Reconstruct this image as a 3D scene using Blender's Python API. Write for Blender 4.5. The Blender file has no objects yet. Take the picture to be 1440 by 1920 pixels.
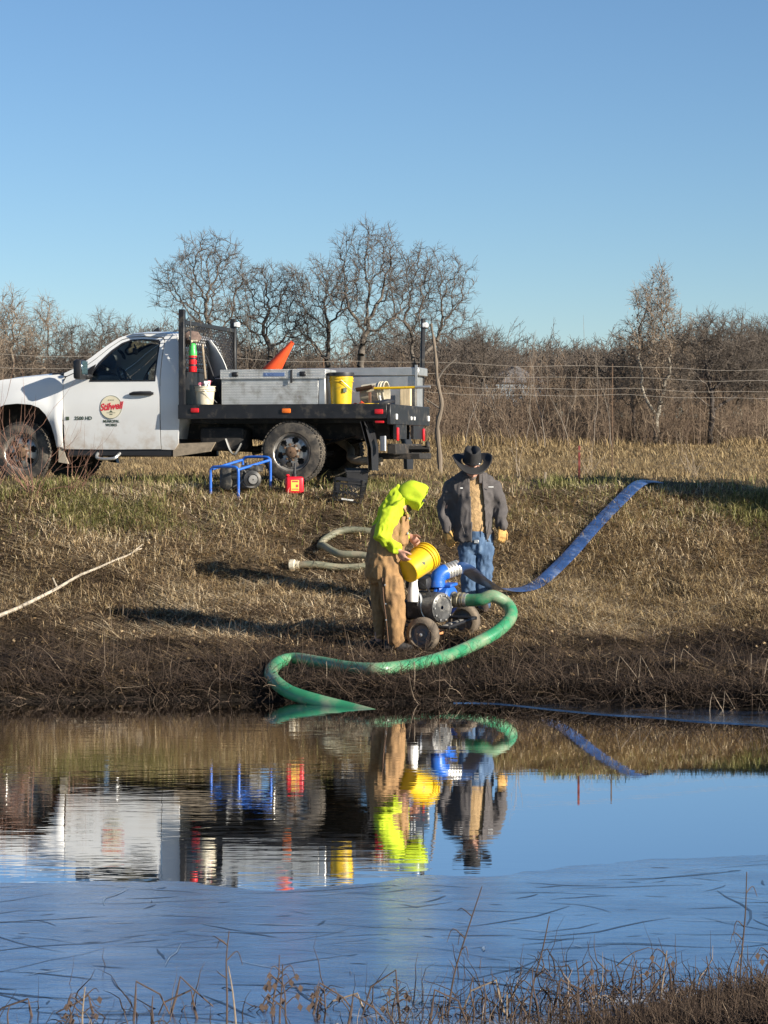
import bpy, bmesh, math, random
import numpy as np
from mathutils import Vector, Matrix, geometry

scene = bpy.context.scene
COL = scene.collection
R = math.radians
rng = np.random.default_rng(11)
random.seed(11)

# ------------------------------------------------------------------ camera
FPX, HOR, ZC = 4271.0, 845.0, 2.26          # focal length in photo pixels, horizon row, eye height above the water
PITCH = math.atan((960 - HOR) / FPX)
cam_d = bpy.data.cameras.new('camera')
cam_d.sensor_fit = 'HORIZONTAL'
cam_d.sensor_width = 36
cam_d.lens = FPX / 1440 * 36
cam_d.clip_start = 0.3
cam_d.clip_end = 3000
cam = bpy.data.objects.new('camera', cam_d)
COL.objects.link(cam)
cam.location = (0, 0, ZC)
cam.rotation_euler = (math.pi / 2 - PITCH, 0, 0)
scene.camera = cam

# ------------------------------------------------------------------ sky and sun
SUN_EL, SUN_AZ = 20.5, 32.0                 # azimuth: from +x turned towards the camera
sdir = Vector((math.cos(R(SUN_EL)) * math.cos(R(SUN_AZ)), -math.cos(R(SUN_EL)) * math.sin(R(SUN_AZ)), math.sin(R(SUN_EL))))
w = bpy.data.worlds.new('World')
scene.world = w
w.use_nodes = True
nt = w.node_tree
nt.nodes.clear()
o_ = nt.nodes.new('ShaderNodeOutputWorld')
b_ = nt.nodes.new('ShaderNodeBackground')
s_ = nt.nodes.new('ShaderNodeTexSky')
s_.sky_type = 'NISHITA'
s_.sun_disc = False
s_.sun_elevation = R(SUN_EL)
s_.sun_rotation = math.atan2(sdir.x, sdir.y)
s_.altitude = 300
s_.air_density = 1.0
s_.dust_density = 0.0
s_.ozone_density = 5.0
b_.inputs['Strength'].default_value = 0.065
nt.links.new(s_.outputs[0], b_.inputs[0])
nt.links.new(b_.outputs[0], o_.inputs[0])
sun_d = bpy.data.lights.new('sun', 'SUN')
sun_d.energy = 5.0
sun_d.angle = R(0.53)
sun_d.color = (1.0, 0.92, 0.79)
sun = bpy.data.objects.new('sun', sun_d)
COL.objects.link(sun)
sun.location = (30, -20, 30)
sun.rotation_euler = sdir.to_track_quat('Z', 'Y').to_euler()
scene.view_settings.view_transform = 'Standard'
scene.view_settings.look = 'None'
scene.view_settings.gamma = 1
scene.view_settings.exposure = 0.97
scene.view_settings.use_curve_mapping = False
try:
    scene.cycles.max_bounces = 6
    scene.cycles.transparent_max_bounces = 12
except Exception:
    pass

# ------------------------------------------------------------------ pixel helpers
def ray(px, py):
    c, s = math.cos(PITCH), math.sin(PITCH)
    u, v = (px - 720) / FPX, (960 - py) / FPX
    return Vector((u, c + v * s, -s + v * c))
def at(px, py, d):
    r = ray(px, py)
    return Vector((0, 0, ZC)) + r * (d / r.y)

# ------------------------------------------------------------------ noise
def _hash(ix, iy, iz, seed):
    h = (ix.astype(np.int64) * 73856093) ^ (iy.astype(np.int64) * 19349663) ^ (iz.astype(np.int64) * 83492791) ^ (seed * 2654435761)
    h = (h ^ (h >> 13)) * 1274126177
    h = h ^ (h >> 16)
    return (h & 0xFFFFFF) / float(0xFFFFFF)
def vnoise(P, seed=0):
    P = np.asarray(P, float)
    if P.shape[1] == 2:
        P = np.column_stack([P, np.zeros(len(P))])
    i = np.floor(P).astype(np.int64)
    f = P - i
    u = f * f * (3 - 2 * f)
    r = 0
    for dx in (0, 1):
        for dy in (0, 1):
            for dz in (0, 1):
                wgt = (u[:, 0] if dx else 1 - u[:, 0]) * (u[:, 1] if dy else 1 - u[:, 1]) * (u[:, 2] if dz else 1 - u[:, 2])
                r = r + wgt * _hash(i[:, 0] + dx, i[:, 1] + dy, i[:, 2] + dz, seed)
    return r * 2 - 1
def fbm(P, seed=0, octv=4):
    P = np.asarray(P, float)
    r, a = 0, 0.5
    for k in range(octv):
        r = r + a * vnoise(P * 2 ** k, seed + k * 7)
        a *= 0.5
    return r
def sstep(a, b, x):
    t = np.clip((x - a) / (b - a), 0, 1)
    return t * t * (3 - 2 * t)

# ------------------------------------------------------------------ the lie of the land (metres above the water)
PROF_Y = [9.6, 10.5, 12, 18, 19.9, 20.45, 20.62, 21.2, 22.96, 24.0, 25.2, 26.2, 27.4, 28.1, 28.7, 29.4, 31, 40, 70, 130, 220, 900]
PROF_Z = [-.25, -.5, -.8, -.7, -.3, -.03, .10, .15, .235, .36, .56, .78, 1.30, 1.58, 1.76, 1.85, 1.86, 1.86, 2.1, 2.62, 5.4, 7.0]
def ground_z(x, y, noise=True):
    x = np.atleast_1d(np.asarray(x, float)); y = np.atleast_1d(np.asarray(y, float))
    low = 1 - sstep(21.0, 24.5, y)
    sh = 0.85 * sstep(0.6, 3.6, x) * low + 0.12 * np.sin(x * 1.3 + 1) * low
    z = np.interp(y + sh, PROF_Y, PROF_Z)
    # the near bank, under the camera
    shore = 8.30 + 1.05 * sstep(0.45, 1.7, x) + 0.1 * np.sin(x * 3.1) + 0.5 * sstep(2, 6, np.abs(x))
    zn = np.interp(y - shore, [-9, -4, -1.0, -.35, 0, .5, 1.2], [.9, .6, .20, .10, .0, -.12, -.3])
    z = np.where(y < 10.8, np.maximum(zn, np.where(y > 9.6, z, -9)), z)
    if noise:
        P = np.column_stack([x, y])
        amp = sstep(20.3, 21.2, y) * (1 - .6 * sstep(40, 80, y))
        z = z + amp * (0.09 * fbm(P * 1.1, 3, 3) + 0.055 * fbm(P * 3.8, 5, 3))
        z = z + np.where(y < 9.6, 0.05 * fbm(P * 3, 8, 2), 0)
        z = z + sstep(40, 130, y) * 0.12 * fbm(P * .12, 9, 2)
    return z
def gz(x, y):
    return float(ground_z(x, y)[0])
def ghit(px, py, lo=20.0, hi=90.0):
    """where the line of sight through a photo pixel meets the ground"""
    r = ray(px, py)
    ds = np.linspace(lo, hi, 1500)
    xs, zs = r.x / r.y * ds, ZC + r.z / r.y * ds
    k = np.argmax(ground_z(xs, ds) >= zs)
    return Vector((xs[k], ds[k], gz(xs[k], ds[k])))

# ------------------------------------------------------------------ mesh builder
def frame_of(t):
    t = Vector(t).normalized()
    a = Vector((0, 0, 1)) if abs(t.z) < .9 else Vector((1, 0, 0))
    u = t.cross(a).normalized()
    return u, t.cross(u).normalized()
class MB:
    def __init__(s):
        s.v, s.f = [], []
    def add(s, vs, fs):
        o = len(s.v)
        s.v += [tuple(q) for q in vs]
        s.f += [tuple(i + o for i in q) for q in fs]
        return s
    def box(s, c, size, rot=None, bev=0.0, seg=1):
        bm = bmesh.new()
        bmesh.ops.create_cube(bm, size=1)
        for q in bm.verts:
            q.co = Vector((q.co.x * size[0], q.co.y * size[1], q.co.z * size[2]))
        if bev > 0:
            bmesh.ops.bevel(bm, geom=bm.edges[:], offset=min(bev, min(size) * .45), segments=seg, affect='EDGES', profile=.5)
        bm.verts.index_update()
        M = (rot if rot is not None else Matrix.Identity(3))
        s.add([M @ q.co + Vector(c) for q in bm.verts], [[q.index for q in fc.verts] for fc in bm.faces])
        bm.free()
        return s
    def span(s, x0, x1, y0, y1, z0, z1, bev=0.0, seg=1):
        return s.box(((x0 + x1) / 2, (y0 + y1) / 2, (z0 + z1) / 2), (abs(x1 - x0), abs(y1 - y0), abs(z1 - z0)), None, bev, seg)
    def tube(s, path, r, n=8, caps=True, flat=None, up=None):
        path = [Vector(q) for q in path]
        m = len(path)
        rs = [r] * m if not hasattr(r, '__len__') else list(r)
        t0 = (path[1] - path[0]).normalized()
        u, w_ = frame_of(t0)
        vs, fs = [], []
        pt = t0
        for i in range(m):
            t = (path[min(i + 1, m - 1)] - path[max(i - 1, 0)]).normalized()
            if up is not None:
                w_ = (Vector(up[i] if hasattr(up[0], '__len__') else up)); w_ = (w_ - t * w_.dot(t)).normalized(); u = w_.cross(t).normalized()
            else:
                ax = pt.cross(t)
                if ax.length > 1e-7:
                    q = Matrix.Rotation(math.atan2(ax.length, pt.dot(t)), 3, ax.normalized())
                    u, w_ = q @ u, q @ w_
            pt = t
            a, b = (1, 1) if flat is None else flat
            for k in range(n):
                an = 2 * math.pi * k / n
                vs.append(path[i] + u * (math.cos(an) * rs[i] * a) + w_ * (math.sin(an) * rs[i] * b))
        for i in range(m - 1):
            for k in range(n):
                a, b = i * n + k, i * n + (k + 1) % n
                fs.append((a, b, b + n, a + n))
        if caps:
            fs.append(tuple(range(n))[::-1]); fs.append(tuple(range((m - 1) * n, m * n)))
        return s.add(vs, fs)
    def lathe(s, prof, c=(0, 0, 0), axis=(0, 0, 1), n=24, caps=True):
        u, w_ = frame_of(axis)
        a = Vector(axis).normalized()
        c = Vector(c)
        vs, fs = [], []
        for (r, h) in prof:
            for k in range(n):
                an = 2 * math.pi * k / n
                vs.append(c + a * h + u * (math.cos(an) * r) + w_ * (math.sin(an) * r))
        for i in range(len(prof) - 1):
            for k in range(n):
                p, q = i * n + k, i * n + (k + 1) % n
                fs.append((p, q, q + n, p + n))
        if caps:
            fs.append(tuple(range(n))[::-1]); fs.append(tuple(range((len(prof) - 1) * n, len(prof) * n)))
        return s.add(vs, fs)
    def rings(s, rings, caps=True):
        """loft through rings given as (centre, vector a, vector b)"""
        n = 20
        vs, fs = [], []
        for (c, a, b) in rings:
            for k in range(n):
                an = 2 * math.pi * k / n
                vs.append(Vector(c) + Vector(a) * math.cos(an) + Vector(b) * math.sin(an))
        for i in range(len(rings) - 1):
            for k in range(n):
                p, q = i * n + k, i * n + (k + 1) % n
                fs.append((p, q, q + n, p + n))
        if caps:
            fs.append(tuple(range(n))[::-1]); fs.append(tuple(range((len(rings) - 1) * n, len(rings) * n)))
        return s.add(vs, fs)
    def grid(s, fn, us, vs_):
        o = [fn(a, b) for a in us for b in vs_]
        m = len(vs_)
        return s.add(o, [(i * m + j, i * m + j + 1, (i + 1) * m + j + 1, (i + 1) * m + j) for i in range(len(us) - 1) for j in range(m - 1)])
    def prism(s, poly, y0, y1, flip=False):
        """polygon in x,z extruded along y"""
        n = len(poly)
        vs = [(p[0], y0, p[1]) for p in poly] + [(p[0], y1, p[1]) for p in poly]
        fs = [tuple(range(n)), tuple(range(n, 2 * n))[::-1]] + [(i, i + n, (i + 1) % n + n, (i + 1) % n) for i in range(n)]
        return s.add(vs, fs)
    def build(s, name, mat, parent=None, smooth=True, ang=38):
        me = bpy.data.meshes.new(name)
        me.from_pydata(s.v, [], s.f)
        bm = bmesh.new(); bm.from_mesh(me)
        bmesh.ops.recalc_face_normals(bm, faces=bm.faces[:])
        bm.to_mesh(me); bm.free()
        return finish(name, me, mat, parent, smooth, ang)
def finish(name, me, mat, parent=None, smooth=True, ang=38):
    if smooth:
        me.shade_smooth()
        me.set_sharp_from_angle(angle=R(ang))
    ob = bpy.data.objects.new(name, me)
    COL.objects.link(ob)
    if mat is not None:
        me.materials.append(mat)
    if parent is not None:
        ob.parent = parent
    return ob
def np_mesh(name, V, F, mat, parent=None, tint=None, smooth=False):
    """big mesh from arrays; F is (n,3) or (n,4)"""
    me = bpy.data.meshes.new(name)
    k = F.shape[1]
    me.vertices.add(len(V)); me.loops.add(F.size); me.polygons.add(len(F))
    me.vertices.foreach_set('co', np.ascontiguousarray(V, np.float32).ravel())
    me.loops.foreach_set('vertex_index', np.ascontiguousarray(F, np.int32).ravel())
    me.polygons.foreach_set('loop_start', np.arange(0, F.size, k, dtype=np.int32))
    if tint is not None:
        a = me.attributes.new('tint', 'FLOAT', 'POINT')
        a.data.foreach_set('value', np.ascontiguousarray(tint, np.float32))
    me.update(calc_edges=True)
    if smooth:
        me.shade_smooth()
    ob = bpy.data.objects.new(name, me)
    COL.objects.link(ob)
    me.materials.append(mat)
    if parent is not None:
        ob.parent = parent
    return ob
def tag(o, label=None, cat=None, group=None, kind=None):
    if label: o['label'] = label
    if cat: o['category'] = cat
    if group: o['group'] = group
    if kind: o['kind'] = kind
    return o
def empty(name, loc=(0, 0, 0), rz=0.0):
    o = bpy.data.objects.new(name, None)
    o.empty_display_size = .1
    COL.objects.link(o)
    o.location = loc
    o.rotation_euler = (0, 0, rz)
    return o
def copy_tree(o, parent=None):
    c = o.copy(); COL.objects.link(c); c.parent = parent
    for ch in list(o.children):
        copy_tree(ch, c)
    return c
def bez(pts, n=8):
    """Catmull-Rom through points"""
    P = [Vector(p) for p in pts]
    P = [P[0] * 2 - P[1]] + P + [P[-1] * 2 - P[-2]]
    out = []
    for i in range(1, len(P) - 2):
        for k in range(n):
            t = k / n
            a, b, c, d = P[i - 1], P[i], P[i + 1], P[i + 2]
            out.append(.5 * ((2 * b) + (c - a) * t + (2 * a - 5 * b + 4 * c - d) * t * t + (3 * b - a - 3 * c + d) * t ** 3))
    out.append(P[-2])
    return out

# ------------------------------------------------------------------ materials
def N(nt, typ, **kw):
    n = nt.nodes.new(typ)
    for k, v in kw.items():
        if k.startswith('i_'):
            n.inputs[k[2:].replace('_', ' ')].default_value = v
        else:
            setattr(n, k, v)
    return n
def mk(name, col, rough=.6, metal=0.0, var=.12, vscale=6.0, bump=0.0, bscale=40.0, spec=.5, dirt=None, dirt_z=None, stretch=None):
    """principled surface with noise in colour and relief; dirt = (colour, amount, scale); dirt_z = (z low, z high) splash height"""
    m = bpy.data.materials.new(name)
    m.use_nodes = True
    t = m.node_tree
    p = t.nodes['Principled BSDF']
    p.inputs['Roughness'].default_value = rough
    p.inputs['Metallic'].default_value = metal
    p.inputs['Specular IOR Level'].default_value = spec
    L = t.links.new
    tc = N(t, 'ShaderNodeTexCoord')
    src = tc.outputs['Object']
    if stretch:
        mp = N(t, 'ShaderNodeMapping'); mp.inputs['Scale'].default_value = stretch
        L(src, mp.inputs['Vector']); src = mp.outputs[0]
    nz = N(t, 'ShaderNodeTexNoise', i_Scale=vscale, i_Detail=5.0, i_Roughness=.6)
    L(src, nz.inputs['Vector'])
    mix = N(t, 'ShaderNodeMix', data_type='RGBA', blend_type='MULTIPLY')
    mix.inputs[0].default_value = 1
    mix.inputs[6].default_value = (*col, 1)
    rmp = N(t, 'ShaderNodeMapRange')
    rmp.inputs[1].default_value = .25; rmp.inputs[2].default_value = .75
    rmp.inputs[3].default_value = 1 - var * 1.6; rmp.inputs[4].default_value = 1 + var
    L(nz.outputs[0], rmp.inputs[0])
    L(rmp.outputs[0], mix.inputs[7])
    out = mix.outputs[2]
    if dirt:
        dn = N(t, 'ShaderNodeTexNoise', i_Scale=dirt[2], i_Detail=6.0, i_Roughness=.65)
        L(tc.outputs['Object'], dn.inputs['Vector'])
        dr = N(t, 'ShaderNodeMapRange')
        dr.inputs[1].default_value = .62 - dirt[1] * .4; dr.inputs[2].default_value = .8 - dirt[1] * .2
        L(dn.outputs[0], dr.inputs[0])
        fac = dr.outputs[0]
        if dirt_z:
            sx = N(t, 'ShaderNodeSeparateXYZ'); L(tc.outputs['Object'], sx.inputs[0])
            zr = N(t, 'ShaderNodeMapRange')
            zr.inputs[1].default_value = dirt_z[1]; zr.inputs[2].default_value = dirt_z[0]
            L(sx.outputs[2], zr.inputs[0])
            mu = N(t, 'ShaderNodeMath', operation='MULTIPLY'); L(fac, mu.inputs[0]); L(zr.outputs[0], mu.inputs[1])
            fac = mu.outputs[0]
        dm = N(t, 'ShaderNodeMix', data_type='RGBA')
        dm.inputs[7].default_value = (*dirt[0], 1)
        L(fac, dm.inputs[0]); L(out, dm.inputs[6])
        out = dm.outputs[2]
    L(out, p.inputs['Base Color'])
    rr = N(t, 'ShaderNodeMapRange')
    rr.inputs[3].default_value = max(rough - .12, .03); rr.inputs[4].default_value = min(rough + .12, 1)
    L(nz.outputs[0], rr.inputs[0]); L(rr.outputs[0], p.inputs['Roughness'])
    if bump:
        bn = N(t, 'ShaderNodeTexNoise', i_Scale=bscale, i_Detail=4.0)
        L(src, bn.inputs['Vector'])
        bp = N(t, 'ShaderNodeBump', i_Strength=min(bump, 1.0), i_Distance=.01)
        L(bn.outputs[0], bp.inputs['Height']); L(bp.outputs[0], p.inputs['Normal'])
    return m
def mk_tint(name, stops, rough=.85, transl=0.0):
    """colour from the per-blade 'tint' value through a ramp"""
    m = bpy.data.materials.new(name)
    m.use_nodes = True
    t = m.node_tree
    p = t.nodes['Principled BSDF']
    p.inputs['Roughness'].default_value = rough
    p.inputs['Specular IOR Level'].default_value = .25
    a = N(t, 'ShaderNodeAttribute', attribute_name='tint')
    cr = N(t, 'ShaderNodeValToRGB')
    e = cr.color_ramp.elements
    e[0].position, e[0].color = stops[0][0], (*stops[0][1], 1)
    e[1].position, e[1].color = stops[-1][0], (*stops[-1][1], 1)
    for q in stops[1:-1]:
        n = e.new(q[0]); n.color = (*q[1], 1)
    t.links.new(a.outputs['Fac'], cr.inputs[0])
    t.links.new(cr.outputs[0], p.inputs['Base Color'])
    if transl:
        tr = N(t, 'ShaderNodeBsdfTranslucent'); ms = N(t, 'ShaderNodeMixShader'); ms.inputs[0].default_value = transl
        t.links.new(cr.outputs[0], tr.inputs[0]); t.links.new(p.outputs[0], ms.inputs[1]); t.links.new(tr.outputs[0], ms.inputs[2])
        t.links.new(ms.outputs[0], t.nodes['Material Output'].inputs[0])
    return m
# ================================================================== GROUND
def mat_ground():
    m = bpy.data.materials.new('soil_and_litter')
    m.use_nodes = True
    t = m.node_tree; L = t.links.new
    p = t.nodes['Principled BSDF']
    p.inputs['Roughness'].default_value = .95
    p.inputs['Specular IOR Level'].default_value = .15
    tc = N(t, 'ShaderNodeTexCoord')
    n1 = N(t, 'ShaderNodeTexNoise', i_Scale=1.3, i_Detail=6.0, i_Roughness=.65)
    n2 = N(t, 'ShaderNodeTexNoise', i_Scale=28.0, i_Detail=5.0, i_Roughness=.7)
    L(tc.outputs['Object'], n1.inputs['Vector']); L(tc.outputs['Object'], n2.inputs['Vector'])
    c1 = N(t, 'ShaderNodeValToRGB')
    c1.color_ramp.elements[0].position = .3; c1.color_ramp.elements[0].color = (.035, .025, .017, 1)
    c1.color_ramp.elements[1].position = .72; c1.color_ramp.elements[1].color = (.17, .122, .075, 1)
    L(n2.outputs[0], c1.inputs[0])
    c2 = N(t, 'ShaderNodeValToRGB')
    c2.color_ramp.elements[0].position = .35; c2.color_ramp.elements[0].color = (.13, .095, .055, 1)
    c2.color_ramp.elements[1].position = .7; c2.color_ramp.elements[1].color = (.27, .20, .11, 1)
    L(n1.outputs[0], c2.inputs[0])
    sx = N(t, 'ShaderNodeSeparateXYZ'); L(tc.outputs['Object'], sx.inputs[0])
    mr = N(t, 'ShaderNodeMapRange'); mr.inputs[1].default_value = 27.5; mr.inputs[2].default_value = 34
    L(sx.outputs[1], mr.inputs[0])
    mx = N(t, 'ShaderNodeMix', data_type='RGBA')
    L(mr.outputs[0], mx.inputs[0]); L(c1.outputs[0], mx.inputs[6]); L(c2.outputs[0], mx.inputs[7])
    # wet mud by the water
    wr = N(t, 'ShaderNodeMapRange'); wr.inputs[1].default_value = .16; wr.inputs[2].default_value = .04
    L(sx.outputs[2], wr.inputs[0])
    mw = N(t, 'ShaderNodeMix', data_type='RGBA'); mw.inputs[7].default_value = (.022, .017, .013, 1)
    L(wr.outputs[0], mw.inputs[0]); L(mx.outputs[2], mw.inputs[6])
    L(mw.outputs[2], p.inputs['Base Color'])
    rr = N(t, 'ShaderNodeMapRange'); rr.inputs[3].default_value = .95; rr.inputs[4].default_value = .55
    L(wr.outputs[0], rr.inputs[0]); L(rr.outputs[0], p.inputs['Roughness'])
    bp = N(t, 'ShaderNodeBump', i_Strength=.8, i_Distance=.03)
    L(n2.outputs[0], bp.inputs['Height']); L(bp.outputs[0], p.inputs['Normal'])
    return m
def geo(a, b, n, g):
    t = np.linspace(0, 1, n)
    return a + (b - a) * (np.exp(g * t) - 1) / (math.exp(g) - 1)
gx = np.unique(np.concatenate([np.linspace(-8, 8, 215), geo(8, 500, 40, 5), -geo(8, 500, 40, 5)]))
gy = np.unique(np.concatenate([np.linspace(-6, 8, 15), np.linspace(8, 10.5, 36), np.linspace(10.8, 19.8, 12), np.linspace(20, 30.5, 170), geo(30.5, 900, 110, 5)]))
GX, GY = np.meshgrid(gx, gy)
GZ = ground_z(GX.ravel(), GY.ravel())
GV = np.column_stack([GX.ravel(), GY.ravel(), GZ])
nx, ny = len(gx), len(gy)
ii, jj = np.meshgrid(np.arange(ny - 1), np.arange(nx - 1), indexing='ij')
a_ = (ii * nx + jj).ravel()
GF = np.column_stack([a_, a_ + 1, a_ + nx + 1, a_ + nx])
ground = np_mesh('ground', GV, GF, mat_ground(), smooth=True)
tag(ground, kind='structure')

# ================================================================== WATER
def mat_water():
    m = bpy.data.materials.new('pond_water')
    m.use_nodes = True
    t = m.node_tree; L = t.links.new
    p = t.nodes['Principled BSDF']
    p.inputs['Base Color'].default_value = (.012, .010, .007, 1)
    p.inputs['Roughness'].default_value = .015
    p.inputs['IOR'].default_value = 1.33
    tc = N(t, 'ShaderNodeTexCoord')
    mp = N(t, 'ShaderNodeMapping'); mp.inputs['Scale'].default_value = (.55, 3.2, 1)
    L(tc.outputs['Object'], mp.inputs['Vector'])
    n1 = N(t, 'ShaderNodeTexNoise', i_Scale=2.2, i_Detail=3.0, i_Roughness=.55)
    L(mp.outputs[0], n1.inputs['Vector'])
    mp2 = N(t, 'ShaderNodeMapping'); mp2.inputs['Scale'].default_value = (1.2, 6, 1)
    L(tc.outputs['Object'], mp2.inputs['Vector'])
    n2 = N(t, 'ShaderNodeTexNoise', i_Scale=3.0, i_Detail=2.0)
    L(mp2.outputs[0], n2.inputs['Vector'])
    # ripples run out from where the hose enters, to the left
    sx = N(t, 'ShaderNodeSeparateXYZ'); L(tc.outputs['Object'], sx.inputs[0])
    mr = N(t, 'ShaderNodeMapRange'); mr.inputs[1].default_value = 1.2; mr.inputs[2].default_value = -.6
    mr.inputs[3].default_value = .12; mr.inputs[4].default_value = 1.0
    L(sx.outputs[0], mr.inputs[0])
    ad = N(t, 'ShaderNodeMath', operation='MULTIPLY_ADD'); ad.inputs[1].default_value = .35
    L(n2.outputs[0], ad.inputs[0]); L(n1.outputs[0], ad.inputs[2])
    st = N(t, 'ShaderNodeMath', operation='MULTIPLY'); st.inputs[1].default_value = .019
    L(mr.outputs[0], st.inputs[0])
    bp = N(t, 'ShaderNodeBump', i_Distance=.05)
    L(ad.outputs[0], bp.inputs['Height']); L(st.outputs[0], bp.inputs['Strength'])
    L(bp.outputs[0], p.inputs['Normal'])
    # still dark water: mirror-like at these low angles, clear from above
    lw = N(t, 'ShaderNodeLayerWeight'); lw.inputs['Blend'].default_value = .5
    pw = N(t, 'ShaderNodeMath', operation='POWER'); pw.inputs[1].default_value = 1.3
    L(lw.outputs['Facing'], pw.inputs[0])
    gl = N(t, 'ShaderNodeBsdfGlossy'); gl.inputs['Roughness'].default_value = .012; gl.inputs['Color'].default_value = (.97, .98, 1, 1)
    L(bp.outputs[0], gl.inputs['Normal'])
    ms = N(t, 'ShaderNodeMixShader')
    L(pw.outputs[0], ms.inputs[0]); L(p.outputs[0], ms.inputs[1]); L(gl.outputs[0], ms.inputs[2])
    L(ms.outputs[0], t.nodes['Material Output'].inputs[0])
    return m
mb = MB()
mb.add([(-60, 7, 0), (60, 7, 0), (60, 21.5, 0), (-60, 21.5, 0)], [(0, 1, 2, 3)])
tag(mb.build('water', mat_water(), smooth=False), kind='structure')

def mat_ice(dark=False):
    m = bpy.data.materials.new('thin_ice')
    m.use_nodes = True
    t = m.node_tree; L = t.links.new
    p = t.nodes['Principled BSDF']
    p.inputs['IOR'].default_value = 1.5
    tc = N(t, 'ShaderNodeTexCoord')
    mp = N(t, 'ShaderNodeMapping'); mp.inputs['Scale'].default_value = (.45, 1.7, 1)
    mp.inputs['Rotation'].default_value = (0, 0, .12)
    L(tc.outputs['Object'], mp.inputs['Vector'])
    n1 = N(t, 'ShaderNodeTexNoise', i_Scale=2.0, i_Detail=8.0, i_Roughness=.62)
    L(mp.outputs[0], n1.inputs['Vector'])
    n2 = N(t, 'ShaderNodeTexNoise', i_Scale=9.0, i_Detail=6.0, i_Roughness=.7)
    L(mp.outputs[0], n2.inputs['Vector'])
    # long thin cracks and needle lines
    mpc = N(t, 'ShaderNodeMapping'); mpc.inputs['Scale'].default_value = (.8, 2.0, 1); mpc.inputs['Rotation'].default_value = (0, 0, -.1)
    L(tc.outputs['Object'], mpc.inputs['Vector'])
    vo = N(t, 'ShaderNodeTexNoise', i_Scale=1.7, i_Detail=3.0, i_Roughness=.5)
    L(mpc.outputs[0], vo.inputs['Vector'])
    va = N(t, 'ShaderNodeMath', operation='SUBTRACT'); va.inputs[1].default_value = .5; L(vo.outputs[0], va.inputs[0])
    vb = N(t, 'ShaderNodeMath', operation='ABSOLUTE'); L(va.outputs[0], vb.inputs[0])
    ck = N(t, 'ShaderNodeMapRange'); ck.inputs[1].default_value = .0; ck.inputs[2].default_value = .028
    L(vb.outputs[0], ck.inputs[0])
    gate = N(t, 'ShaderNodeMapRange'); gate.inputs[1].default_value = .52; gate.inputs[2].default_value = .60
    L(n1.outputs[0], gate.inputs[0])
    ckm = N(t, 'ShaderNodeMath', operation='MAXIMUM'); L(ck.outputs[0], ckm.inputs[0]); ckm.inputs[1].default_value = 1.0
    # frozen skin: grey blue, milky in places
    cr = N(t, 'ShaderNodeValToRGB')
    cr.color_ramp.elements[0].position = .32; cr.color_ramp.elements[0].color = (.010, .028, .085, 1)
    cr.color_ramp.elements[1].position = .75; cr.color_ramp.elements[1].color = (.10, .18, .32, 1)
    L(n2.outputs[0], cr.inputs[0])
    # frost and blown snow towards the near bank
    sx = N(t, 'ShaderNodeSeparateXYZ'); L(tc.outputs['Object'], sx.inputs[0])
    ns = N(t, 'ShaderNodeMath', operation='MULTIPLY_ADD'); ns.inputs[1].default_value = 2.2
    L(n1.outputs[0], ns.inputs[0])
    sx2 = N(t, 'ShaderNodeMath', operation='MULTIPLY_ADD'); sx2.inputs[1].default_value = -.5
    L(sx.outputs[0], sx2.inputs[0]); L(sx.outputs[1], sx2.inputs[2])
    neg = N(t, 'ShaderNodeMath', operation='MULTIPLY'); neg.inputs[1].default_value = -1.0
    L(sx2.outputs[0], neg.inputs[0]); L(neg.outputs[0], ns.inputs[2])
    fr = N(t, 'ShaderNodeMapRange'); fr.inputs[1].default_value = -7.80; fr.inputs[2].default_value = -7.30
    L(ns.outputs[0], fr.inputs[0])
    mx = N(t, 'ShaderNodeMix', data_type='RGBA'); mx.inputs[7].default_value = (.72, .75, .78, 1)
    L(fr.outputs[0], mx.inputs[0]); L(cr.outputs[0], mx.inputs[6])
    mc = N(t, 'ShaderNodeMix', data_type='RGBA'); mc.inputs[6].default_value = (.012, .016, .028, 1)
    L(ckm.outputs[0], mc.inputs[0]); L(mx.outputs[2], mc.inputs[7])
    L(mc.outputs[2], p.inputs['Base Color'])
    rr = N(t, 'ShaderNodeMapRange'); rr.inputs[1].default_value = .3; rr.inputs[2].default_value = .7
    rr.inputs[3].default_value = .04; rr.inputs[4].default_value = .17
    L(n2.outputs[0], rr.inputs[0])
    r2 = N(t, 'ShaderNodeMath', operation='MULTIPLY_ADD'); r2.inputs[1].default_value = .5
    L(fr.outputs[0], r2.inputs[0]); L(rr.outputs[0], r2.inputs[2])
    L(r2.outputs[0], p.inputs['Roughness'])
    sm = N(t, 'ShaderNodeMath', operation='MULTIPLY_ADD'); sm.inputs[1].default_value = .35
    L(ckm.outputs[0], sm.inputs[0]); L(n2.outputs[0], sm.inputs[2])
    bp = N(t, 'ShaderNodeBump', i_Strength=.12, i_Distance=.02)
    L(sm.outputs[0], bp.inputs['Height']); L(bp.outputs[0], p.inputs['Normal'])
    # wet film on the ice
    lw = N(t, 'ShaderNodeLayerWeight'); lw.inputs['Blend'].default_value = .5
    pw = N(t, 'ShaderNodeMath', operation='POWER'); pw.inputs[1].default_value = 3.0; L(lw.outputs['Facing'], pw.inputs[0])
    gr = N(t, 'ShaderNodeMapRange'); gr.inputs[1].default_value = .40; gr.inputs[2].default_value = .58; gr.inputs[3].default_value = 1.25; gr.inputs[4].default_value = .60; L(n1.outputs[0], gr.inputs[0])
    # the skin is thinner and wetter towards the open water
    th = N(t, 'ShaderNodeMapRange'); th.inputs[1].default_value = 10.0; th.inputs[2].default_value = 12.6; th.inputs[3].default_value = 0.0; th.inputs[4].default_value = .55; L(sx.outputs[1], th.inputs[0])
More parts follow.
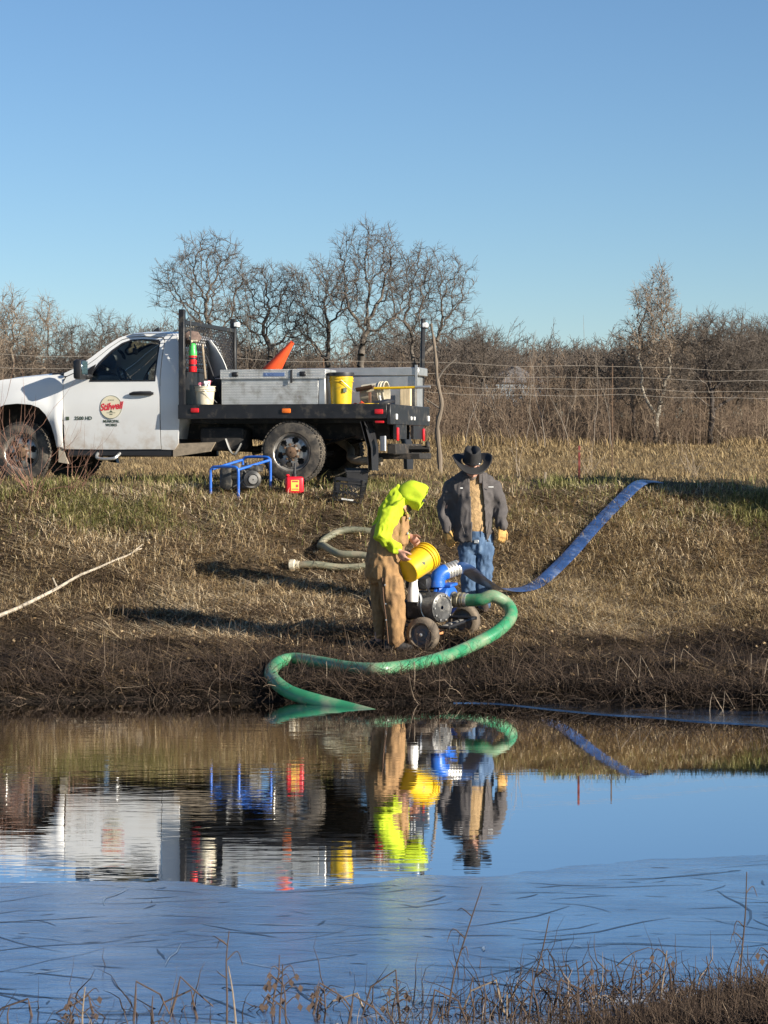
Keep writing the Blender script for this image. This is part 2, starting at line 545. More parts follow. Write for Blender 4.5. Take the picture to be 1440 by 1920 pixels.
    ga = N(t, 'ShaderNodeMath', operation='ADD'); L(gr.outputs[0], ga.inputs[0]); L(th.outputs[0], ga.inputs[1])
    gm = N(t, 'ShaderNodeMath', operation='MULTIPLY'); gm.use_clamp = True; L(pw.outputs[0], gm.inputs[0]); L(ga.outputs[0], gm.inputs[1])
    cm = N(t, 'ShaderNodeMath', operation='MULTIPLY'); L(gm.outputs[0], cm.inputs[0]); L(ckm.outputs[0], cm.inputs[1])
    inv = N(t, 'ShaderNodeMath', operation='SUBTRACT'); inv.inputs[0].default_value = 1.0; L(fr.outputs[0], inv.inputs[1])
    cm2 = N(t, 'ShaderNodeMath', operation='MULTIPLY'); L(cm.outputs[0], cm2.inputs[0]); L(inv.outputs[0], cm2.inputs[1])
    gl = N(t, 'ShaderNodeBsdfGlossy'); gl.inputs['Color'].default_value = (.93, .97, 1, 1); L(rr.outputs[0], gl.inputs['Roughness']); L(bp.outputs[0], gl.inputs['Normal'])
    ms = N(t, 'ShaderNodeMixShader'); L(cm2.outputs[0], ms.inputs[0]); L(p.outputs[0], ms.inputs[1]); L(gl.outputs[0], ms.inputs[2])
    L(ms.outputs[0], t.nodes['Material Output'].inputs[0])
    return m
ICE = mat_ice()
# main sheet: its outer edge runs along pixels of the photo, on the water plane
def wpt(px, py, z=0.0):
    d = 12.0
    for _ in range(6):
        p = at(px, py, d)
        d *= (ZC - z) / (ZC - p.z)
    return at(px, py, d)
edge = [wpt(*q) for q in [(-1500, 1640), (-300, 1648), (0, 1656), (180, 1662), (380, 1664), (560, 1668), (700, 1664), (790, 1648), (960, 1640), (1090, 1632), (1200, 1622), (1320, 1612), (1440, 1604), (1700, 1590), (2900, 1540)]]
edge = bez([(p.x, p.y, 0) for p in edge], 60)
ev = []
for i, p in enumerate(edge):
    j = .16 * fbm(np.array([[p.x * 1.7, 0.0]]), 4, 5)[0] + .03 * fbm(np.array([[p.x * 14, 3.0]]), 6, 3)[0]
    ev.append((p.x, p.y + j, .012))
mb = MB()
n = len(ev)
top = ev + [(p[0], 6.0, .012) for p in ev]
bot = [(p[0], p[1], -.01) for p in ev]
mb.add(top + bot, [(i, i + 1, n + i + 1, n + i) for i in range(n - 1)] + [(i, 2 * n + i, 2 * n + i + 1, i + 1) for i in range(n - 1)])
tag(mb.build('ice', ICE, smooth=False), kind='structure')
# thin shelf along the far bank on the right
e2 = bez([(p.x, p.y, 0) for p in [wpt(*q) for q in [(850, 1318), (960, 1322), (1060, 1334), (1180, 1343), (1300, 1352), (1440, 1362), (1800, 1385), (2400, 1400)]]], 10)
mb = MB()
t_ = [(p.x, p.y + .03 * math.sin(p.x * 9), .008) for p in e2]
n = len(t_)
mb.add(t_ + [(p[0], 21.5, .008) for p in t_] + [(p[0], p[1], -.01) for p in t_], [(i, i + 1, n + i + 1, n + i) for i in range(n - 1)] + [(i, 2 * n + i, 2 * n + i + 1, i + 1) for i in range(n - 1)])
tag(mb.build('ice_shelf', ICE, smooth=False), kind='structure')

# ---- cracks and frozen-in needles on the main sheet: thin slivers lying on the ice
def slivers(n, seed, wmin, wmax, lmin, lmax, z):
    rd = np.random.default_rng(seed); V, F = [], []
    ex = np.array([p[0] for p in ev]); ey = np.array([p[1] for p in ev])
    for _ in range(n):
        y = 8.8 + 3.6 * rd.random() ** .9; x = rd.uniform(-2.6, 2.6)
        a = rd.normal(0.06, .32) if rd.random() < .8 else rd.uniform(0, math.pi)
        L = lmin + (lmax - lmin) * rd.random() ** 2.2; k = 5; w0 = rd.uniform(wmin, wmax)
        p = np.array([x, y]); pts = [p]
        for j in range(k):
            p = p + np.array([math.cos(a), math.sin(a)]) * L / k; pts.append(p); a += rd.normal(0, .16)
        if any(q[1] > np.interp(q[0], ex, ey) - .04 for q in pts): continue
        o = len(V)
        for j, q in enumerate(pts):
            d = pts[min(j + 1, k)] - pts[max(j - 1, 0)]; d = d / np.linalg.norm(d); nrm = np.array([-d[1], d[0]])
            w_ = w0 * (.15 + math.sin(math.pi * (j + .3) / (k + .6))) / 2
            V += [(q[0] + nrm[0] * w_, q[1] + nrm[1] * w_, z), (q[0] - nrm[0] * w_, q[1] - nrm[1] * w_, z)]
        F += [(o + 2 * j, o + 2 * j + 1, o + 2 * j + 3, o + 2 * j + 2) for j in range(k)]
    return np.array(V), np.array(F)
V, F = slivers(330, 3, .004, .014, .06, .9, .0135)
tag(np_mesh('ice_cracks', V, F, mk('dark_crack', (.022, .036, .070), rough=.22, var=.2)), 'dark hairline cracks and slush lines across the near ice', 'cracks', kind='stuff')
V, F = slivers(70, 5, .004, .012, .06, .5, .0150)
tag(np_mesh('frost_lines', V, F, mk('pale_frost', (.20, .27, .36), rough=.55, var=.3, vscale=9)), 'pale frosted ridges on the near ice', 'frost', kind='stuff')
# ================================================================== FLATBED TRUCK
# local axes: x to the rear (0 = rear axle), y from the near side (0 = edge of the deck) to the far side, z up from the ground
TH = R(13.5)
WID = 2.30
M_white = mk('white_truck_paint', (.65, .65, .635), rough=.22, var=.03, vscale=2, dirt=((.42, .33, .24), .45, 5.0), dirt_z=(.40, .85), spec=.5)
M_black = mk('black_deck_steel', (.012, .012, .014), rough=.45, var=.3, vscale=7, bump=.15, bscale=60, dirt=((.10, .085, .065), .22, 6.0))
M_plast = mk('black_plastic', (.016, .016, .018), rough=.5, var=.15)
M_under = mk('underbody_grime', (.02, .018, .016), rough=.85, var=.4, vscale=9, dirt=((.13, .10, .075), .25, 8.0))
M_tyre = mk('tyre_rubber', (.030, .028, .026), rough=.85, var=.25, vscale=12, bump=.3, bscale=70, dirt=((.15, .125, .095), .5, 9.0))
M_rim = mk('dusty_steel_rim', (.42, .40, .37), rough=.38, metal=.7, var=.2, vscale=10, dirt=((.16, .13, .10), .35, 14.0))
M_rust = mk('rusty_hub', (.14, .085, .05), rough=.8, metal=.2, var=.4, vscale=20, bump=.5, bscale=60)
M_alu = mk('plain_aluminium', (.52, .52, .51), rough=.42, metal=.75, var=.12, vscale=5)
M_red = mk('red_lens', (.50, .015, .02), rough=.25, var=.05)
M_amber = mk('amber_lens', (.75, .16, .02), rough=.25, var=.05)
M_wht = mk('white_lens', (.75, .75, .72), rough=.3, var=.05)
M_tan = mk('tan_dusty_metal', (.30, .24, .17), rough=.85, var=.3, vscale=12)
M_int = mk('dark_interior', (.02, .02, .023), rough=.7, var=.2)
M_dash = mk('grey_interior', (.16, .15, .14), rough=.7, var=.1)
M_chrome = mk('mirror_glass', (.7, .72, .75), rough=.03, metal=1.0, var=.01)
def mat_glass(name, tint=(.75, .82, .82)):
    m = bpy.data.materials.new(name); m.use_nodes = True
    t = m.node_tree; L = t.links.new
    t.nodes.clear()
    o = N(t, 'ShaderNodeOutputMaterial'); mx = N(t, 'ShaderNodeMixShader')
    tr = N(t, 'ShaderNodeBsdfTransparent'); tr.inputs[0].default_value = (*tint, 1)
    gl = N(t, 'ShaderNodeBsdfGlossy'); gl.inputs['Roughness'].default_value = .02
    fr = N(t, 'ShaderNodeFresnel', i_IOR=1.45)
    nz = N(t, 'ShaderNodeTexNoise', i_Scale=7.0)
    bp = N(t, 'ShaderNodeBump', i_Strength=.02); L(nz.outputs[0], bp.inputs['Height']); L(bp.outputs[0], gl.inputs['Normal'])
    L(fr.outputs[0], mx.inputs[0]); L(tr.outputs[0], mx.inputs[1]); L(gl.outputs[0], mx.inputs[2]); L(mx.outputs[0], o.inputs[0])
    return m
M_glass = mat_glass('clear_glass')

truck_o = at(545, 905, 28.86); truck_o.z = 1.85
truck = empty('flatbed_truck', truck_o, -TH)
tag(truck, 'white single-cab flatbed work truck with black steel deck parked on top of the bank', 'truck')
def TW(x, y, z):
    """truck-local point to world"""
    return truck_o + Vector((math.cos(TH) * x + math.sin(TH) * y, -math.sin(TH) * x + math.cos(TH) * y, z))

# ---- sheet metal: flat outline with holes, meshed finely and bent to the side of the cab
def pip(P, poly):
    x, y = P[:, 0], P[:, 1]
    ins = np.zeros(len(P), bool)
    j = len(poly) - 1
    for i in range(len(poly)):
        xi, yi = poly[i]; xj, yj = poly[j]
        c = ((yi > y) != (yj > y)) & (x < (xj - xi) * (y - yi) / (yj - yi + 1e-12) + xi)
        ins ^= c
        j = i
    return ins
def densify(poly, step):
    out = []
    for i in range(len(poly)):
        a, b = np.array(poly[i], float), np.array(poly[(i + 1) % len(poly)], float)
        k = max(1, int(np.linalg.norm(b - a) / step))
        out += [tuple(a + (b - a) * q / k) for q in range(k)]
    return out
def sheet(outline, holes, yf, thick=.02, step=.05):
    loops = [densify(outline, step)] + [densify(h, step) for h in holes]
    pts, edges = [], []
    for lp in loops:
        o = len(pts); pts += lp
        edges += [(o + i, o + (i + 1) % len(lp)) for i in range(len(lp))]
    xs = np.array([p[0] for p in loops[0]]); zs = np.array([p[1] for p in loops[0]])
    g = np.array([(x, z) for x in np.arange(xs.min() + step / 2, xs.max(), step) for z in np.arange(zs.min() + step / 2, zs.max(), step)])
    B = np.array(pts)
    dmin = np.min(np.linalg.norm(g[:, None] - B[None], axis=2), axis=1)
    g = g[dmin > step * .45]
    pts += [tuple(q) for q in g]
    vc, ec, fc, *_ = geometry.delaunay_2d_cdt([Vector(p) for p in pts], edges, [], 0, 1e-5)
    V = np.array([tuple(v) for v in vc]); F = np.array([tuple(f) for f in fc])
    C = V[F].mean(axis=1)
    keep = pip(C, loops[0])
    for h in loops[1:]:
        keep &= ~pip(C, h)
    F = F[keep]
    from collections import Counter
    cnt = Counter()
    for f in F:
        for k in range(3):
            cnt[(min(f[k], f[(k + 1) % 3]), max(f[k], f[(k + 1) % 3]))] += 1
    mb = MB()
    n = len(V)
    vs = [(x, yf(x, z), z) for x, z in V] + [(x, yf(x, z) + thick, z) for x, z in V]
    fs = [tuple(f) for f in F] + [tuple(i + n for i in f[::-1]) for f in F] + [(a, b, b + n, a + n) for (a, b), c in cnt.items() if c == 1]
    mb.add(vs, fs)
    return mb
def mirror(mb):
    m = MB(); m.v = [(x, WID - y, z) for x, y, z in mb.v]; m.f = [f[::-1] for f in mb.f]
    return m
def ycab(x, z):
    y = .12 - .018 * math.exp(-((z - 1.0) / .22) ** 2)
    if z > 1.33: y += (z - 1.33) * .10 + (z - 1.33) ** 2 * .32
    if z < .75: y += (.75 - z) ** 2 * .30
    return y
def yfend(x, z):
    r = math.hypot(x + 3.71, (z - .42))
    y = ycab(x, z) - .055 * math.exp(-((r - .62) / .16) ** 2)
    y -= .03 * math.exp(-((x + 3.17) / .05) ** 2) * max(0, min(1, (1.25 - z) / .3))
    if x < -4.15: y += ((-4.15 - x) / .47) ** 2 * .16
    if z > 1.28: y += (z - 1.28) * .5
    return y
arch = [(-3.19, .45), (-3.215, .58), (-3.26, .74), (-3.33, .88), (-3.42, .97), (-3.53, 1.01), (-3.72, 1.025), (-3.90, 1.01), (-4.02, .96), (-4.12, .86), (-4.18, .72), (-4.21, .56)]
fender_o = [(-3.105, .44)] + arch + [(-4.62, .60), (-4.64, .85), (-4.63, 1.10), (-4.55, 1.20), (-4.2, 1.30), (-3.94, 1.345), (-3.5, 1.385), (-3.2, 1.405), (-3.115, 1.38), (-3.112, 1.0)]
fend = sheet(fender_o, [], yfend)
for q in (fend, mirror(fend)):
    q.build('front_fender', M_white, truck, ang=50)
win = [(-2.735, 1.318), (-2.3, 1.318), (-1.855, 1.318), (-1.842, 1.55), (-1.828, 1.80), (-1.85, 1.832), (-2.05, 1.845), (-2.21, 1.838), (-2.33, 1.795), (-2.46, 1.70), (-2.62, 1.54), (-2.71, 1.43)]
door_o = [(-3.098, .43), (-2.4, .425), (-1.787, .43), (-1.785, .9), (-1.787, 1.33), (-1.778, 1.6), (-1.768, 1.83), (-1.80, 1.868), (-2.05, 1.885), (-2.22, 1.880), (-2.36, 1.84), (-2.50, 1.745), (-2.68, 1.595), (-2.90, 1.44), (-3.07, 1.365), (-3.105, 1.30), (-3.104, 1.0)]
door_m = sheet(door_o, [win], ycab)
trim_o = [(x + (-.012 if x < -2.0 else .012) * (1 if z > 1.33 or x > -1.9 else 1), z + (.014 if z > 1.5 else -.014)) for x, z in win]
for k in (0, 1):
    d = (door_m if k == 0 else mirror(door_m)).build('door', M_white, truck, ang=50)
    tr = sheet(trim_o, [[(x * .985 - .035 + (.0), z * .985 + .0235) for x, z in win]], lambda x, z: ycab(x, z) - .004, thick=.03, step=.06)
    (tr if k == 0 else mirror(tr)).build('window_trim', M_plast, d)
    pane = MB(); s = 1 if k == 0 else -1
    yy = (lambda y: y) if k == 0 else (lambda y: WID - y)
    pane.add([(x, yy(ycab(x, z) + .016), z) for x, z in win], [tuple(range(len(win)))])
    pane.build('window_pane', M_glass, d, smooth=False)
    h = MB()   # pull handle with its cup
    h.tube([(-2.185, yy(.088), 1.140), (-2.13, yy(.076), 1.150), (-2.02, yy(.072), 1.152), (-1.91, yy(.076), 1.150), (-1.86, yy(.09), 1.146)], [.015, .024, .026, .024, .016], 8)
    h.box((-1.94, yy(.098), 1.15), (.10, .06, .055), None, .012)
    h.build('handle', M_plast, d)
    # mirror
    mm = MB()
    mm.box((-2.79, yy(-.10), 1.455), (.115, .20, .255), Matrix.Rotation(R(-8) * s, 3, 'Z'), .035, 2)
    mm.box((-2.75, yy(.055), 1.375), (.10, .20, .05), None, .02)
    mi = mm.build('wing_mirror', M_plast, d)
    g = MB(); g.box((-2.727, yy(-.105), 1.475), (.008, .155, .18), Matrix.Rotation(R(-8) * s, 3, 'Z'), .01); g.build('mirror_glass', M_chrome, mi)
    sail = MB(); sail.prism([(-2.735, 1.32), (-2.90, 1.345), (-2.72, 1.50), (-2.66, 1.53), (-2.71, 1.43)], yy(ycab(-2.75, 1.4) - .008), yy(ycab(-2.75, 1.4) + .01)); sail.build('mirror_mount', M_plast, d)
    if k == 0: near_door = d
# cab corner, roof rail and windscreen pillar in one pressing
cab_o = [(-1.775, .425), (-1.60, .42), (-1.545, .50), (-1.52, .8), (-1.515, 1.2), (-1.53, 1.5), (-1.575, 1.80), (-1.62, 1.90), (-1.75, 1.93), (-2.05, 1.935), (-2.25, 1.925), (-2.40, 1.875), (-2.55, 1.775), (-2.75, 1.62), (-2.95, 1.485), (-3.10, 1.42), (-3.105, 1.385), (-3.07, 1.38), (-2.90, 1.452), (-2.68, 1.607), (-2.50, 1.757), (-2.36, 1.852), (-2.22, 1.892), (-2.05, 1.897), (-1.79, 1.880), (-1.757, 1.84), (-1.767, 1.6), (-1.777, 1.33), (-1.774, .9)]
cabs = sheet(cab_o, [], lambda x, z: ycab(x, z) + .004)
for q in (cabs, mirror(cabs)):
    q.build('cab_side', M_white, truck, ang=50)
def yedge(z): return ycab(0, z) + .006
rf = MB()
def roof(x, t):
    e = yedge(1.90)
    zc_ = np.interp(x, [-2.40, -2.25, -2.05, -1.75, -1.62, -1.575], [1.868, 1.918, 1.932, 1.928, 1.90, 1.84])
    y = e + (WID - 2 * e) * t
    return (x, y, zc_ + .045 * (1 - (2 * t - 1) ** 4) * (1 if x > -2.38 else .4))
rf.grid(roof, list(np.linspace(-2.40, -1.575, 16)), list(np.linspace(0, 1, 21)))
rf.build('roof', M_white, truck, ang=60)
ws = MB()
def wsf(s, t):
    z = 1.39 + (1.868 - 1.39) * s
    x0 = np.interp(z, [1.39, 1.485, 1.62, 1.775, 1.868], [-3.10, -2.95, -2.75, -2.55, -2.40])
    e = yedge(z) + .02
    return (x0 - .10 * (1 - (2 * t - 1) ** 2), e + (WID - 2 * e) * t, z)
ws.grid(wsf, list(np.linspace(0, 1, 9)), list(np.linspace(0, 1, 17)))
ws.build('windscreen', M_glass, truck, ang=80)
hood = MB()
def hoodf(x, t):
    y = .20 + (WID - .40) * t
    ze = np.interp(x, [-4.64, -4.55, -4.2, -3.94, -3.5, -3.2], [1.08, 1.19, 1.30, 1.345, 1.385, 1.40])
    c = 1 - (2 * t - 1) ** 2
    bul = sstep(.16, .24, t) * (1 - sstep(.76, .84, t))
    return (x - .10 * c * (1 if x < -4.3 else 0), y, ze + .035 * c + .022 * float(bul) * float(sstep(-4.6, -4.0, x)))
hood.grid(hoodf, list(np.linspace(-4.64, -3.19, 22)), list(np.linspace(0, 1, 31)))
hood.build('bonnet', M_white, truck, ang=60)
cw = MB(); cw.span(-3.32, -3.04, .24, WID - .24, 1.36, 1.425, .015)
for k in (.55, 1.35): cw.tube([(-3.24, k, 1.43), (-3.12, k + .3, 1.455), (-3.02, k + .6, 1.50)], .012, 6)
cw.build('cowl_and_wipers', M_plast, truck)
# cab back wall with its window, floor, firewall
bw = MB()
bwp = lambda y, z: (float(np.interp(z, [.42, .5, .8, 1.2, 1.5, 1.8, 1.9], [-1.6, -1.545, -1.52, -1.515, -1.53, -1.575, -1.62])) - .004, y, z)
ys_ = [.14, .45, .8, 1.15, 1.5, 1.85, 2.16]; zs_ = [.44, .8, 1.2, 1.34, 1.5, 1.8, 1.90]
vv = [bwp(min(max(y, ycab(0, z) + .01), WID - ycab(0, z) - .01), z) for z in zs_ for y in ys_]
ff = [(i * 7 + j, i * 7 + j + 1, (i + 1) * 7 + j + 1, (i + 1) * 7 + j) for i in range(6) for j in range(6) if not (i in (3, 4) and 1 <= j <= 4)]
bw.add(vv, ff); bw.build('cab_back', M_white, truck)
g = MB(); g.add([bwp(.45, 1.34), bwp(1.85, 1.34), bwp(1.85, 1.8), bwp(.45, 1.8)], [(0, 1, 2, 3)]); g.build('rear_window', M_glass, truck, smooth=False)
it = MB()
it.span(-3.1, -1.56, .2, WID - .2, .48, .56); it.span(-3.12, -3.06, .2, WID - .2, .5, 1.36)
it.build('cab_floor', M_int, truck)
st = MB(); st.box((-1.80, WID / 2, .80), (.50, 1.75, .22), None, .06, 2); st.box((-1.68, WID / 2, 1.13), (.17, 1.75, .58), Matrix.Rotation(R(10), 3, 'Y'), .06, 2)
for yq in (.62, 1.68): st.box((-1.655, yq, 1.50), (.10, .28, .17), None, .04, 2)
st.build('bench_seat', M_int, truck)
ds = MB(); ds.box((-2.83, WID / 2, 1.24), (.38, 1.85, .24), None, .07, 2); ds.box((-2.66, .62, 1.36), (.18, .36, .08), None, .03, 2)
ds.build('dashboard', M_dash, truck)
sw = MB()
c0 = Vector((-2.42, .62, 1.34)); axs = Vector((.85, 0, .53)).normalized(); u, v_ = frame_of(axs)
ringp = [c0 + (u * math.cos(a) + v_ * math.sin(a)) * .185 for a in np.linspace(0, 2 * math.pi, 25)]
sw.tube(ringp, .017, 8, caps=False)
sw.tube([c0 - axs * .02, c0 - axs * .3], [.05, .04], 10)
for a in (0, 2.2, 4.1): sw.tube([c0, c0 + (u * math.cos(a) + v_ * math.sin(a)) * .18], .016, 6)
sw.build('steering_wheel', M_int, truck)
rm = MB(); rm.box((-2.44, 1.02, 1.735), (.04, .27, .085), Matrix.Rotation(R(12), 3, 'Z'), .02, 2); rm.tube([(-2.46, 1.12, 1.76), (-2.50, 1.15, 1.83)], .012, 6); rm.build('rear_view_mirror', M_int, truck)
# front end (beyond the left edge of the picture)
fe = MB(); fe.box((-4.70, WID / 2, .98), (.08, 1.5, .36), None, .03, 2); fe.build('grille', M_plast, truck)
gb = MB(); gb.box((-4.745, WID / 2, .98), (.03, 1.46, .05), None, .01); gb.build('grille_bar', M_alu, truck)
for yq in (.28, WID - .28):
    hl = MB(); hl.box((-4.66, yq, 1.0), (.10, .28, .32), None, .03, 2); hl.build('headlight', M_wht, truck)
bu = MB(); bu.box((-4.78, WID / 2, .62), (.20, 2.06, .26), None, .05, 2); bu.build('front_bumper', M_alu, truck)
# wheel wells and chassis
ch = MB()
for yq in (.62, WID - .62): ch.span(-4.5, 1.15, yq - .04, yq + .04, .56, .76)
for xq in (-3.9, -2.6, -1.3, -.45, .5, 1.1): ch.span(xq - .05, xq + .05, .60, WID - .60, .60, .72)
ch.span(-3.05, -1.6, .75, WID - .75, .36, .56, .03); ch.span(-3.3, -2.5, .85, 1.5, .38, .7, .05)
ch.build('chassis_frame', M_under, truck)
wl = MB(); wl.span(-4.25, -3.17, .50, WID - .50, .55, 1.18, .1, 2); wl.span(-4.24, -3.18, .19, .5, 1.06, 1.2); wl.span(-4.24, -3.18, WID - .5, WID - .19, 1.06, 1.2); wl.build('wheel_well_liner', M_under, truck)
ax = MB()
ax.tube([(0, .28, .37), (0, WID - .28, .37)], .05, 10); ax.lathe([(.02, -.15), (.15, -.10), (.17, 0), (.13, .1), (.03, .15)], (0.02, WID / 2, .37), (1, 0, 0), 14)
ax.tube([(-2.4, WID / 2, .5), (-.15, WID / 2, .40)], .045, 10)
ax.tube([(-3.71, .32, .37), (-3.71, WID - .32, .37)], .05, 10)
ax.build('axles', M_under, truck)
for yq in (.50, WID - .50):
    sp = MB()
    for k in range(4):
        L_ = .72 - k * .13
        sp.tube([(-L_, yq, .60 - .02 * k), (-L_ * .5, yq, .50 - .02 * k), (0, yq, .46 - .02 * k), (L_ * .5, yq, .50 - .02 * k), (L_, yq, .60 - .02 * k)], .022, 6, flat=(1.6, .5))
    sp.build('leaf_spring', M_under, truck)
ft = MB(); ft.box((-.98, .42, .56), (.60, .42, .30), None, .05, 2); ft.build('fuel_tank', M_under, truck)
sk = MB(); sk.prism([(-1.62, .50), (-1.05, .52), (-1.12, .40), (-1.62, .33)], .16, .20); sk.build('heat_shield', M_tan, truck)
cat_ = MB(); cat_.tube(bez([(-.92, .20, .56), (-.86, .18, .42), (-.80, .17, .36), (-.75, .18, .42), (-.71, .2, .50)], 4), .022, 6, flat=(1.5, .6)); cat_.build('hanger_bracket', M_alu, truck)
ex = MB(); ex.tube(bez([(-.9, 1.3, .40), (.0, 1.32, .62), (.45, 1.2, .45), (.62, .75, .30), (1.02, .70, .27)], 5), .055, 12); ex.build('exhaust_pipe', M_tan, truck)
hb = MB(); hb.span(.80, 1.50, .80, 1.5, .30, .38, .01); hb.span(1.16, 1.28, .40, WID - .40, .36, .50, .015); hb.tube([(1.2, WID / 2, .43), (1.55, WID / 2, .43)], .045, 4); hb.lathe([(.03, 0), (.03, .05), (.0, .09)], (1.52, WID / 2, .46), (0, 0, 1), 10)
hb.build('tow_hitch', M_under, truck)
for ya, yb_ in ((.17, .30), (WID - .30, WID - .17)):
    rk = MB(); rk.span(-3.08, -1.62, ya, yb_, .33, .44, .02); rk.build('rocker_sill', M_plast, truck)
sp_ = MB(); sp_.tube(bez([(-2.66, .20, .385), (-2.64, .09, .33), (-2.58, .07, .305), (-2.42, .07, .305), (-2.37, .09, .33), (-2.35, .20, .385)], 4), .021, 8); sp_.build('step_bar', M_alu, truck)
for yq in (.17, WID - .29):
    mf = MB(); mf.add([(-3.19, yq, .64), (-3.17, yq + .12, .64), (-3.07, yq, .24), (-3.10, yq + .20, .24), (-3.20, yq, .26), (-3.20, yq + .2, .26)], [(0, 1, 3, 2), (0, 4, 5, 1), (4, 2, 3, 5), (0, 2, 4), (1, 5, 3)]); mf.build('mud_flap', mk('dusty_mud_flap', (.36, .31, .24), rough=.9, var=.2) if yq < 1 else M_plast, truck)

# ---- wheels
def wheel(x, yc, side, dia=.78, rear=True):
    """side -1: outer face towards the near side"""
    t = MB(); r = dia / 2; wd = .245
    prof = [(r * .60, -wd * .40), (r * .66, -wd * .50), (r * .84, -wd * .52), (r * .95, -wd * .46), (r, -wd * .34), (r, wd * .34), (r * .95, wd * .46), (r * .84, wd * .52), (r * .66, wd * .5), (r * .60, wd * .40)]
    t.lathe(prof, (x, yc, r), (0, side, 0), 48, caps=False)
    for k in range(48):          # tread blocks, two rows and shoulder lugs
        a = 2 * math.pi * k / 48
        for q, (yo, wy) in enumerate(((-.085, .05), (-.028, .045), (.030, .045), (.088, .05))):
            aa = a + (.065 if q % 2 else 0)
            t.box((x + math.cos(aa) * (r + .002), yc + yo, r + math.sin(aa) * (r + .002)), (.016, wy, .034), Matrix.Rotation(-aa, 3, 'Y'))
    ty = t.build('tyre', M_tyre, truck, ang=30)
    rim = MB(); nA = 48
    ro = r * .62
    dep = lambda q: np.interp(q, [0, .30, .36, .55, .80, .88, .95, 1.0], [.095, .095, .055, .060, .045, .02, .075, .085])
    rad = [.16, .30, .36, .45, .55, .66, .76, .82, .88, .95, 1.0]
    vs, fs = [], []
    for q in rad:
        for k in range(nA):
            a = 2 * math.pi * k / nA
            vs.append((x + math.cos(a) * ro * q, yc + side * (dep(q) + .025), r + math.sin(a) * ro * q))
    for i in range(len(rad) - 1):
        for k in range(nA):
            sect = (k % 8)
            if 4 <= i <= 5 and sect in (0, 1, 2, 3) or i == 3 and sect in (1, 2) or i == 6 and sect in (1, 2): continue
            p, q2 = i * nA + k, i * nA + (k + 1) % nA
            fs.append((p, q2, q2 + nA, p + nA))
    rim.add(vs, fs)
    rim.lathe([(ro * 1.0, .11), (ro * 1.03, .10), (ro * 1.03, -.10)], (x, yc, r), (0, side, 0), 48, caps=False)
    ri = rim.build('rim', M_rim, ty, ang=40)
    bk = MB(); bk.lathe([(0.01, .03), (ro * .98, .03)], (x, yc, r), (0, side, 0), 32, caps=False); bk.build('brake_drum', M_under, ty)
    hu = MB(); hu.lathe([(.075, .10), (.072, .15), (.05, .165), (.01, .168)], (x, yc, r), (0, side, 0), 20, caps=False)
    for k in range(8):
        a = 2 * math.pi * k / 8 + .2
        hu.lathe([(.018, .11), (.018, .145), (.008, .15)], (x + math.cos(a) * .098, yc, r + math.sin(a) * .098), (0, side, 0), 6)
    hu.build('hub', M_rust, ty)
wheel(0, .155, -1); wheel(0, WID - .155, 1); wheel(-3.71, .27, -1); wheel(-3.71, WID - .27, 1)

# ---- deck
dk = MB()
dk.span(-1.50, 1.25, .012, WID - .012, .955, .985)
for k in range(9): dk.span(-1.40 + k * .32, -1.33 + k * .32, .1, WID - .1, .87, .954)
for yq in (.62, WID - .62): dk.span(-1.5, 1.2, yq - .06, yq + .06, .765, .868)
dk.build('deck', M_black, truck)
for yq in (0, WID - .05):
    rl = MB(); rl.span(-1.50, 1.252, yq, yq + .05, .815, 1.000, .006); rl.build('side_rail', M_black, truck)
rs = MB(); rs.span(1.253, 1.30, 0, WID, .74, .995, .006); rs.span(1.255, 1.29, .35, .95, .56, .739); rs.span(1.255, 1.29, 1.35, 1.95, .56, .739); rs.build('rear_skirt', M_black, truck)
def lens(name, x, y, z, sx, sz, mat, rear=False):
    m = MB()
    if rear: m.box((x, y, z), (.024, sx, sz), None, .01, 2)
    else: m.box((x, y, z), (sx, .024, sz), None, .01, 2)
    return m.build(name, mat, truck)
lens('marker_light', -1.27, -.008, .925, .11, .058, M_red)
lens('marker_light', -.055, -.008, .915, .115, .058, M_amber)
lens('marker_light', 1.15, -.008, .90, .11, .062, M_red)
lens('marker_light', 1.16, -.008, .77, .12, .03, M_red)
for yq in (.30, WID - .12): lens('tail_light', 1.308, yq, .84, .07, .075, M_wht, True)
for yq in (.40, WID - .38): lens('tail_light', 1.300, yq, .62, .09, .17, M_red, True)
for yq in (1.15, 1.33): lens('plate_lamp', 1.306, yq, .83, .05, .05, M_wht, True)
lp = MB(); lp.box((1.18, .10, .50), (.02, .16, .19), Matrix.Rotation(R(35), 3, 'Z'), .004); lp.build('white_tag', M_wht, truck)
for yq in (.03, WID - .28):
    fl = MB()
    for a, b in ((.0, .03), (.05, .09)):
        fl.add([(.90 + a, yq, .78), (.95 + a, yq + .24, .78), (.99 + a, yq, .45), (1.03 + a, yq + .24, .45), (1.0 + a, yq + .02, .16), (1.03 + a, yq + .24, .16)], [(0, 1, 3, 2), (2, 3, 5, 4)])
    fl.build('rear_mud_flap', M_plast, truck)
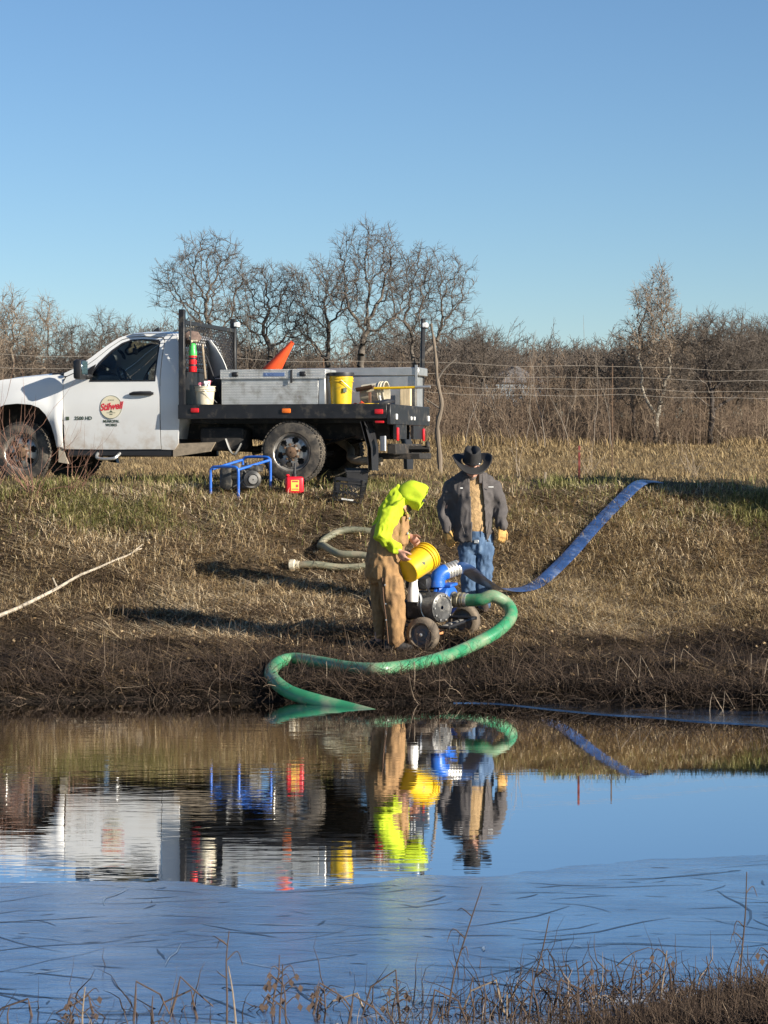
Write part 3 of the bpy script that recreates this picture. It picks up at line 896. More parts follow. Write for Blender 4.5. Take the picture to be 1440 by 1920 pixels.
# ---- headache rack: posts, expanded-metal screen, lower plate
px_ = -1.455
for yq in (.045, WID - .045):
    po = MB(); po.box((px_, yq, 1.60), (.075, .075, 1.24), None, .006); po.build('rack_post', M_black, truck)
bm_ = MB(); bm_.span(px_ - .025, px_ + .025, .083, WID - .083, 2.03, 2.085, .004); bm_.span(px_ - .025, px_ + .025, .083, WID - .083, 1.43, 1.47, .004); bm_.build('rack_crossbar', M_black, truck)
sc = MB()
pitch_ = .072
def clip_seg(y0, z0, dy, dz):
    ts = [0]
    tmax = min((WID - .083 - y0) / dy if dy > 0 else (y0 - .083) / -dy, (2.03 - z0) / dz)
    return tmax
for k in range(int((WID + .7) / pitch_)):
    for sgn in (1, -1):
        y0 = .083 - .60 + k * pitch_ if sgn > 0 else WID - .083 + .60 - k * pitch_
        z0 = 1.47
        # start where the strand enters the frame
        if sgn > 0 and y0 < .083: z0 += (.083 - y0); y0 = .083
        if sgn < 0 and y0 > WID - .083: z0 += (y0 - (WID - .083)); y0 = WID - .083
        if z0 >= 2.03: continue
        t = clip_seg(y0, z0, sgn, 1.0)
        if t <= .01: continue
        sc.tube([(px_, y0, z0), (px_, y0 + sgn * t, z0 + t)], .0058, 4, caps=False)
sc.build('mesh_screen', M_black, truck)
lpn = MB(); lpn.span(px_ - .012, px_ + .012, .083, WID - .083, 1.00, 1.428); lpn.build('rack_plate', M_black, truck)
rp = MB(); rp.tube([(1.20, WID - .06, .99), (1.22, WID - .05, 2.19)], .032, 8); rp.build('rear_rack_post', M_black, truck)
for (xq, zq) in ((px_ + .055, 2.14), (1.25, 2.10)):
    cl = MB(); cl.box((xq, WID - .06, zq), (.07, .09, .065), None, .01); cl.build('rack_clamp', M_wht, truck)
cl = MB(); cl.tube([(px_ + .06, .05, 2.08), (px_ + .09, .05, 2.12), (px_ + .11, .05, 2.08), (px_ + .115, .05, 1.75)], .008, 6); cl.build('hook', M_black, truck)
fin = MB(); fin.prism([(-2.30, 1.955), (-2.13, 1.965), (-2.16, 2.06)], 1.13, 1.17); fin.build('roof_aerial', M_plast, truck)
bc = MB(); bc.box((-1.66, 1.15, 2.015), (.22, .42, .075), None, .02, 2); bc.build('roof_beacon', mk('faded_beacon', (.42, .36, .25), rough=.4), truck)

# ---- writing on the door
def text(s, size, loc, mat, parent, name, shear=0.0, bold=0.0, sx=1.0, rot=0.0):
    """flat letters on the near side, reading left to right along +x"""
    cu = bpy.data.curves.new('t', 'FONT')
    cu.body = s; cu.size = size; cu.shear = shear; cu.offset = bold
    cu.align_x = 'CENTER'; cu.align_y = 'CENTER'; cu.extrude = .0008
    to = bpy.data.objects.new('t', cu); COL.objects.link(to)
    dg = bpy.context.evaluated_depsgraph_get(); dg.update()
    me = bpy.data.meshes.new_from_object(to.evaluated_get(dg))
    bpy.data.objects.remove(to)
    M = Matrix.Translation(Vector(loc)) @ Matrix.Rotation(math.pi / 2, 4, 'X') @ Matrix.Rotation(rot, 4, 'Z') @ Matrix.Diagonal((sx, 1, 1, 1))
    me.transform(M)
    return finish(name, me, mat, parent, smooth=False)
M_logo = mk('cream_decal', (.66, .60, .44), rough=.5, var=.04)
M_ink = mk('dark_green_ink', (.05, .07, .04), rough=.5, var=.05)
M_redink = mk('red_ink', (.55, .03, .045), rough=.5, var=.05)
lx, lz = -2.445, .975
dd = MB()
dd.lathe([(.150, -.006), (.150, .0012)], (lx, ycab(lx, lz) - .0006, lz), (0, -1, 0), 40)
lg = dd.build('door_emblem', M_logo, near_door)
dr = MB()
rp_ = [(lx + math.cos(a) * .148, ycab(lx, lz) - .0020, lz + math.sin(a) * .148) for a in np.linspace(0, 2 * math.pi, 49)]
dr.tube(rp_, .0026, 5, caps=False); dr.build('emblem_ring', M_ink, lg)
yt = ycab(lx, lz) - .0026
text('Stilwell', .125, (lx, yt - .0008, lz + .005), M_redink, lg, 'lettering', shear=.35, bold=.004, sx=.86, rot=.10)
tt = MB()
for k in range(3): tt.box((lx - .03 + .03 * k, yt, lz + .09), (.022, .002, .008))
tt.box((lx, yt, lz - .075), (.12, .002, .006)); tt.box((lx, yt, lz - .095), (.04, .002, .010)); tt.prism([(lx - .025, lz - .066), (lx + .025, lz - .066), (lx, lz - .04)], yt, yt + .002); tag(tt.build('emblem_motif', M_ink, lg), kind='stuff')
text('MUNICIPAL', .047, (lx, ycab(lx, .795) - .0028, .79), M_ink, near_door, 'lettering', sx=.92, bold=.001)
text('WORKS', .047, (lx, ycab(lx, .74) - .0028, .742), M_ink, near_door, 'lettering', sx=.92, bold=.001)
text('2500 HD', .062, (-2.83, ycab(-2.85, .83) - .003, .83), M_ink, near_door, 'lettering', bold=.0015, sx=1.05)
bd = MB(); bd.box((-3.045, ycab(-3.04, .83) - .004, .83), (.045, .008, .045), None, .003); bd.build('badge', M_ink, near_door)
# ================================================================== THINGS ON THE DECK (top-level, in world space)
def on_truck(name, label, cat, x, y, z, rz=0.0):
    o = empty(name, TW(x, y, z), -TH + rz)
    return tag(o, label, cat)
DZ = .986
def mat_tread():
    m = mk('aluminium_tread_plate', (.56, .56, .54), rough=.42, metal=.6, var=.15, vscale=5, dirt=((.20, .17, .13), .3, 4.0))
    t = m.node_tree; L = t.links.new
    p = t.nodes['Principled BSDF']
    tc = N(t, 'ShaderNodeTexCoord')
    sx = N(t, 'ShaderNodeSeparateXYZ'); L(tc.outputs['Object'], sx.inputs[0])
    # lozenges in two directions on a 34 mm lattice
    outs = []
    for ph, sg in ((0, 1), (.5, -1)):
        def fr(sock_expr):
            f = N(t, 'ShaderNodeMath', operation='FRACT'); L(sock_expr, f.inputs[0])
            s = N(t, 'ShaderNodeMath', operation='SUBTRACT'); s.inputs[1].default_value = .5; L(f.outputs[0], s.inputs[0])
            return s.outputs[0]
        def lin(a, ka, off):
            q = N(t, 'ShaderNodeMath', operation='MULTIPLY_ADD'); q.inputs[1].default_value = ka; q.inputs[2].default_value = off; L(a, q.inputs[0]); return q.outputs[0]
        fx = fr(lin(sx.outputs[0], 1 / .034, ph)); fz = fr(lin(sx.outputs[2], 1 / .034, 0))
        c, s_ = math.cos(R(45)), math.sin(R(45)) * sg
        a = N(t, 'ShaderNodeMath', operation='MULTIPLY'); a.inputs[1].default_value = c; L(fx, a.inputs[0])
        a2 = N(t, 'ShaderNodeMath', operation='MULTIPLY_ADD'); a2.inputs[1].default_value = s_; L(fz, a2.inputs[0]); L(a.outputs[0], a2.inputs[2])
        b = N(t, 'ShaderNodeMath', operation='MULTIPLY'); b.inputs[1].default_value = -s_; L(fx, b.inputs[0])
        b2 = N(t, 'ShaderNodeMath', operation='MULTIPLY_ADD'); b2.inputs[1].default_value = c; L(fz, b2.inputs[0]); L(b.outputs[0], b2.inputs[2])
        A = N(t, 'ShaderNodeMath', operation='ABSOLUTE'); L(a2.outputs[0], A.inputs[0])
        B = N(t, 'ShaderNodeMath', operation='ABSOLUTE'); L(b2.outputs[0], B.inputs[0])
        e = N(t, 'ShaderNodeMath', operation='MULTIPLY_ADD'); e.inputs[1].default_value = 3.2; L(B.outputs[0], e.inputs[0]); L(A.outputs[0], e.inputs[2])
        r = N(t, 'ShaderNodeMapRange'); r.inputs[1].default_value = .42; r.inputs[2].default_value = .22; L(e.outputs[0], r.inputs[0])
        outs.append(r.outputs[0])
    mx = N(t, 'ShaderNodeMath', operation='MAXIMUM'); L(outs[0], mx.inputs[0]); L(outs[1], mx.inputs[1])
    bp = N(t, 'ShaderNodeBump', i_Strength=1.0, i_Distance=.004); L(mx.outputs[0], bp.inputs['Height']); L(bp.outputs[0], p.inputs['Normal'])
    return m
M_tread = mat_tread()
M_yel = mk('yellow_plastic', (.66, .42, .012), rough=.4, var=.08, vscale=9, dirt=((.20, .13, .03), .12, 9.0))
M_org = mk('orange_plastic', (.80, .09, .02), rough=.5, var=.1)
M_cream = mk('cream_plastic', (.62, .56, .42), rough=.55, var=.12, vscale=9, dirt=((.30, .23, .15), .25, 8.0))
M_blue = mk('blue_paint', (.02, .12, .50), rough=.35, var=.12, dirt=((.16, .13, .1), .12, 12.0))

tb = on_truck('tool_box', 'long tread-plate aluminium tool box on the near side of the truck deck', 'tool box', -.28, .42, DZ)
b = MB(); b.span(-.69, .60, -.25, .25, .0, .395, .006); b.build('body', M_tread, tb)
e = MB(); e.span(.601, .69, -.252, .252, .0, .395, .008); e.build('end_panel', M_alu, tb)
l = MB(); l.span(-.70, .70, -.27, .26, .402, .462, .008); l.span(-.70, .70, -.275, -.262, .34, .461, .003); lid = l.build('lid', M_tread, tb)
for xq in (-.50, .40):
    k = MB(); k.box((xq, -.28, .40), (.085, .02, .06), None, .008); k.box((xq + .012, -.292, .40), (.045, .014, .03), None, .004); k.build('latch', M_plast, lid)
k = MB(); k.box((.25, -.279, .37), (.028, .014, .17), None, .003); k.build('hasp', M_plast, lid)
k = MB(); k.box((.02, -.2775, .395), (.28, .004, .05), None, .001); k.tube(bez([(-.10, -.281, .385), (-.085, -.281, .412), (-.07, -.281, .38), (-.045, -.281, .405), (-.02, -.281, .385), (.0, -.281, .40), (.03, -.281, .388)], 4), .0035, 4); k.build('maker_plate', mk('blue_grey_sticker', (.10, .16, .32), rough=.5), lid)

fb = on_truck('tool_box', 'smooth grey aluminium tool box along the far side of the truck deck', 'tool box', .62, 1.98, DZ)
b = MB(); b.span(-1.0, .60, -.25, .25, 0, .42, .006); b.build('body', M_alu, fb)
l = MB(); l.span(-1.02, .66, -.27, .27, .422, .53, .008); l.build('lid', M_alu, fb)
k = MB(); k.span(.61, .64, -.285, -.255, -.0, .56); k.build('corner_strip', M_alu, fb)

def bucket(name, label, loc, mat, lidmat=None, h=.37, r0=.128, r1=.15, axis=(0, 0, 1), handle=True):
    o = empty(name, loc); tag(o, label, 'bucket')
    prof = [(.004, .004), (r0 - .006, .004), (r0, .012), (r0 + (r1 - r0) * .75, h * .74), (r1 + .008, h * .745), (r1 + .008, h * .77), (r1 - .001, h * .775), (r1 - .001, h * .83), (r1 + .008, h * .835), (r1 + .008, h * .86), (r1, h * .865), (r1, h * .96), (r1 + .01, h * .965), (r1 + .01, h), (r1 - .004, h), (r0 - .004, .02), (.004, .02)]
    m = MB(); m.lathe(prof, (0, 0, 0), axis, 36, caps=False); m.build('shell', mat, o, ang=25)
    if lidmat:
        m = MB(); m.lathe([(r1 + .014, h - .03), (r1 + .016, h), (r1 + .014, h + .016), (r1 - .01, h + .017), (r1 - .02, h + .008), (.003, h + .008)], (0, 0, 0), axis, 36, caps=False); m.build('lid', lidmat, o)
    if handle:
        a = Vector(axis).normalized(); u, v = frame_of(a)
        pts = [a * (h * .80 - .16 * math.sin(t)) + u * math.cos(t) * (r1 + .02) + v * (-(r1 + .02) * .35 * math.sin(t) - .8 * r1 * math.sin(t)) for t in np.linspace(0, math.pi, 15)]
        m = MB(); m.tube(pts, .0035, 6); m.build('bail', M_alu, o)
    return o
yb = bucket('bucket', 'yellow bucket with black lid at the end of the tool box on the truck deck', TW(.585, .30, DZ), M_yel, M_plast, h=.40)
k = MB(); k.box((.05, -.148, .19), (.045, .004, .06), Matrix.Rotation(R(20), 3, 'Z')); k.build('print', M_ink, yb)
wb = bucket('bucket', 'off-white bucket full of spray bottles at the foot of the black rack', TW(-1.19, .17, DZ), M_cream, None, h=.25, r0=.105, r1=.128)
M_pink = mk('pink_plastic', (.70, .20, .26), rough=.4, var=.1)
for k, (dx, dy, hh, mt) in enumerate(((-.055, -.04, .30, M_pink), (.02, -.05, .32, M_wht), (.05, .0, .33, M_pink))):
    s = empty('spray_bottle', TW(-1.19 + dx, .17 + dy, DZ + .022), -TH + .6 * k)
    tag(s, ['pink spray bottle leaning at the left of the off-white bucket', 'white-headed spray bottle in front in the off-white bucket', 'pink spray bottle at the right of the off-white bucket'][k], 'bottle', 'bottles in the off-white bucket')
    m = MB(); m.lathe([(.004, 0), (.032, .0), (.034, .02), (.034, hh * .62), (.014, hh * .75), (.014, hh * .80)], n=16, caps=False); m.build('bottle', M_wht, s)
    m = MB(); m.box((0, 0, hh * .86), (.045, .03, .04), None, .008); m.box((.035, 0, hh * .89), (.06, .024, .022), None, .006); m.box((.02, 0, hh * .80), (.012, .016, .05), Matrix.Rotation(.4, 3, 'Y')); m.build('trigger_head', mt, s)
# extinguisher on the rack
fx = on_truck('fire_extinguisher', 'red fire extinguisher with green collar hung on the black rack behind the cab', 'extinguisher', -1.335, .11, 1.42)
m = MB(); m.lathe([(.004, 0), (.048, 0), (.052, .012), (.052, .23), (.046, .265), (.03, .285)], n=24, caps=False); m.build('cylinder', mk('red_gloss', (.60, .015, .02), rough=.25, var=.05), fx)
m = MB(); m.lathe([(.054, .21), (.055, .25), (.048, .275), (.044, .30), (.044, .345), (.03, .365), (.004, .37)], n=24, caps=False); m.build('green_collar', mk('green_plastic', (.06, .45, .09), rough=.4, var=.1), fx)
m = MB(); m.tube(bez([(0, -.03, .38), (-.02, -.05, .42), (-.03, -.03, .46)], 4), .012, 6); m.box((.02, -.02, .40), (.09, .025, .02)); m.build('valve', M_cream, fx)
for zq in (.075, .16):
    m = MB(); m.lathe([(.0535, 0), (.0535, .022)], (0, 0, zq), n=24, caps=False); m.box((.06, 0, zq + .011), (.03, .03, .03)); m.build('strap', M_plast, fx)
# rags tied to the screen
rg = on_truck('rag_bundle', 'dull brown rags bundled at the top of the black rack screen', 'rags', -1.36, .17, 1.80)
m = MB(); m.lathe([(.01, 0), (.07, .02), (.10, .06), (.09, .11), (.05, .15), (.01, .16)], n=20, caps=False)
vv = np.array(m.v); vv = vv * np.array([1.3, .8, .9]) + .075 * np.column_stack([fbm(vv * 14, 31, 3), fbm(vv * 14, 47, 3), fbm(vv * 14, 59, 3)]); m.v = [tuple(q) for q in vv]
m.build('cloth', mk('dull_rag', (.16, .11, .09), rough=.95, var=.4, vscale=20), rg)
# tools leaning on the rack
for k, (x0, x1, y0, z1, mt, lab) in enumerate(((-1.30, -1.21, .40, 1.80, M_tan, 'tan wooden-handled hoe leaning on the black rack'), (-1.28, -1.05, .44, 1.62, M_plast, 'black steel bar slanting from the rack to the deck'))):
    o = on_truck('garden_hoe' if k == 0 else 'pry_bar', lab, 'tool', x0, y0, DZ)
    m = MB()
    if k == 0:
        m.tube([(0.08, -.02, .0), (.0, 0, .80)], .016, 8); m.box((.085, -.02, .06), (.03, .16, .11), None, .01)
    else:
        m.tube(bez([(.26, -.03, .01), (.18, -.02, .22), (.04, 0, .60), (.0, 0, .68), (.03, 0, .70)], 4), .012, 8)
    m.build('shaft', mt, o)
# dark curved sheet between rack and tool box
ps = on_truck('plastic_sheet', 'dark curved plastic sheet with pale edge standing between rack and tool box', 'sheet', -1.13, .55, DZ)
m = MB()
def shf(s, t):
    zz = .86 * t
    xw = .28 - .22 * max(0, t - .45) ** 1.6 / .55 ** 1.6
    return (-.16 + xw * s, .05 + .10 * (s - .5) ** 2 - .10 * t + .0, zz)
m.grid(shf, list(np.linspace(0, 1, 9)), list(np.linspace(0, 1, 17)))
m.add([(x, y + .012, z) for x, y, z in m.v], [f[::-1] for f in m.f])
m.build('panel', mk('smoked_plastic', (.028, .034, .045), rough=.35, var=.2), ps)
m = MB(); m.tube([Vector(shf(1, t)) + Vector((.002, .005, 0)) for t in np.linspace(0, 1, 17)], .006, 6); m.tube([Vector(shf(q, .42)) + Vector((0, -.004, 0)) for q in np.linspace(0.3, 1, 9)], .004, 5); m.build('edge_bead', M_wht, ps)
# cone, its foot hidden behind the near tool box
cn = empty('traffic_cone', TW(-.66, .98, DZ)); tag(cn, 'orange traffic cone tipped over behind the near tool box', 'cone')
a0, a1 = Vector((0, 0, .30)), Vector((.42, -.10, .82))
ax_ = (TW(.42, -.10, .82) - TW(0, 0, .30)).normalized()
base_w = TW(0, 0, .30) - truck_o
m = MB(); m.lathe([(.15, 0), (.145, .03), (.035, .66), (.03, .70), (.022, .70)], base_w, ax_, 24, caps=False); m.build('cone_body', M_org, cn, ang=30)
u_, v_2 = frame_of(ax_)
m = MB(); m.box(base_w - ax_ * .01, (.34, .34, .03), Matrix((u_, v_2, ax_)).transposed(), .01); m.build('cone_base', M_org, cn)
# cream pail lying on its side, shovel, rubber dish, wood block, folded orange flag
cp = bucket('bucket', 'cream pail lying on its side in front of the far tool box', TW(.62, 1.25, DZ + .16), M_cream, None, h=.34, r0=.13, r1=.152, axis=(.95, -.28, .04), handle=False)
sv = on_truck('shovel', 'yellow-handled shovel laid across the truck deck by the cream pail', 'shovel', .78, 1.05, DZ)
m = MB(); m.tube([(.05, 0, .235), (.62, .0, .245)], .017, 8); m.build('handle', M_yel, sv)
m = MB(); m.tube([(.60, .0, .2445), (.80, .0, .25)], .019, 8); m.build('grip', M_alu, sv)
m = MB(); m.grid(lambda s, t: (-.18 + .22 * s, -.09 + .18 * t, .19 + .05 * (2 * t - 1) ** 2 + .04 * s), list(np.linspace(0, 1, 7)), list(np.linspace(0, 1, 9))); m.span(-.02, .01, -.02, .02, .0, .19); m.build('blade', mk('rusty_blade', (.17, .09, .055), rough=.8, var=.3, vscale=15), sv)
dsh = on_truck('rubber_dish', 'round black rubber dish tilted at the rear edge of the truck deck', 'dish', 1.08, .42, DZ)
m = MB(); m.lathe([(.17, .012), (.175, .03), (.165, .05), (.10, .065), (.02, .068)], (0, 0, 0), (-.16, -.1, 1), 28, caps=False); m.build('bowl', M_plast, dsh)
m = MB(); m.lathe([(.012, .05), (.012, .11), (.022, .115), (.004, .13)], (0, 0, 0), (-.16, -.1, 1), 10); m.build('knob', M_wht, dsh)
wd = on_truck('wood_block', 'pale upright lumber block at the far rear corner of the truck deck', 'lumber', 1.13, 1.60, DZ)
m = MB(); m.span(-.07, .07, -.05, .05, 0, .26, .006); m.build('block', mk('pale_lumber', (.60, .48, .30), rough=.8, var=.2, vscale=8, stretch=(8, 8, 1)), wd)
og = on_truck('orange_flag', 'crumpled orange safety flag on the deck beside the yellow bucket', 'flag', .80, .45, DZ)
m = MB(); m.grid(lambda s, t: (-.10 + .2 * s, -.08 + .16 * t, .012 + .05 * (.5 + .5 * math.sin(9 * s + 4 * t)) * (1 - abs(2 * s - 1))), list(np.linspace(0, 1, 13)), list(np.linspace(0, 1, 9))); m.build('cloth', M_org, og)
yr = on_truck('yellow_strap', 'thin yellow strap lying along the near edge of the truck deck', 'strap', .9, .10, DZ)
m = MB(); m.tube(bez([(-.05, .06, .012), (.05, .0, .012), (.14, .05, .015), (.22, .0, .012)], 5), .010, 6); m.build('webbing', M_yel, yr)
# ================================================================== GEAR ON THE BANK
# ---- blue-framed engine set
A_, B_, C_ = ghit(395, 927), ghit(447, 936), ghit(507, 917)
gen = empty('portable_engine', (A_ + C_) / 2); tag(gen, 'small engine in a blue tube frame on the grass below the truck', 'engine')
G0 = (A_ + C_) / 2
D_ = A_ + C_ - B_
HG = .37
def gl(p): return Vector(p) - G0
def hoop(p, q, name):
    p, q = gl(p), gl(q)
    zt = max(p.z, q.z) + HG - .03
    d = (q - p); d.z = 0; d.normalize()
    pts = [p - Vector((0, 0, .03)), Vector((p.x, p.y, zt - .07)), Vector((p.x, p.y, zt)) + d * .015 - Vector((0, 0, .025)), Vector((p.x, p.y, zt)) + d * .07,
           Vector((q.x, q.y, zt)) - d * .07, Vector((q.x, q.y, zt)) - d * .015 - Vector((0, 0, .025)), Vector((q.x, q.y, zt - .07)), q - Vector((0, 0, .03))]
    m = MB(); m.tube(bez(pts, 4), .018, 10); m.build(name, M_blue, gen)
    return pts[3].z
z1 = hoop(A_, B_, 'frame_hoop'); z2 = hoop(D_, C_, 'frame_hoop')
m = MB()
for p, q in ((A_, D_), (B_, C_)):
    p, q = gl(p), gl(q)
    m.tube([(p.x, p.y, z1 - .035), (q.x, q.y, z2 - .035)], .017, 10)
m.build('frame_rail', M_blue, gen)
M_eng = mk('engine_black', (.035, .035, .035), rough=.5, var=.3, vscale=14, dirt=((.16, .14, .11), .3, 14.0))
M_enggrey = mk('engine_grey', (.20, .195, .185), rough=.5, metal=.3, var=.3, vscale=14, dirt=((.15, .12, .09), .25, 14.0))
ce = Vector((.02, .0, 0)); RE = Matrix.Rotation(R(-18), 3, 'Z')
m = MB(); m.box(ce + Vector((-.02, 0, .15)), (.34, .28, .24), RE, .03, 2); m.box(ce + Vector((-.16, 0, .16)), (.18, .30, .30), RE, .05, 2); m.build('alternator', M_eng, gen)
m = MB(); m.box(ce + Vector((.07, .0, .285)), (.34, .26, .09), RE, .03, 2); m.lathe([(.03, 0), (.03, .03)], ce + Vector((.06, 0, .33)), n=14); m.build('fuel_tank', M_eng, gen)
m = MB(); m.lathe([(.11, 0), (.115, .02), (.11, .05), (.07, .07), (.065, .055), (.02, .05)], ce + Vector((.13, -.16, .15)), (.25, -1, 0), 24, caps=False); m.build('recoil_cover', M_eng, gen)
m = MB(); m.lathe([(.06, .07), (.055, .085), (.01, .088)], ce + Vector((.13, -.16, .15)), (.25, -1, 0), 20, caps=False); m.box(ce + Vector((.03, -.125, .30)), (.09, .015, .03), RE); m.build('badge_plate', M_enggrey, gen)
m = MB(); m.box(ce + Vector((-.06, -.10, .30)), (.10, .08, .10), RE, .02, 2); m.tube(bez([ce + Vector((.0, -.17, .13)), ce + Vector((.08, -.22, .06)), ce + Vector((.17, -.2, .07)), ce + Vector((.2, -.16, .15))], 4), .010, 6); m.build('air_filter', M_enggrey, gen)
m = MB(); m.lathe([(.025, 0), (.028, .03), (.01, .04)], ce + Vector((-.03, -.05, .30)), n=12); m.build('filler_cap', mk('tan_cap', (.45, .26, .16), rough=.6), gen)
m = MB()
for k in range(7): m.box(ce + Vector((-.04, -.135, .17 + .018 * k)), (.13, .09, .006), RE)
tag(m.build('cooling_fins', M_enggrey, gen), kind='stuff')
m = MB(); m.tube(bez([ce + Vector((.02, -.17, .28)), ce + Vector((.06, -.19, .22)), ce + Vector((.0, -.2, .12)), ce + Vector((-.1, -.17, .06))], 5), .008, 6); m.build('ignition_cable', M_enggrey, gen)
m = MB(); m.box(ce + Vector((.09, -.134, .285)), (.14, .006, .035), RE); m.build('maker_label', M_wht, gen)
# ---- petrol can
p = ghit(552, 929); gc = empty('fuel_can', p, R(8)); tag(gc, 'red plastic fuel can with yellow label in front of the rear wheel', 'fuel can')
M_canred = mk('red_plastic', (.60, .012, .025), rough=.4, var=.08)
m = MB(); m.box((0, 0, .108), (.225, .15, .215), None, .03, 3); m.box((-.085, 0, .23), (.05, .06, .03), None, .012); m.build('can_body', M_canred, gc)
m = MB(); m.box((0, -.0765, .105), (.10, .004, .135), None, .0015); lb = m.build('label', mk('yellow_label', (.78, .55, .08), rough=.5, var=.1), gc)
m = MB(); m.box((-.0, -.0795, .155), (.075, .002, .018)); m.box((.025, -.0795, .10), (.03, .002, .035)); m.box((0, -.0795, .06), (.08, .002, .012)); m.build('label_print', mk('label_red', (.45, .05, .05), rough=.5), lb)
m = MB(); m.lathe([(.035, .0), (.035, .03), (.02, .035), (.016, .10), (.010, .17)], (.0, 0, .215), (.05, 0, 1), 14); m.build('spout', M_plast, gc)
# ---- milk crate and black tub behind
p = ghit(653, 943); mcr = empty('milk_crate', p, R(-9)); tag(mcr, 'black plastic milk crate tilted on the grass behind the truck wheel', 'crate')
TILT = Matrix.Rotation(R(7), 3, 'Y')
def crate_side(M, w, h):
    m = MB()
    for k in range(7): m.box(M @ Vector((-w / 2 + w * k / 6, 0, h * .40)), (.008, .012, h * .66), M.to_3x3())
    for z in (.01, h * .38, h * .74): m.box(M @ Vector((0, 0, z)), (w, .012, .012), M.to_3x3())
    for k in range(4): m.box(M @ Vector((-w * .27 + w * .18 * k, .0, h * .42)), (.009, .014, h * .55), M.to_3x3() @ Matrix.Rotation(R(-52), 3, 'Y'))
    m.box(M @ Vector((0, 0, h * .93)), (w, .014, h * .13), M.to_3x3(), .004)
    for sx_ in (-1, 1): m.box(M @ Vector((sx_ * w / 2, 0, h / 2)), (.02, .02, h), M.to_3x3())
    return m
for k in range(4):
    T4 = TILT.to_4x4() @ Matrix.Rotation(k * math.pi / 2, 4, 'Z') @ Matrix.Translation((0, -.165, .0))
    crate_side(T4, .33, .29).build('side_panel', M_plast, mcr)
m = MB()
for k in range(8): m.box(TILT @ Vector((-.15 + .043 * k, 0, .008)), (.012, .33, .01), TILT); m.box(TILT @ Vector((0, -.15 + .043 * k, .010)), (.33, .012, .01), TILT)
m.build('floor_grid', M_plast, mcr)
m = MB(); m.box((0.02, -.178, .03), (.15, .008, .018), TILT); m.build('white_tag', M_wht, mcr)
p2 = p + Vector((.10, .62, 0)); p2.z = gz(p2.x, p2.y)
tu = empty('plastic_tub', p2, R(6)); tag(tu, 'black plastic tub standing just behind the milk crate', 'tub')
m = MB()
rr_ = []
for (hw, z) in ((.11, .0), (.14, .24), (.15, .24), (.15, .26), (.135, .26), (.105, .02)): rr_.append((hw, z))
vs, fs = [], []
for hw, z in rr_: vs += [(-hw, -hw * .75, z), (hw, -hw * .75, z), (hw, hw * .75, z + .03), (-hw, hw * .75, z + .03)]
for i in range(len(rr_) - 1):
    for k in range(4): fs.append((i * 4 + k, i * 4 + (k + 1) % 4, (i + 1) * 4 + (k + 1) % 4, (i + 1) * 4 + k))
fs += [(3, 2, 1, 0), tuple(range(20, 24))]
m.add(vs, fs); m.build('shell', M_plast, tu, smooth=False)

# ================================================================== TRASH PUMP ON WHEELS
W1 = at(793, 1187, 22.9); W1.z = gz(W1.x, W1.y) + .172          # near wheel centre
axd = Vector((math.sin(R(28)), math.cos(R(28)), 0.09)).normalized()
W2 = W1 + axd * .95
PO = (W1 + W2) / 2; PO.z = gz(PO.x, PO.y)
pump = empty('water_pump', PO); tag(pump, 'blue engine-driven water pump on a two-wheeled cart at the pond edge', 'pump')
def pl_(v): return Vector(v) - PO
sd = Vector((axd.y, -axd.x, 0)).normalized()        # across the axle, to the right
up = Vector((0, 0, 1))
M_hub = mk('grey_wheel_disc', (.13, .135, .15), rough=.45, var=.12, vscale=10, dirt=((.16, .13, .1), .3, 10.0))
M_wtyre = mk('pale_dirty_rubber', (.085, .068, .052), rough=.9, var=.3, vscale=10, bump=.3, bscale=60, dirt=((.22, .17, .12), .6, 7.0))
for c in (W1, W2):
    r = .172
    m = MB(); m.lathe([(.105, -.045), (.125, -.058), (.155, -.052), (r, -.034), (r + .003, 0), (r, .034), (.155, .052), (.125, .058), (.105, .045)], pl_(c), axd, 36, caps=False); ty = m.build('tyre', M_wtyre, pump, ang=40)
    m = MB(); m.lathe([(.008, -.030), (.05, -.032), (.06, -.022), (.098, -.020), (.112, -.048), (.112, .048), (.098, .02), (.05, .032), (.008, .03)], pl_(c), axd, 32, caps=False); m.build('wheel_disc', M_hub, ty, ang=30)
    m = MB(); m.lathe([(.02, -.032), (.02, -.055), (.012, -.062), (.002, -.063)], pl_(c), axd, 14); m.lathe([(.008, -.02), (.008, -.04)], pl_(c) + sd * -.045 + up * .01, axd, 8); m.build('hub_nut', M_alu, ty)
m = MB(); m.tube([pl_(W1 + axd * .03), pl_(W2 - axd * .03)], .022, 10)
m.build('axle', M_enggrey, pump)
fz = .05
m = MB()
c1, c2 = W1 + axd * .16 + up * fz, W2 - axd * .16 + up * fz
for c in (c1, c2):
    m.tube([pl_(c - sd * .52), pl_(c + sd * .22)], .018, 8)
m.tube([pl_(c1 - sd * .50), pl_(c2 - sd * .50)], .018, 8); m.tube([pl_(c1 + sd * .20), pl_(c2 + sd * .20)], .018, 8)
for c in (c1, c2): m.tube([pl_(c - sd * .48), pl_(c - sd * .48 - up * .22)], .016, 8)
for c in (c1, c2): m.tube(bez([pl_(c - sd * .50), pl_(c - sd * .62 + up * .1), pl_(c - sd * .72 + up * .28)], 4), .014, 8)
m.build('cart_frame', M_plast, pump)
m = MB(); m.box(pl_(W2 - axd * .34 + sd * .02 + up * -.005), (.075, .14, .07), Matrix.Rotation(R(28), 3, 'Z').inverted(), .01); m.build('battery_tray', M_enggrey, pump)
m = MB(); m.box(pl_(W1 + axd * .30 + sd * .045 - up * .01), (.012, .12, .075), Matrix.Rotation(R(-28), 3, 'Z'), .003); m.build('warning_label', mk('orange_label', (.75, .32, .14), rough=.5, var=.25, vscale=20), pump)
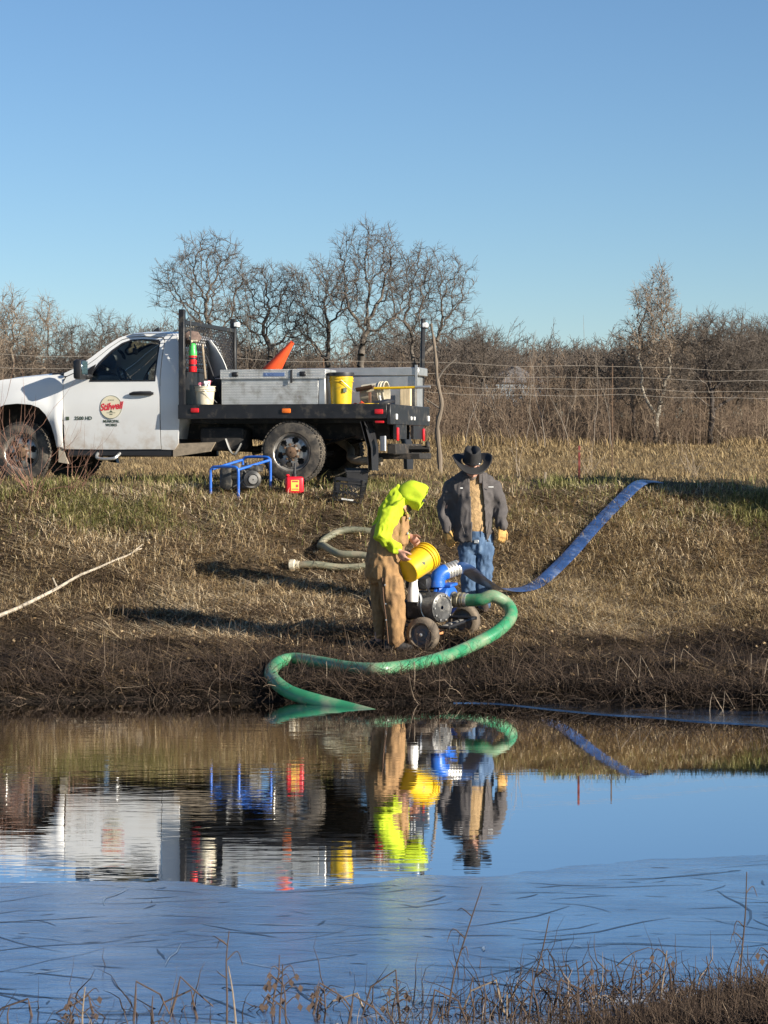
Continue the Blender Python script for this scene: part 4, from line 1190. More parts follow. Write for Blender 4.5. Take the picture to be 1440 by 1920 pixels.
# the engine: shroud drum facing right, crankcase, tank, muffler; axis of the shaft = sd
def PX(px, py, d): return pl_(at(px, py, d))
RS = Matrix((sd, axd, up)).transposed()
E0 = PX(806, 1136, 23.25)
m = MB(); m.box(E0 - sd * .05 + up * .01, (.30, .30, .26), RS, .04, 2); m.build('crankcase', M_eng, pump)
m = MB(); m.lathe([(.10, -.13), (.148, -.11), (.155, -.05), (.155, .05), (.148, .085), (.12, .10), (.11, .09), (.02, .085)], E0 + sd * .10 - axd * .06, (sd - axd * .28).normalized(), 30, caps=False); m.build('shroud', mk('dark_shroud', (.10, .10, .10), rough=.45, metal=.3, var=.4, vscale=8, dirt=((.3, .28, .25), .35, 9.0)), pump, ang=30)
m = MB(); m.tube(bez([E0 - sd * .17 + up * .16 - axd * .14, E0 - sd * .10 + up * .17 - axd * .17, E0 - sd * .02 + up * .13 - axd * .17, E0 + sd * .0 - up * .04 - axd * .17, E0 + sd * .05 - up * .14 - axd * .12], 5), .016, 6, flat=(1.2, .8)); m.box(E0 - sd * .15 + up * .15 - axd * .15, (.05, .03, .10), RS, .008); m.build('guard_strap', M_alu, pump)
m = MB(); m.box(E0 - sd * .10 + up * .24 + axd * .02, (.26, .30, .13), RS, .04, 2); m.build('fuel_tank', M_plast, pump)
m = MB(); m.lathe([(.005, 0), (.052, .0), (.055, .02), (.055, .12), (.045, .16), (.04, .21), (.045, .215), (.045, .23), (.005, .235)], PX(774, 1128, 23.05), (0.03, 0, 1), 20, caps=False); m.build('air_cleaner', M_wht, pump)
m = MB(); m.box(E0 - sd * .22 - up * .04, (.12, .2, .2), RS, .03, 2); m.build('starter_housing', M_plast, pump)
m = MB()
for k in range(10):
    a = 2 * math.pi * k / 10; n_ = (sd - axd * .28).normalized(); u6, v6 = frame_of(n_)
    m.lathe([(.010, 0), (.010, .012)], E0 + sd * .10 - axd * .06 + n_ * .095 + (u6 * math.cos(a) + v6 * math.sin(a)) * .128, n_, 6)
tag(m.build('shroud_bolts', M_alu, pump), kind='stuff')
m = MB(); m.tube(bez([E0 - sd * .16 + up * .17 - axd * .10, E0 - sd * .06 + up * .26 - axd * .16, E0 + sd * .06 + up * .20 - axd * .17, E0 + sd * .10 + up * .12 - axd * .16], 6), .009, 6); m.build('ignition_cable', M_plast, pump)
m = MB(); m.tube(bez([E0 - sd * .2 + up * .02 - axd * .1, E0 - sd * .26 - up * .1 - axd * .14, E0 - sd * .1 - up * .16 - axd * .16, E0 + sd * .02 - up * .12 - axd * .15], 6), .011, 6); m.build('fuel_line', M_plast, pump)
m = MB(); m.box(E0 - sd * .02 + up * .05 - axd * .158, (.09, .006, .06), RS, .002); m.build('rating_plate', M_wht, pump)
m = MB(); m.lathe([(.05, -.10), (.06, -.09), (.06, .09), (.05, .10)], E0 + up * .20 + axd * .16, sd, 16); m.build('muffler', M_rust, pump)
# volute and pipework
V0 = PX(838, 1124, 23.3)
m = MB(); m.lathe([(.03, -.07), (.13, -.065), (.15, -.045), (.15, .045), (.13, .065), (.03, .07)], V0, sd, 32, caps=False)
m.lathe([(.165, -.012), (.165, .012)], V0 - sd * .07, sd, 32)
for k in range(8):
    a = 2 * math.pi * k / 8
    m.lathe([(.014, -.02), (.014, .03)], V0 - sd * .07 + axd * math.cos(a) * .15 + up * math.sin(a) * .15, sd, 6)
m.box(V0 + up * .15, (.17, .17, .03), RS, .008); m.build('volute', M_blue, pump, ang=30)
el0 = V0 + up * .16
outdir = (Vector((.86, .42, .04))).normalized()
elp = bez([el0 - up * .03, el0 + up * .02, el0 + up * .07 + outdir * .012, el0 + up * .105 + outdir * .05, el0 + up * .12 + outdir * .10], 5)
shift = PX(812, 1112, 23.25) - el0; shift.z = 0
elp = [q + shift * (.7 if True else 0) for q in elp]
m = MB(); m.tube(elp, [.082] * 6 + [.080] * (len(elp) - 6), 18); m.lathe([(.085, -.012), (.085, .012)], elp[0] + up * .015, up, 20); m.build('discharge_elbow', M_blue, pump)
m = MB(); m.tube([elp[0] - up * .03, V0 + up * .1], .06, 14); m.build('riser', M_blue, pump)
cd = (elp[-1] - elp[-2]).normalized()
prof = []
for k in range(5): prof += [(.068, .0 + k * .034), (.079, .004 + k * .034), (.079, .022 + k * .034), (.068, .026 + k * .034)]
m = MB(); m.lathe(prof, elp[-1] - cd * .01, cd, 24); m.build('hose_coupling', mk('galvanised_coupling', (.62, .60, .56), rough=.4, metal=.6, var=.15, vscale=14), pump, ang=30)
COUP_END = PO + elp[-1] + cd * .15
S0 = V0 + sd * .07
m = MB(); m.lathe([(.085, 0), (.085, .02), (.066, .025), (.066, .05), (.08, .055), (.08, .075), (.066, .08), (.066, .11), (.075, .115), (.075, .13)], S0, sd, 24)
for a in (.6, 2.4): m.box(S0 + sd * .06 + (axd * math.cos(a) + up * math.sin(a)) * .09, (.05, .02, .03), RS)
m.build('suction_port', mk('dull_brass', (.30, .26, .18), rough=.45, metal=.6, var=.3, vscale=15), pump, ang=30)
SUC = PO + S0 + sd * .12

# ================================================================== HOSES
def mat_hose(name, col, scale_rib, dirt):
    m = mk(name, col, rough=.38, var=.15, vscale=4, dirt=dirt)
    return m
M_green = mk('green_hose_plastic', (.04, .25, .115), rough=.34, var=.18, vscale=3.0, dirt=((.30, .28, .19), .42, 3.2), bump=.12, bscale=120)
HR = .064
def gpt(px, py, lift=HR):
    p = ghit(px, py + 12); return Vector((p.x, p.y, p.z + lift))
pts = [SUC - sd * .02, SUC + sd * .09, SUC + sd * .20 + up * .012, at(925, 1118, 23.10), at(952, 1134, 23.10), at(958, 1156, 22.95), at(934, 1183, 22.70), at(890, 1208, 22.45)]
pts += [gpt(845, 1231), gpt(790, 1247), gpt(720, 1256), gpt(660, 1255), gpt(600, 1245), gpt(550, 1239), gpt(520, 1246), gpt(508, 1264), gpt(517, 1284)]
pts += [at(546, 1299, 20.42), at(600, 1316, 20.22), at(670, 1334, 20.0), at(760, 1360, 19.6)]
for i, q in enumerate(pts[2:17]):
    q.z = max(q.z, gz(q.x, q.y) + HR * .9)
gh_o = empty('suction_hose', (pts[8].x, pts[8].y, gz(pts[8].x, pts[8].y)))
tag(gh_o, 'thick green suction hose curling from the pump into the pond', 'hose')
o0 = Vector(gh_o.location)
path = bez([q - o0 for q in pts], 10)
m = MB(); m.tube(path, HR, 20); m.build('hose_wall', M_green, gh_o, ang=80)
m = MB()
rad = []
for i in range(0, 3): pass
m.tube([path[0], path[6]], HR * 1.10, 20); m.build('clamp', M_alu, gh_o)

M_lay = mk('blue_layflat', (.032, .075, .20), rough=.32, var=.3, vscale=5, dirt=((.20, .25, .36), .22, 6.5))
lay_px = [(905, 1096), (945, 1112), (985, 1113), (1030, 1096), (1066, 1062), (1095, 1026), (1122, 985), (1150, 951), (1178, 928), (1204, 917)]
lp_ = [COUP_END - cd * .02, COUP_END + Vector((.86, .42, 0)).normalized() * .10 - up * .025]
lp_.append(at(905, 1090, 24.2)); lp_.append(at(940, 1105, 24.9))
for k, (a, b) in enumerate(((1000, 1112), (1060, 1064), (1110, 1003), (1156, 955), (1200, 917))):
    g_ = ghit(a, b); lp_.append(g_ + Vector((0, 0, .065)))
g_ = lp_[-1] + (lp_[-1] - lp_[-2]) * .8; g_.z = gz(g_.x, g_.y) + .03; lp_.append(g_)
lo = empty('layflat_hose', ghit(1066, 1062)); tag(lo, 'flat blue discharge hose running from the pump up over the bank', 'hose')
l0 = Vector(lo.location)
ups, path = [], bez([q - l0 for q in lp_], 12)
for i, q in enumerate(path):
    t = i / (len(path) - 1)
    tw = min(1, max(0, (t - .16) / .2))
    n_ = Vector((.05, .80, .60)) * (1 - tw) + Vector((.05, -.30, .95)) * tw
    ups.append(tuple(n_))
wds = [.072 if i < 3 else .082 for i in range(len(path))]
m = MB()
# lens-shaped section: flat after the coupling, round at it
n = 12; vs, fs = [], []
for i, q in enumerate(path):
    t = (path[min(i + 1, len(path) - 1)] - path[max(i - 1, 0)]).normalized()
    w_ = Vector(ups[i]); w_ = (w_ - t * w_.dot(t)).normalized(); u = w_.cross(t).normalized()
    k_ = min(1, i / 12)
    ra, rb = .066 + .020 * k_, .066 * (1 - k_) + .010 * k_
    for k in range(n):
        an = 2 * math.pi * k / n
        vs.append(q + u * math.cos(an) * ra + w_ * math.sin(an) * rb)
for i in range(len(path) - 1):
    for k in range(n): fs.append((i * n + k, i * n + (k + 1) % n, (i + 1) * n + (k + 1) % n, (i + 1) * n + k))
m.add(vs, fs); m.build('hose_wall', M_lay, lo, ang=50)

M_olive = mk('olive_hose', (.20, .20, .135), rough=.6, var=.2, vscale=5, dirt=((.30, .24, .16), .35, 5.0))
op = [(557, 1068), (590, 1071), (640, 1073), (690, 1072), (735, 1063), (752, 1040), (730, 1015), (690, 1004), (645, 1006), (612, 1018), (600, 1034), (608, 1049), (635, 1060), (680, 1066), (730, 1080)]
ow = []
for i, q in enumerate(op):
    g_ = ghit(*q); g_.z += .05 + (.085 if i >= 11 else 0); ow.append(g_)
oh = empty('rubber_hose', ghit(600, 1040)); tag(oh, 'drab olive hose lying coiled on the bank behind the stooping worker', 'hose')
o0 = Vector(oh.location); path = bez([q - o0 for q in ow], 8)
m = MB(); m.tube(path, .042, 14); m.build('hose_wall', M_olive, oh, ang=80)
dr_ = (path[0] - path[1]).normalized()
m = MB(); m.lathe([(.05, 0), (.05, .05), (.07, .055), (.072, .11), (.055, .12)], path[0] - dr_ * .03, dr_, 16); m.build('end_fitting', M_cream, oh)

# ---- peeled pole on the bank, stakes
pp = [ghit(-60, 1190), ghit(60, 1143), ghit(150, 1090), ghit(225, 1058), ghit(266, 1040)]
pp = [q + Vector((0, 0, .06 + .03 * (i == 1))) for i, q in enumerate(pp)]
po_ = empty('dry_pole', pp[1]); tag(po_, 'long pale peeled branch lying down the bank at the left', 'branch')
m = MB(); path = bez([q - pp[1] for q in pp], 8)
path = [q + Vector((0, .006 * math.sin(i * 1.3), .004 * math.sin(i * .9))) for i, q in enumerate(path)]
m.tube(path, list(np.linspace(.024, .007, len(path))), 8); m.build('stem', mk('bleached_wood', (.42, .36, .28), rough=.85, var=.3, vscale=9), po_)
m = MB(); m.tube([path[-5], path[-5] + Vector((.12, .1, .10))], [.01, .004], 5); m.tube([path[12], path[12] + Vector((-.05, -.02, .12))], [.012, .006], 5); m.build('side_twig', bpy.data.materials['bleached_wood'], po_)
s0 = ghit(1086, 906); so = empty('marker_stake', s0); tag(so, 'thin rusty red steel stake standing on the crest of the bank', 'stake')
m = MB(); m.box((0, 0, .21), (.028, .012, .52), None, .002); m.box((0, .012, .21), (.010, .02, .52)); m.build('post', mk('rust_red', (.22, .045, .035), rough=.8, var=.3, vscale=14), so)
m = MB(); m.box((0, -.008, .40), (.03, .006, .03)); m.build('stud', M_rust, so)
s0 = ghit(1022, 906); so = empty('marker_stake', s0); tag(so, 'short weathered wooden peg in the grass right of the man in the hat', 'stake')
m = MB(); m.box((0, 0, .06), (.03, .025, .16), Matrix.Rotation(.08, 3, 'Y'), .003); m.build('post', M_tan, so)
# ================================================================== PEOPLE
def fuse(mb, voxel=.012, it=4, fac=.5):
    """union of overlapping closed forms into one continuous skin"""
    me = bpy.data.meshes.new('tmp'); me.from_pydata(mb.v, [], mb.f)
    bm = bmesh.new(); bm.from_mesh(me); bmesh.ops.recalc_face_normals(bm, faces=bm.faces[:]); bm.to_mesh(me); bm.free()
    ob = bpy.data.objects.new('tmp', me); COL.objects.link(ob)
    r = ob.modifiers.new('r', 'REMESH'); r.mode = 'VOXEL'; r.voxel_size = voxel
    if it:
        s = ob.modifiers.new('s', 'SMOOTH'); s.iterations = it; s.factor = fac
    dg = bpy.context.evaluated_depsgraph_get(); dg.update()
    out = bpy.data.meshes.new_from_object(ob.evaluated_get(dg))
    bpy.data.objects.remove(ob)
    return out
def crease(me, layers):
    """push vertices along their normals by folded noise: (scale xyz, amplitude, seed)"""
    n = len(me.vertices)
    co = np.empty(n * 3, np.float32); me.vertices.foreach_get('co', co); co = co.reshape(-1, 3).astype(float)
    no = np.empty(n * 3, np.float32); me.vertices.foreach_get('normal', no); no = no.reshape(-1, 3)
    d = np.zeros(n)
    for sc_, amp, seed in layers:
        warp = np.column_stack([fbm(co * 3, seed + 50, 2), fbm(co * 3, seed + 60, 2), fbm(co * 3, seed + 70, 2)]) * .35
        v = vnoise((co + warp * .25) * np.array(sc_), seed)
        d += amp * (.55 - 1.6 * np.abs(v))
    co = co + no * d[:, None]
    me.vertices.foreach_set('co', co.astype(np.float32).ravel()); me.update()
    return me
def limb(mb, pts, rs, n=14, flat=None):
    """tapered limb with rounded ends"""
    P = [Vector(p) for p in pts]
    d0 = (P[0] - P[1]).normalized(); d1 = (P[-1] - P[-2]).normalized()
    path = [P[0] + d0 * rs[0] * .8] + P + [P[-1] + d1 * rs[-1] * .8]
    mb.tube(path, [rs[0] * .5] + list(rs) + [rs[-1] * .5], n, True, flat)
    return mb
def hand(mb, wrist, direc, palm_n, curl=.5, size=1.0, thumb_side=1, spread=.16):
    """palm with five fingers; direc = along the hand, palm_n = where the palm faces"""
    d = Vector(direc).normalized(); pn = Vector(palm_n); pn = (pn - d * pn.dot(d)).normalized()
    s = d.cross(pn).normalized() * thumb_side
    w0 = Vector(wrist)
    k0 = w0 + d * .095 * size
    mb.rings([(w0, s * .030 * size, pn * .022 * size), (w0 + d * .03 * size, s * .038 * size, pn * .021 * size), (w0 + d * .07 * size, s * .044 * size, pn * .019 * size), (k0, s * .040 * size, pn * .015 * size)])
    for k, (off, ln) in enumerate(((.032, .072), (.011, .082), (-.010, .076), (-.030, .060))):
        b = k0 + s * off * size - d * .01
        dd = (d + s * off * spread * 8).normalized()
        c = curl + .06 * k
        pts = [b]
        for j, f in enumerate((.42, .32, .26)):
            ang = c * (j + .6)
            v = (dd * math.cos(ang) + pn * math.sin(ang)).normalized()
            pts.append(pts[-1] + v * ln * f * size * 1.05)
        limb(mb, pts, [.0098 * size, .0092 * size, .0084 * size, .0072 * size], 8)
    tb_ = w0 + d * .028 * size + s * .030 * size
    v1 = (d * .62 + s * .70 + pn * .25).normalized(); v2 = (d * .85 + s * .30 + pn * .45).normalized()
    limb(mb, [tb_, tb_ + v1 * .040 * size, tb_ + v1 * .040 * size + v2 * .032 * size, tb_ + v1 * .04 * size + v2 * .058 * size], [.014 * size, .0115 * size, .010 * size, .008 * size], 8)
    return mb
M_skin = mk('skin', (.52, .27, .19), rough=.55, var=.12, vscale=25, bump=.2, bscale=120)
M_glove = mk('tan_work_glove', (.50, .29, .09), rough=.85, var=.22, vscale=18, bump=.3, bscale=90)
M_jack = mk('charcoal_canvas_jacket', (.075, .066, .064), rough=.85, var=.14, vscale=10, bump=.25, bscale=160)
M_vest = mk('tan_fleece_shirt', (.43, .28, .135), rough=.95, var=.3, vscale=30, bump=.8, bscale=70)
M_jean = mk('blue_denim', (.062, .115, .205), rough=.85, var=.22, vscale=7, bump=.3, bscale=200, dirt=((.14, .20, .28), .2, 7.0))
M_hat = mk('black_felt', (.014, .013, .013), rough=.75, var=.25, vscale=12, bump=.2, bscale=150)
M_boot = mk('brown_boot', (.06, .04, .028), rough=.7, var=.3, vscale=14)
M_duck = mk('brown_duck_canvas', (.31, .178, .075), rough=.9, var=.20, vscale=8, bump=.35, bscale=150, dirt=((.15, .085, .04), .38, 6.0))
M_hiviz = mk('hi_vis_yellow_fleece', (.43, .55, .013), rough=.85, var=.07, vscale=10, bump=.3, bscale=130)
M_hair = mk('dark_beard', (.03, .022, .018), rough=.9, var=.3, vscale=40, bump=.6, bscale=150)
M_sole = mk('dark_boot', (.022, .020, .020), rough=.75, var=.3, vscale=14)
def head_form(mb, c, fwd, upv, s=1.0):
    """skull, jaw, nose, ears, neck stump"""
    f = Vector(fwd).normalized(); u = Vector(upv); u = (u - f * u.dot(f)).normalized(); sd_ = f.cross(u)
    c = Vector(c)
    mb.rings([(c + u * .118 * s - f * .01, sd_ * .02, f * .025), (c + u * .105 * s - f * .01, sd_ * .05 * s, f * .065 * s), (c + u * .06 * s - f * .008, sd_ * .072 * s, f * .092 * s), (c + u * .0 * s, sd_ * .075 * s, f * .096 * s), (c - u * .05 * s + f * .012, sd_ * .067 * s, f * .083 * s), (c - u * .09 * s + f * .025, sd_ * .052 * s, f * .062 * s), (c - u * .115 * s + f * .04, sd_ * .03 * s, f * .034 * s)])
    limb(mb, [c + f * .094 * s + u * .012 * s, c + f * .112 * s - u * .022 * s, c + f * .112 * s - u * .032 * s], [.010 * s, .014 * s, .012 * s], 8)
    limb(mb, [c + f * .088 * s - u * .058 * s - sd_ * .02 * s, c + f * .096 * s - u * .056 * s, c + f * .088 * s - u * .058 * s + sd_ * .02 * s], [.007, .009, .007], 8)
    limb(mb, [c + f * .080 * s + u * .03 * s - sd_ * .045 * s, c + f * .094 * s + u * .034 * s, c + f * .080 * s + u * .03 * s + sd_ * .045 * s], [.011, .010, .011], 8)
    for k in (-1, 1):
        limb(mb, [c + sd_ * .078 * k * s + u * .025 * s - f * .01, c + sd_ * .084 * k * s - u * .02 * s - f * .005], [.016 * s, .012 * s], 8, (.5, 1.2))
    limb(mb, [c - u * .06 * s - f * .015 * s, c - u * .17 * s - f * .045 * s], [.055 * s, .062 * s], 14)
    return mb
def eyes(parent, c, fwd, upv, s=1.0):
    f = Vector(fwd).normalized(); u = Vector(upv); u = (u - f * u.dot(f)).normalized(); sd_ = f.cross(u)
    for k in (-1, 1):
        m = MB(); m.lathe([(.001, -.011), (.009, -.006), (.011, 0), (.009, .006), (.001, .011)], Vector(c) + f * .082 * s + sd_ * .032 * k * s + u * .008 * s, f, 10); m.build('eye', M_sole, parent)

# ---------------------------------------------------------------- man in the black hat (faces the camera)
foot = at(893, 1142, 24.76); foot.z = gz(foot.x, foot.y) + .005
S2 = 1 / 172.5
def c2(px, py, y=0.0): return Vector(((px - 893) * S2, y, (1142 - py) * S2))
fdir, udir = Vector((.10, -.88, -.46)), Vector((0.02, -.44, .88))
hc = c2(884, 871, -.06)
b = MB()
head_form(b, hc, fdir, udir, .98)
b.rings([(c2(893, 1010), (.15, 0, 0), (0, .11, 0)), (c2(888, 960), (.15, 0, 0), (0, .11, 0)), (c2(886, 905), (.17, 0, 0), (0, .10, 0)), (c2(886, 888, .0), (.10, 0, 0), (0, .08, 0))])
LS, LE, LW = c2(849, 904), c2(832, 947, .02), c2(838, 985, -.06)
RS_, RE_, RW = c2(921, 903), c2(937, 942, .02), c2(940, 980, -.07)
limb(b, [LS, LE, LW], [.05, .045, .032]); limb(b, [RS_, RE_, RW], [.05, .045, .032])
for hx, kx, fx_ in ((877, 879, 878), (908, 908, 906)):
    limb(b, [c2(hx, 1005), c2(kx, 1072, -.03), c2(fx_, 1132, .0)], [.08, .06, .045])
hand(b, LW, (.22, -.15, -1), (.45, .85, .1), .40, 1.0, -1)
hand(b, RW, (.0, -.2, -1), (-.5, .8, 0), .60, 1.0, 1)
cow = finish('person', fuse(b, .009, 2), M_skin)
cow.location = foot
tag(cow, 'person in black wide-brimmed hat, charcoal jacket and jeans looking down at the pump', 'person')
eyes(cow, hc, fdir, udir, .98)
m = MB()    # grey stubble along the jaw
f_ = fdir.normalized(); u_ = (udir - f_ * udir.dot(f_)).normalized(); s_d = f_.cross(u_)
m.rings([(hc - u_ * .045 + f_ * .012, s_d * .068, f_ * .088), (hc - u_ * .085 + f_ * .026, s_d * .056, f_ * .068), (hc - u_ * .118 + f_ * .042, s_d * .032, f_ * .037)])
m.build('hair', mk('grey_hair', (.22, .18, .15), rough=.95, var=.3, vscale=60, bump=.6, bscale=160), cow)
# shirt / vest
b = MB()
b.rings([(c2(893, 1008), (.12, 0, 0), (0, .09, 0)), (c2(892, 996), (.150, 0, 0), (0, .118, 0)), (c2(891, 980), (.172, 0, 0), (0, .145, 0)), (c2(888, 950), (.18, 0, 0), (0, .155, 0)), (c2(886, 912), (.19, 0, 0), (0, .135, 0)), (c2(886, 895), (.13, 0, 0), (0, .11, 0)), (c2(886, 884, -.01), (.075, 0, 0), (0, .075, 0))])
me = fuse(b, .012, 3); crease(me, [((9, 9, 5), .007, 3), ((30, 30, 30), .004, 9)])
finish('shirt', me, M_vest, cow, ang=180)
m = MB(); m.box(c2(892, 1006, -.142), (.055, .012, .04), None, .006); m.build('belt_buckle', M_alu, cow)
# jacket: fused shell, opened down the front
b = MB()
b.rings([(c2(886, 1008), (.218, 0, 0), (0, .172, 0)), (c2(886, 985), (.222, 0, 0), (0, .176, 0)), (c2(885, 950), (.225, 0, 0), (0, .175, 0)), (c2(885, 915), (.25, 0, 0), (0, .160, 0)), (c2(885, 900), (.275, 0, 0), (0, .135, 0)), (c2(885, 889), (.235, 0, 0), (0, .115, 0)), (c2(885, 881), (.15, 0, 0), (0, .10, 0)), (c2(885, 873, .01), (.09, 0, 0), (0, .085, 0))])
limb(b, [LS, (LS + LE) / 2 + Vector((-.012, 0, 0)), LE, LW + Vector((0, 0, .02))], [.090, .086, .076, .058]); limb(b, [RS_, (RS_ + RE_) / 2 + Vector((.012, 0, 0)), RE_, RW + Vector((0, 0, .02))], [.090, .086, .076, .058])
me = fuse(b, .012, 5)
crease(me, [((10, 10, 4.2), .028, 21), ((20, 20, 11), .012, 23)])
bm = bmesh.new(); bm.from_mesh(me)
def xl(z): return np.interp(z, [.78, 1.0, 1.5], [-.055, -.06, -.085])
def xr(z): return np.interp(z, [.78, 1.0, 1.3, 1.5], [.115, .095, .07, .045])
dl = [f for f in bm.faces if f.calc_center_median().y < -.03 and xl(f.calc_center_median().z) < f.calc_center_median().x < xr(f.calc_center_median().z)]
dl += [f for f in bm.faces if f.calc_center_median().z < (1142 - 1004) * S2 + .01 and abs(f.normal.z) > .6 and abs(f.calc_center_median().x) < .24]
bmesh.ops.delete(bm, geom=list(set(dl)), context='FACES'); bm.to_mesh(me); bm.free()
jk = finish('jacket', me, M_jack, cow, ang=180)
so_ = jk.modifiers.new('thick', 'SOLIDIFY'); so_.thickness = .012; so_.offset = -1
# collar points and chest tabs
m = MB()
for sg, x0 in ((-1, 872), (1, 903)):
    m.grid(lambda s, t, sg=sg, x0=x0: tuple(c2(x0 + sg * (-6 + 16 * s), 880 + 17 * t - 3 * s * (1 - t), -.105 - .035 * t + .05 * s)), list(np.linspace(0, 1, 6)), list(np.linspace(0, 1, 6)))
cb = m.build('collar', M_jack, cow); sm_ = cb.modifiers.new('t', 'SOLIDIFY'); sm_.thickness = .010
m = MB(); m.box(c2(864, 906, -.166), (.03, .006, .012), None, .001); m.box(c2(919, 904, -.160), (.055, .006, .010), None, .001); m.build('chest_tab', M_wht, cow)
m = MB()
for sg in (0, 1):
    m.tube(bez([c2(863 + 53 * sg, 968, -.188), c2(866 + 48 * sg, 980, -.186), c2(870 + 42 * sg, 992, -.182)], 3), .006, 6)
m.build('pocket_welt', M_jack, cow)
# jeans
b = MB()
b.rings([(c2(893, 1030), (.12, 0, 0), (0, .10, 0)), (c2(893, 1018), (.185, 0, 0), (0, .13, 0)), (c2(893, 995), (.180, 0, 0), (0, .135, 0)), (c2(893, 985), (.17, 0, 0), (0, .13, 0))])
for hx, kx, fx_ in ((876, 879, 879), (909, 908, 907)):
    limb(b, [c2(hx, 1018), c2(kx, 1072, -.025), c2(fx_, 1130, .01)], [.105, .086, .070])
me = fuse(b, .011, 3); crease(me, [((11, 11, 7), .015, 41), ((26, 26, 18), .008, 43)])
finish('jeans', me, M_jean, cow, ang=180)
for fx_ in (878, 908):
    m = MB(); q = c2(fx_, 1138)
    m.rings([(q + Vector((0, .10, .02)), (.03, 0, 0), (0, 0, .03)), (q + Vector((0, .07, .045)), (.042, 0, 0), (0, 0, .055)), (q + Vector((0, .0, .06)), (.045, 0, 0), (0, 0, .065)), (q + Vector((0, -.10, .035)), (.047, 0, 0), (0, 0, .04)), (q + Vector((0, -.18, .025)), (.036, 0, 0), (0, 0, .026)), (q + Vector((0, -.205, .02)), (.015, 0, 0), (0, 0, .012))]); m.build('boot', M_boot, cow)
# gloves over the hands
for wr, dr2, pn, ts, cu in ((LW, (.22, -.15, -1), (.45, .85, .1), -1, .40), (RW, (.0, -.2, -1), (-.5, .8, 0), 1, .60)):
    g = MB(); hand(g, Vector(wr) - Vector(dr2).normalized() * .01, dr2, pn, cu, 1.28, ts)
    limb(g, [Vector(wr) - Vector(dr2).normalized() * .07, Vector(wr)], [.046, .044])
    me = fuse(g, .007, 2); crease(me, [((25, 25, 25), .003, 5)])
    finish('glove', me, M_glove, cow, ang=180)
# hat
hat = MB()
HM = Matrix((s_d, f_, u_)).transposed()         # columns: side, forward, up
HC = hc + u_ * .098
def brim(a, q):
    rx, ry = .105 + .108 * q, .118 + .105 * q
    x, y = math.cos(a) * rx, math.sin(a) * ry
    z = (abs(math.cos(a)) ** 3) * .062 * q ** 1.8 - (abs(math.sin(a)) ** 2) * (.045 if math.sin(a) > 0 else .012) * q
    return HC + HM @ Vector((x, y, z))
hat.grid(lambda a, q: tuple(brim(a, q)), list(np.linspace(0, 2 * math.pi, 49)), list(np.linspace(-.15, 1, 9)))
br = hat.build('hat_brim', M_hat, cow, ang=180); so_ = br.modifiers.new('t', 'SOLIDIFY'); so_.thickness = .006
cr_ = MB()
def crown(a, q):
    h = .155 * math.sin(min(q, 1) * math.pi / 2) if q < .8 else .155 * math.sin(.8 * math.pi / 2) + .004 * (q - .8) / .2
    k = 1 - .20 * q if q < .8 else (1 - .20 * .8) * (1 - (q - .8) / .2)
    x, y = math.cos(a) * .100 * k, math.sin(a) * .115 * k
    dent = .045 * math.exp(-(x / .022) ** 2) * (1 if q > .7 else 0) * min(1, (q - .7) / .15 if q > .7 else 0)
    pinch = .022 * q * max(0, math.sin(a)) ** 2 * abs(math.cos(a))
    return HC + HM @ Vector((x * (1 - pinch * 8 * q), y, h - dent))
cr_.grid(lambda a, q: tuple(crown(a, q)), list(np.linspace(0, 2 * math.pi, 49)), list(np.linspace(0, 1, 15)))
cr_.build('hat_crown', M_hat, cow, ang=180)
bn_ = MB(); bn_.tube([HC + HM @ Vector((math.cos(a) * .103, math.sin(a) * .118, .014)) for a in np.linspace(0, 2 * math.pi, 41)], .008, 6, caps=False, flat=(.5, 1.6)); bn_.build('hat_band', M_plast, cow)
bk_ = MB(); bk_.box(HC + HM @ Vector((-.060, .105, .016)), (.022, .010, .022), HM, .003); bk_.build('hat_buckle', M_alu, cow)

# ---------------------------------------------------------------- stooping worker (faces right)
foot2 = at(712, 1222, 22.96); foot2.z = gz(foot2.x, foot2.y) + .005
S1 = 1 / 186.0
def w2(px, py, y=0.0): return Vector(((px - 712) * S1, y, (1222 - py) * S1))
wf, wu = Vector((.80, -.14, -.58)), Vector((.58, -.05, .80))
whc = w2(769, 928, .0)
b = MB()
head_form(b, whc, wf, wu, .98)
b.rings([(w2(722, 1075), (.14, 0, 0), (0, .16, 0)), (w2(724, 1030), (.13, 0, .02), (0, .155, 0)), (w2(734, 985), (.13, 0, .03), (0, .17, 0)), (w2(745, 955), (.10, 0, .05), (0, .15, 0))])
NS, NE, NW = w2(731, 965, -.19), w2(716, 1004, -.25), w2(746, 1030, -.23)
FS, FE, FW = w2(748, 968, .19), w2(748, 1008, .22), w2(768, 1006, .05)
limb(b, [NS, NE, NW], [.05, .045, .030]); limb(b, [FS, FE, FW], [.05, .045, .030])
limb(b, [w2(716, 1080, .09), w2(713, 1145, .08), w2(709, 1205, .08)], [.07, .05, .04])
limb(b, [w2(730, 1080, -.09), w2(739, 1145, -.08), w2(737, 1205, -.08)], [.08, .06, .045])
hand(b, NW, (.55, -.02, -.83), (.55, .75, .35), .55, 1.08, 1)
hand(b, FW, (.70, -.25, -.62), (.1, -.85, -.4), .75, 1.05, -1)
wk = finish('person', fuse(b, .009, 2), M_skin)
wk.location = foot2
tag(wk, 'stooping person in bright yellow hooded top and brown bib overalls tipping a yellow bucket', 'person')
eyes(wk, whc, wf, wu, .98)
f2 = wf.normalized(); u2 = (wu - f2 * wu.dot(f2)).normalized(); s2_ = f2.cross(u2)
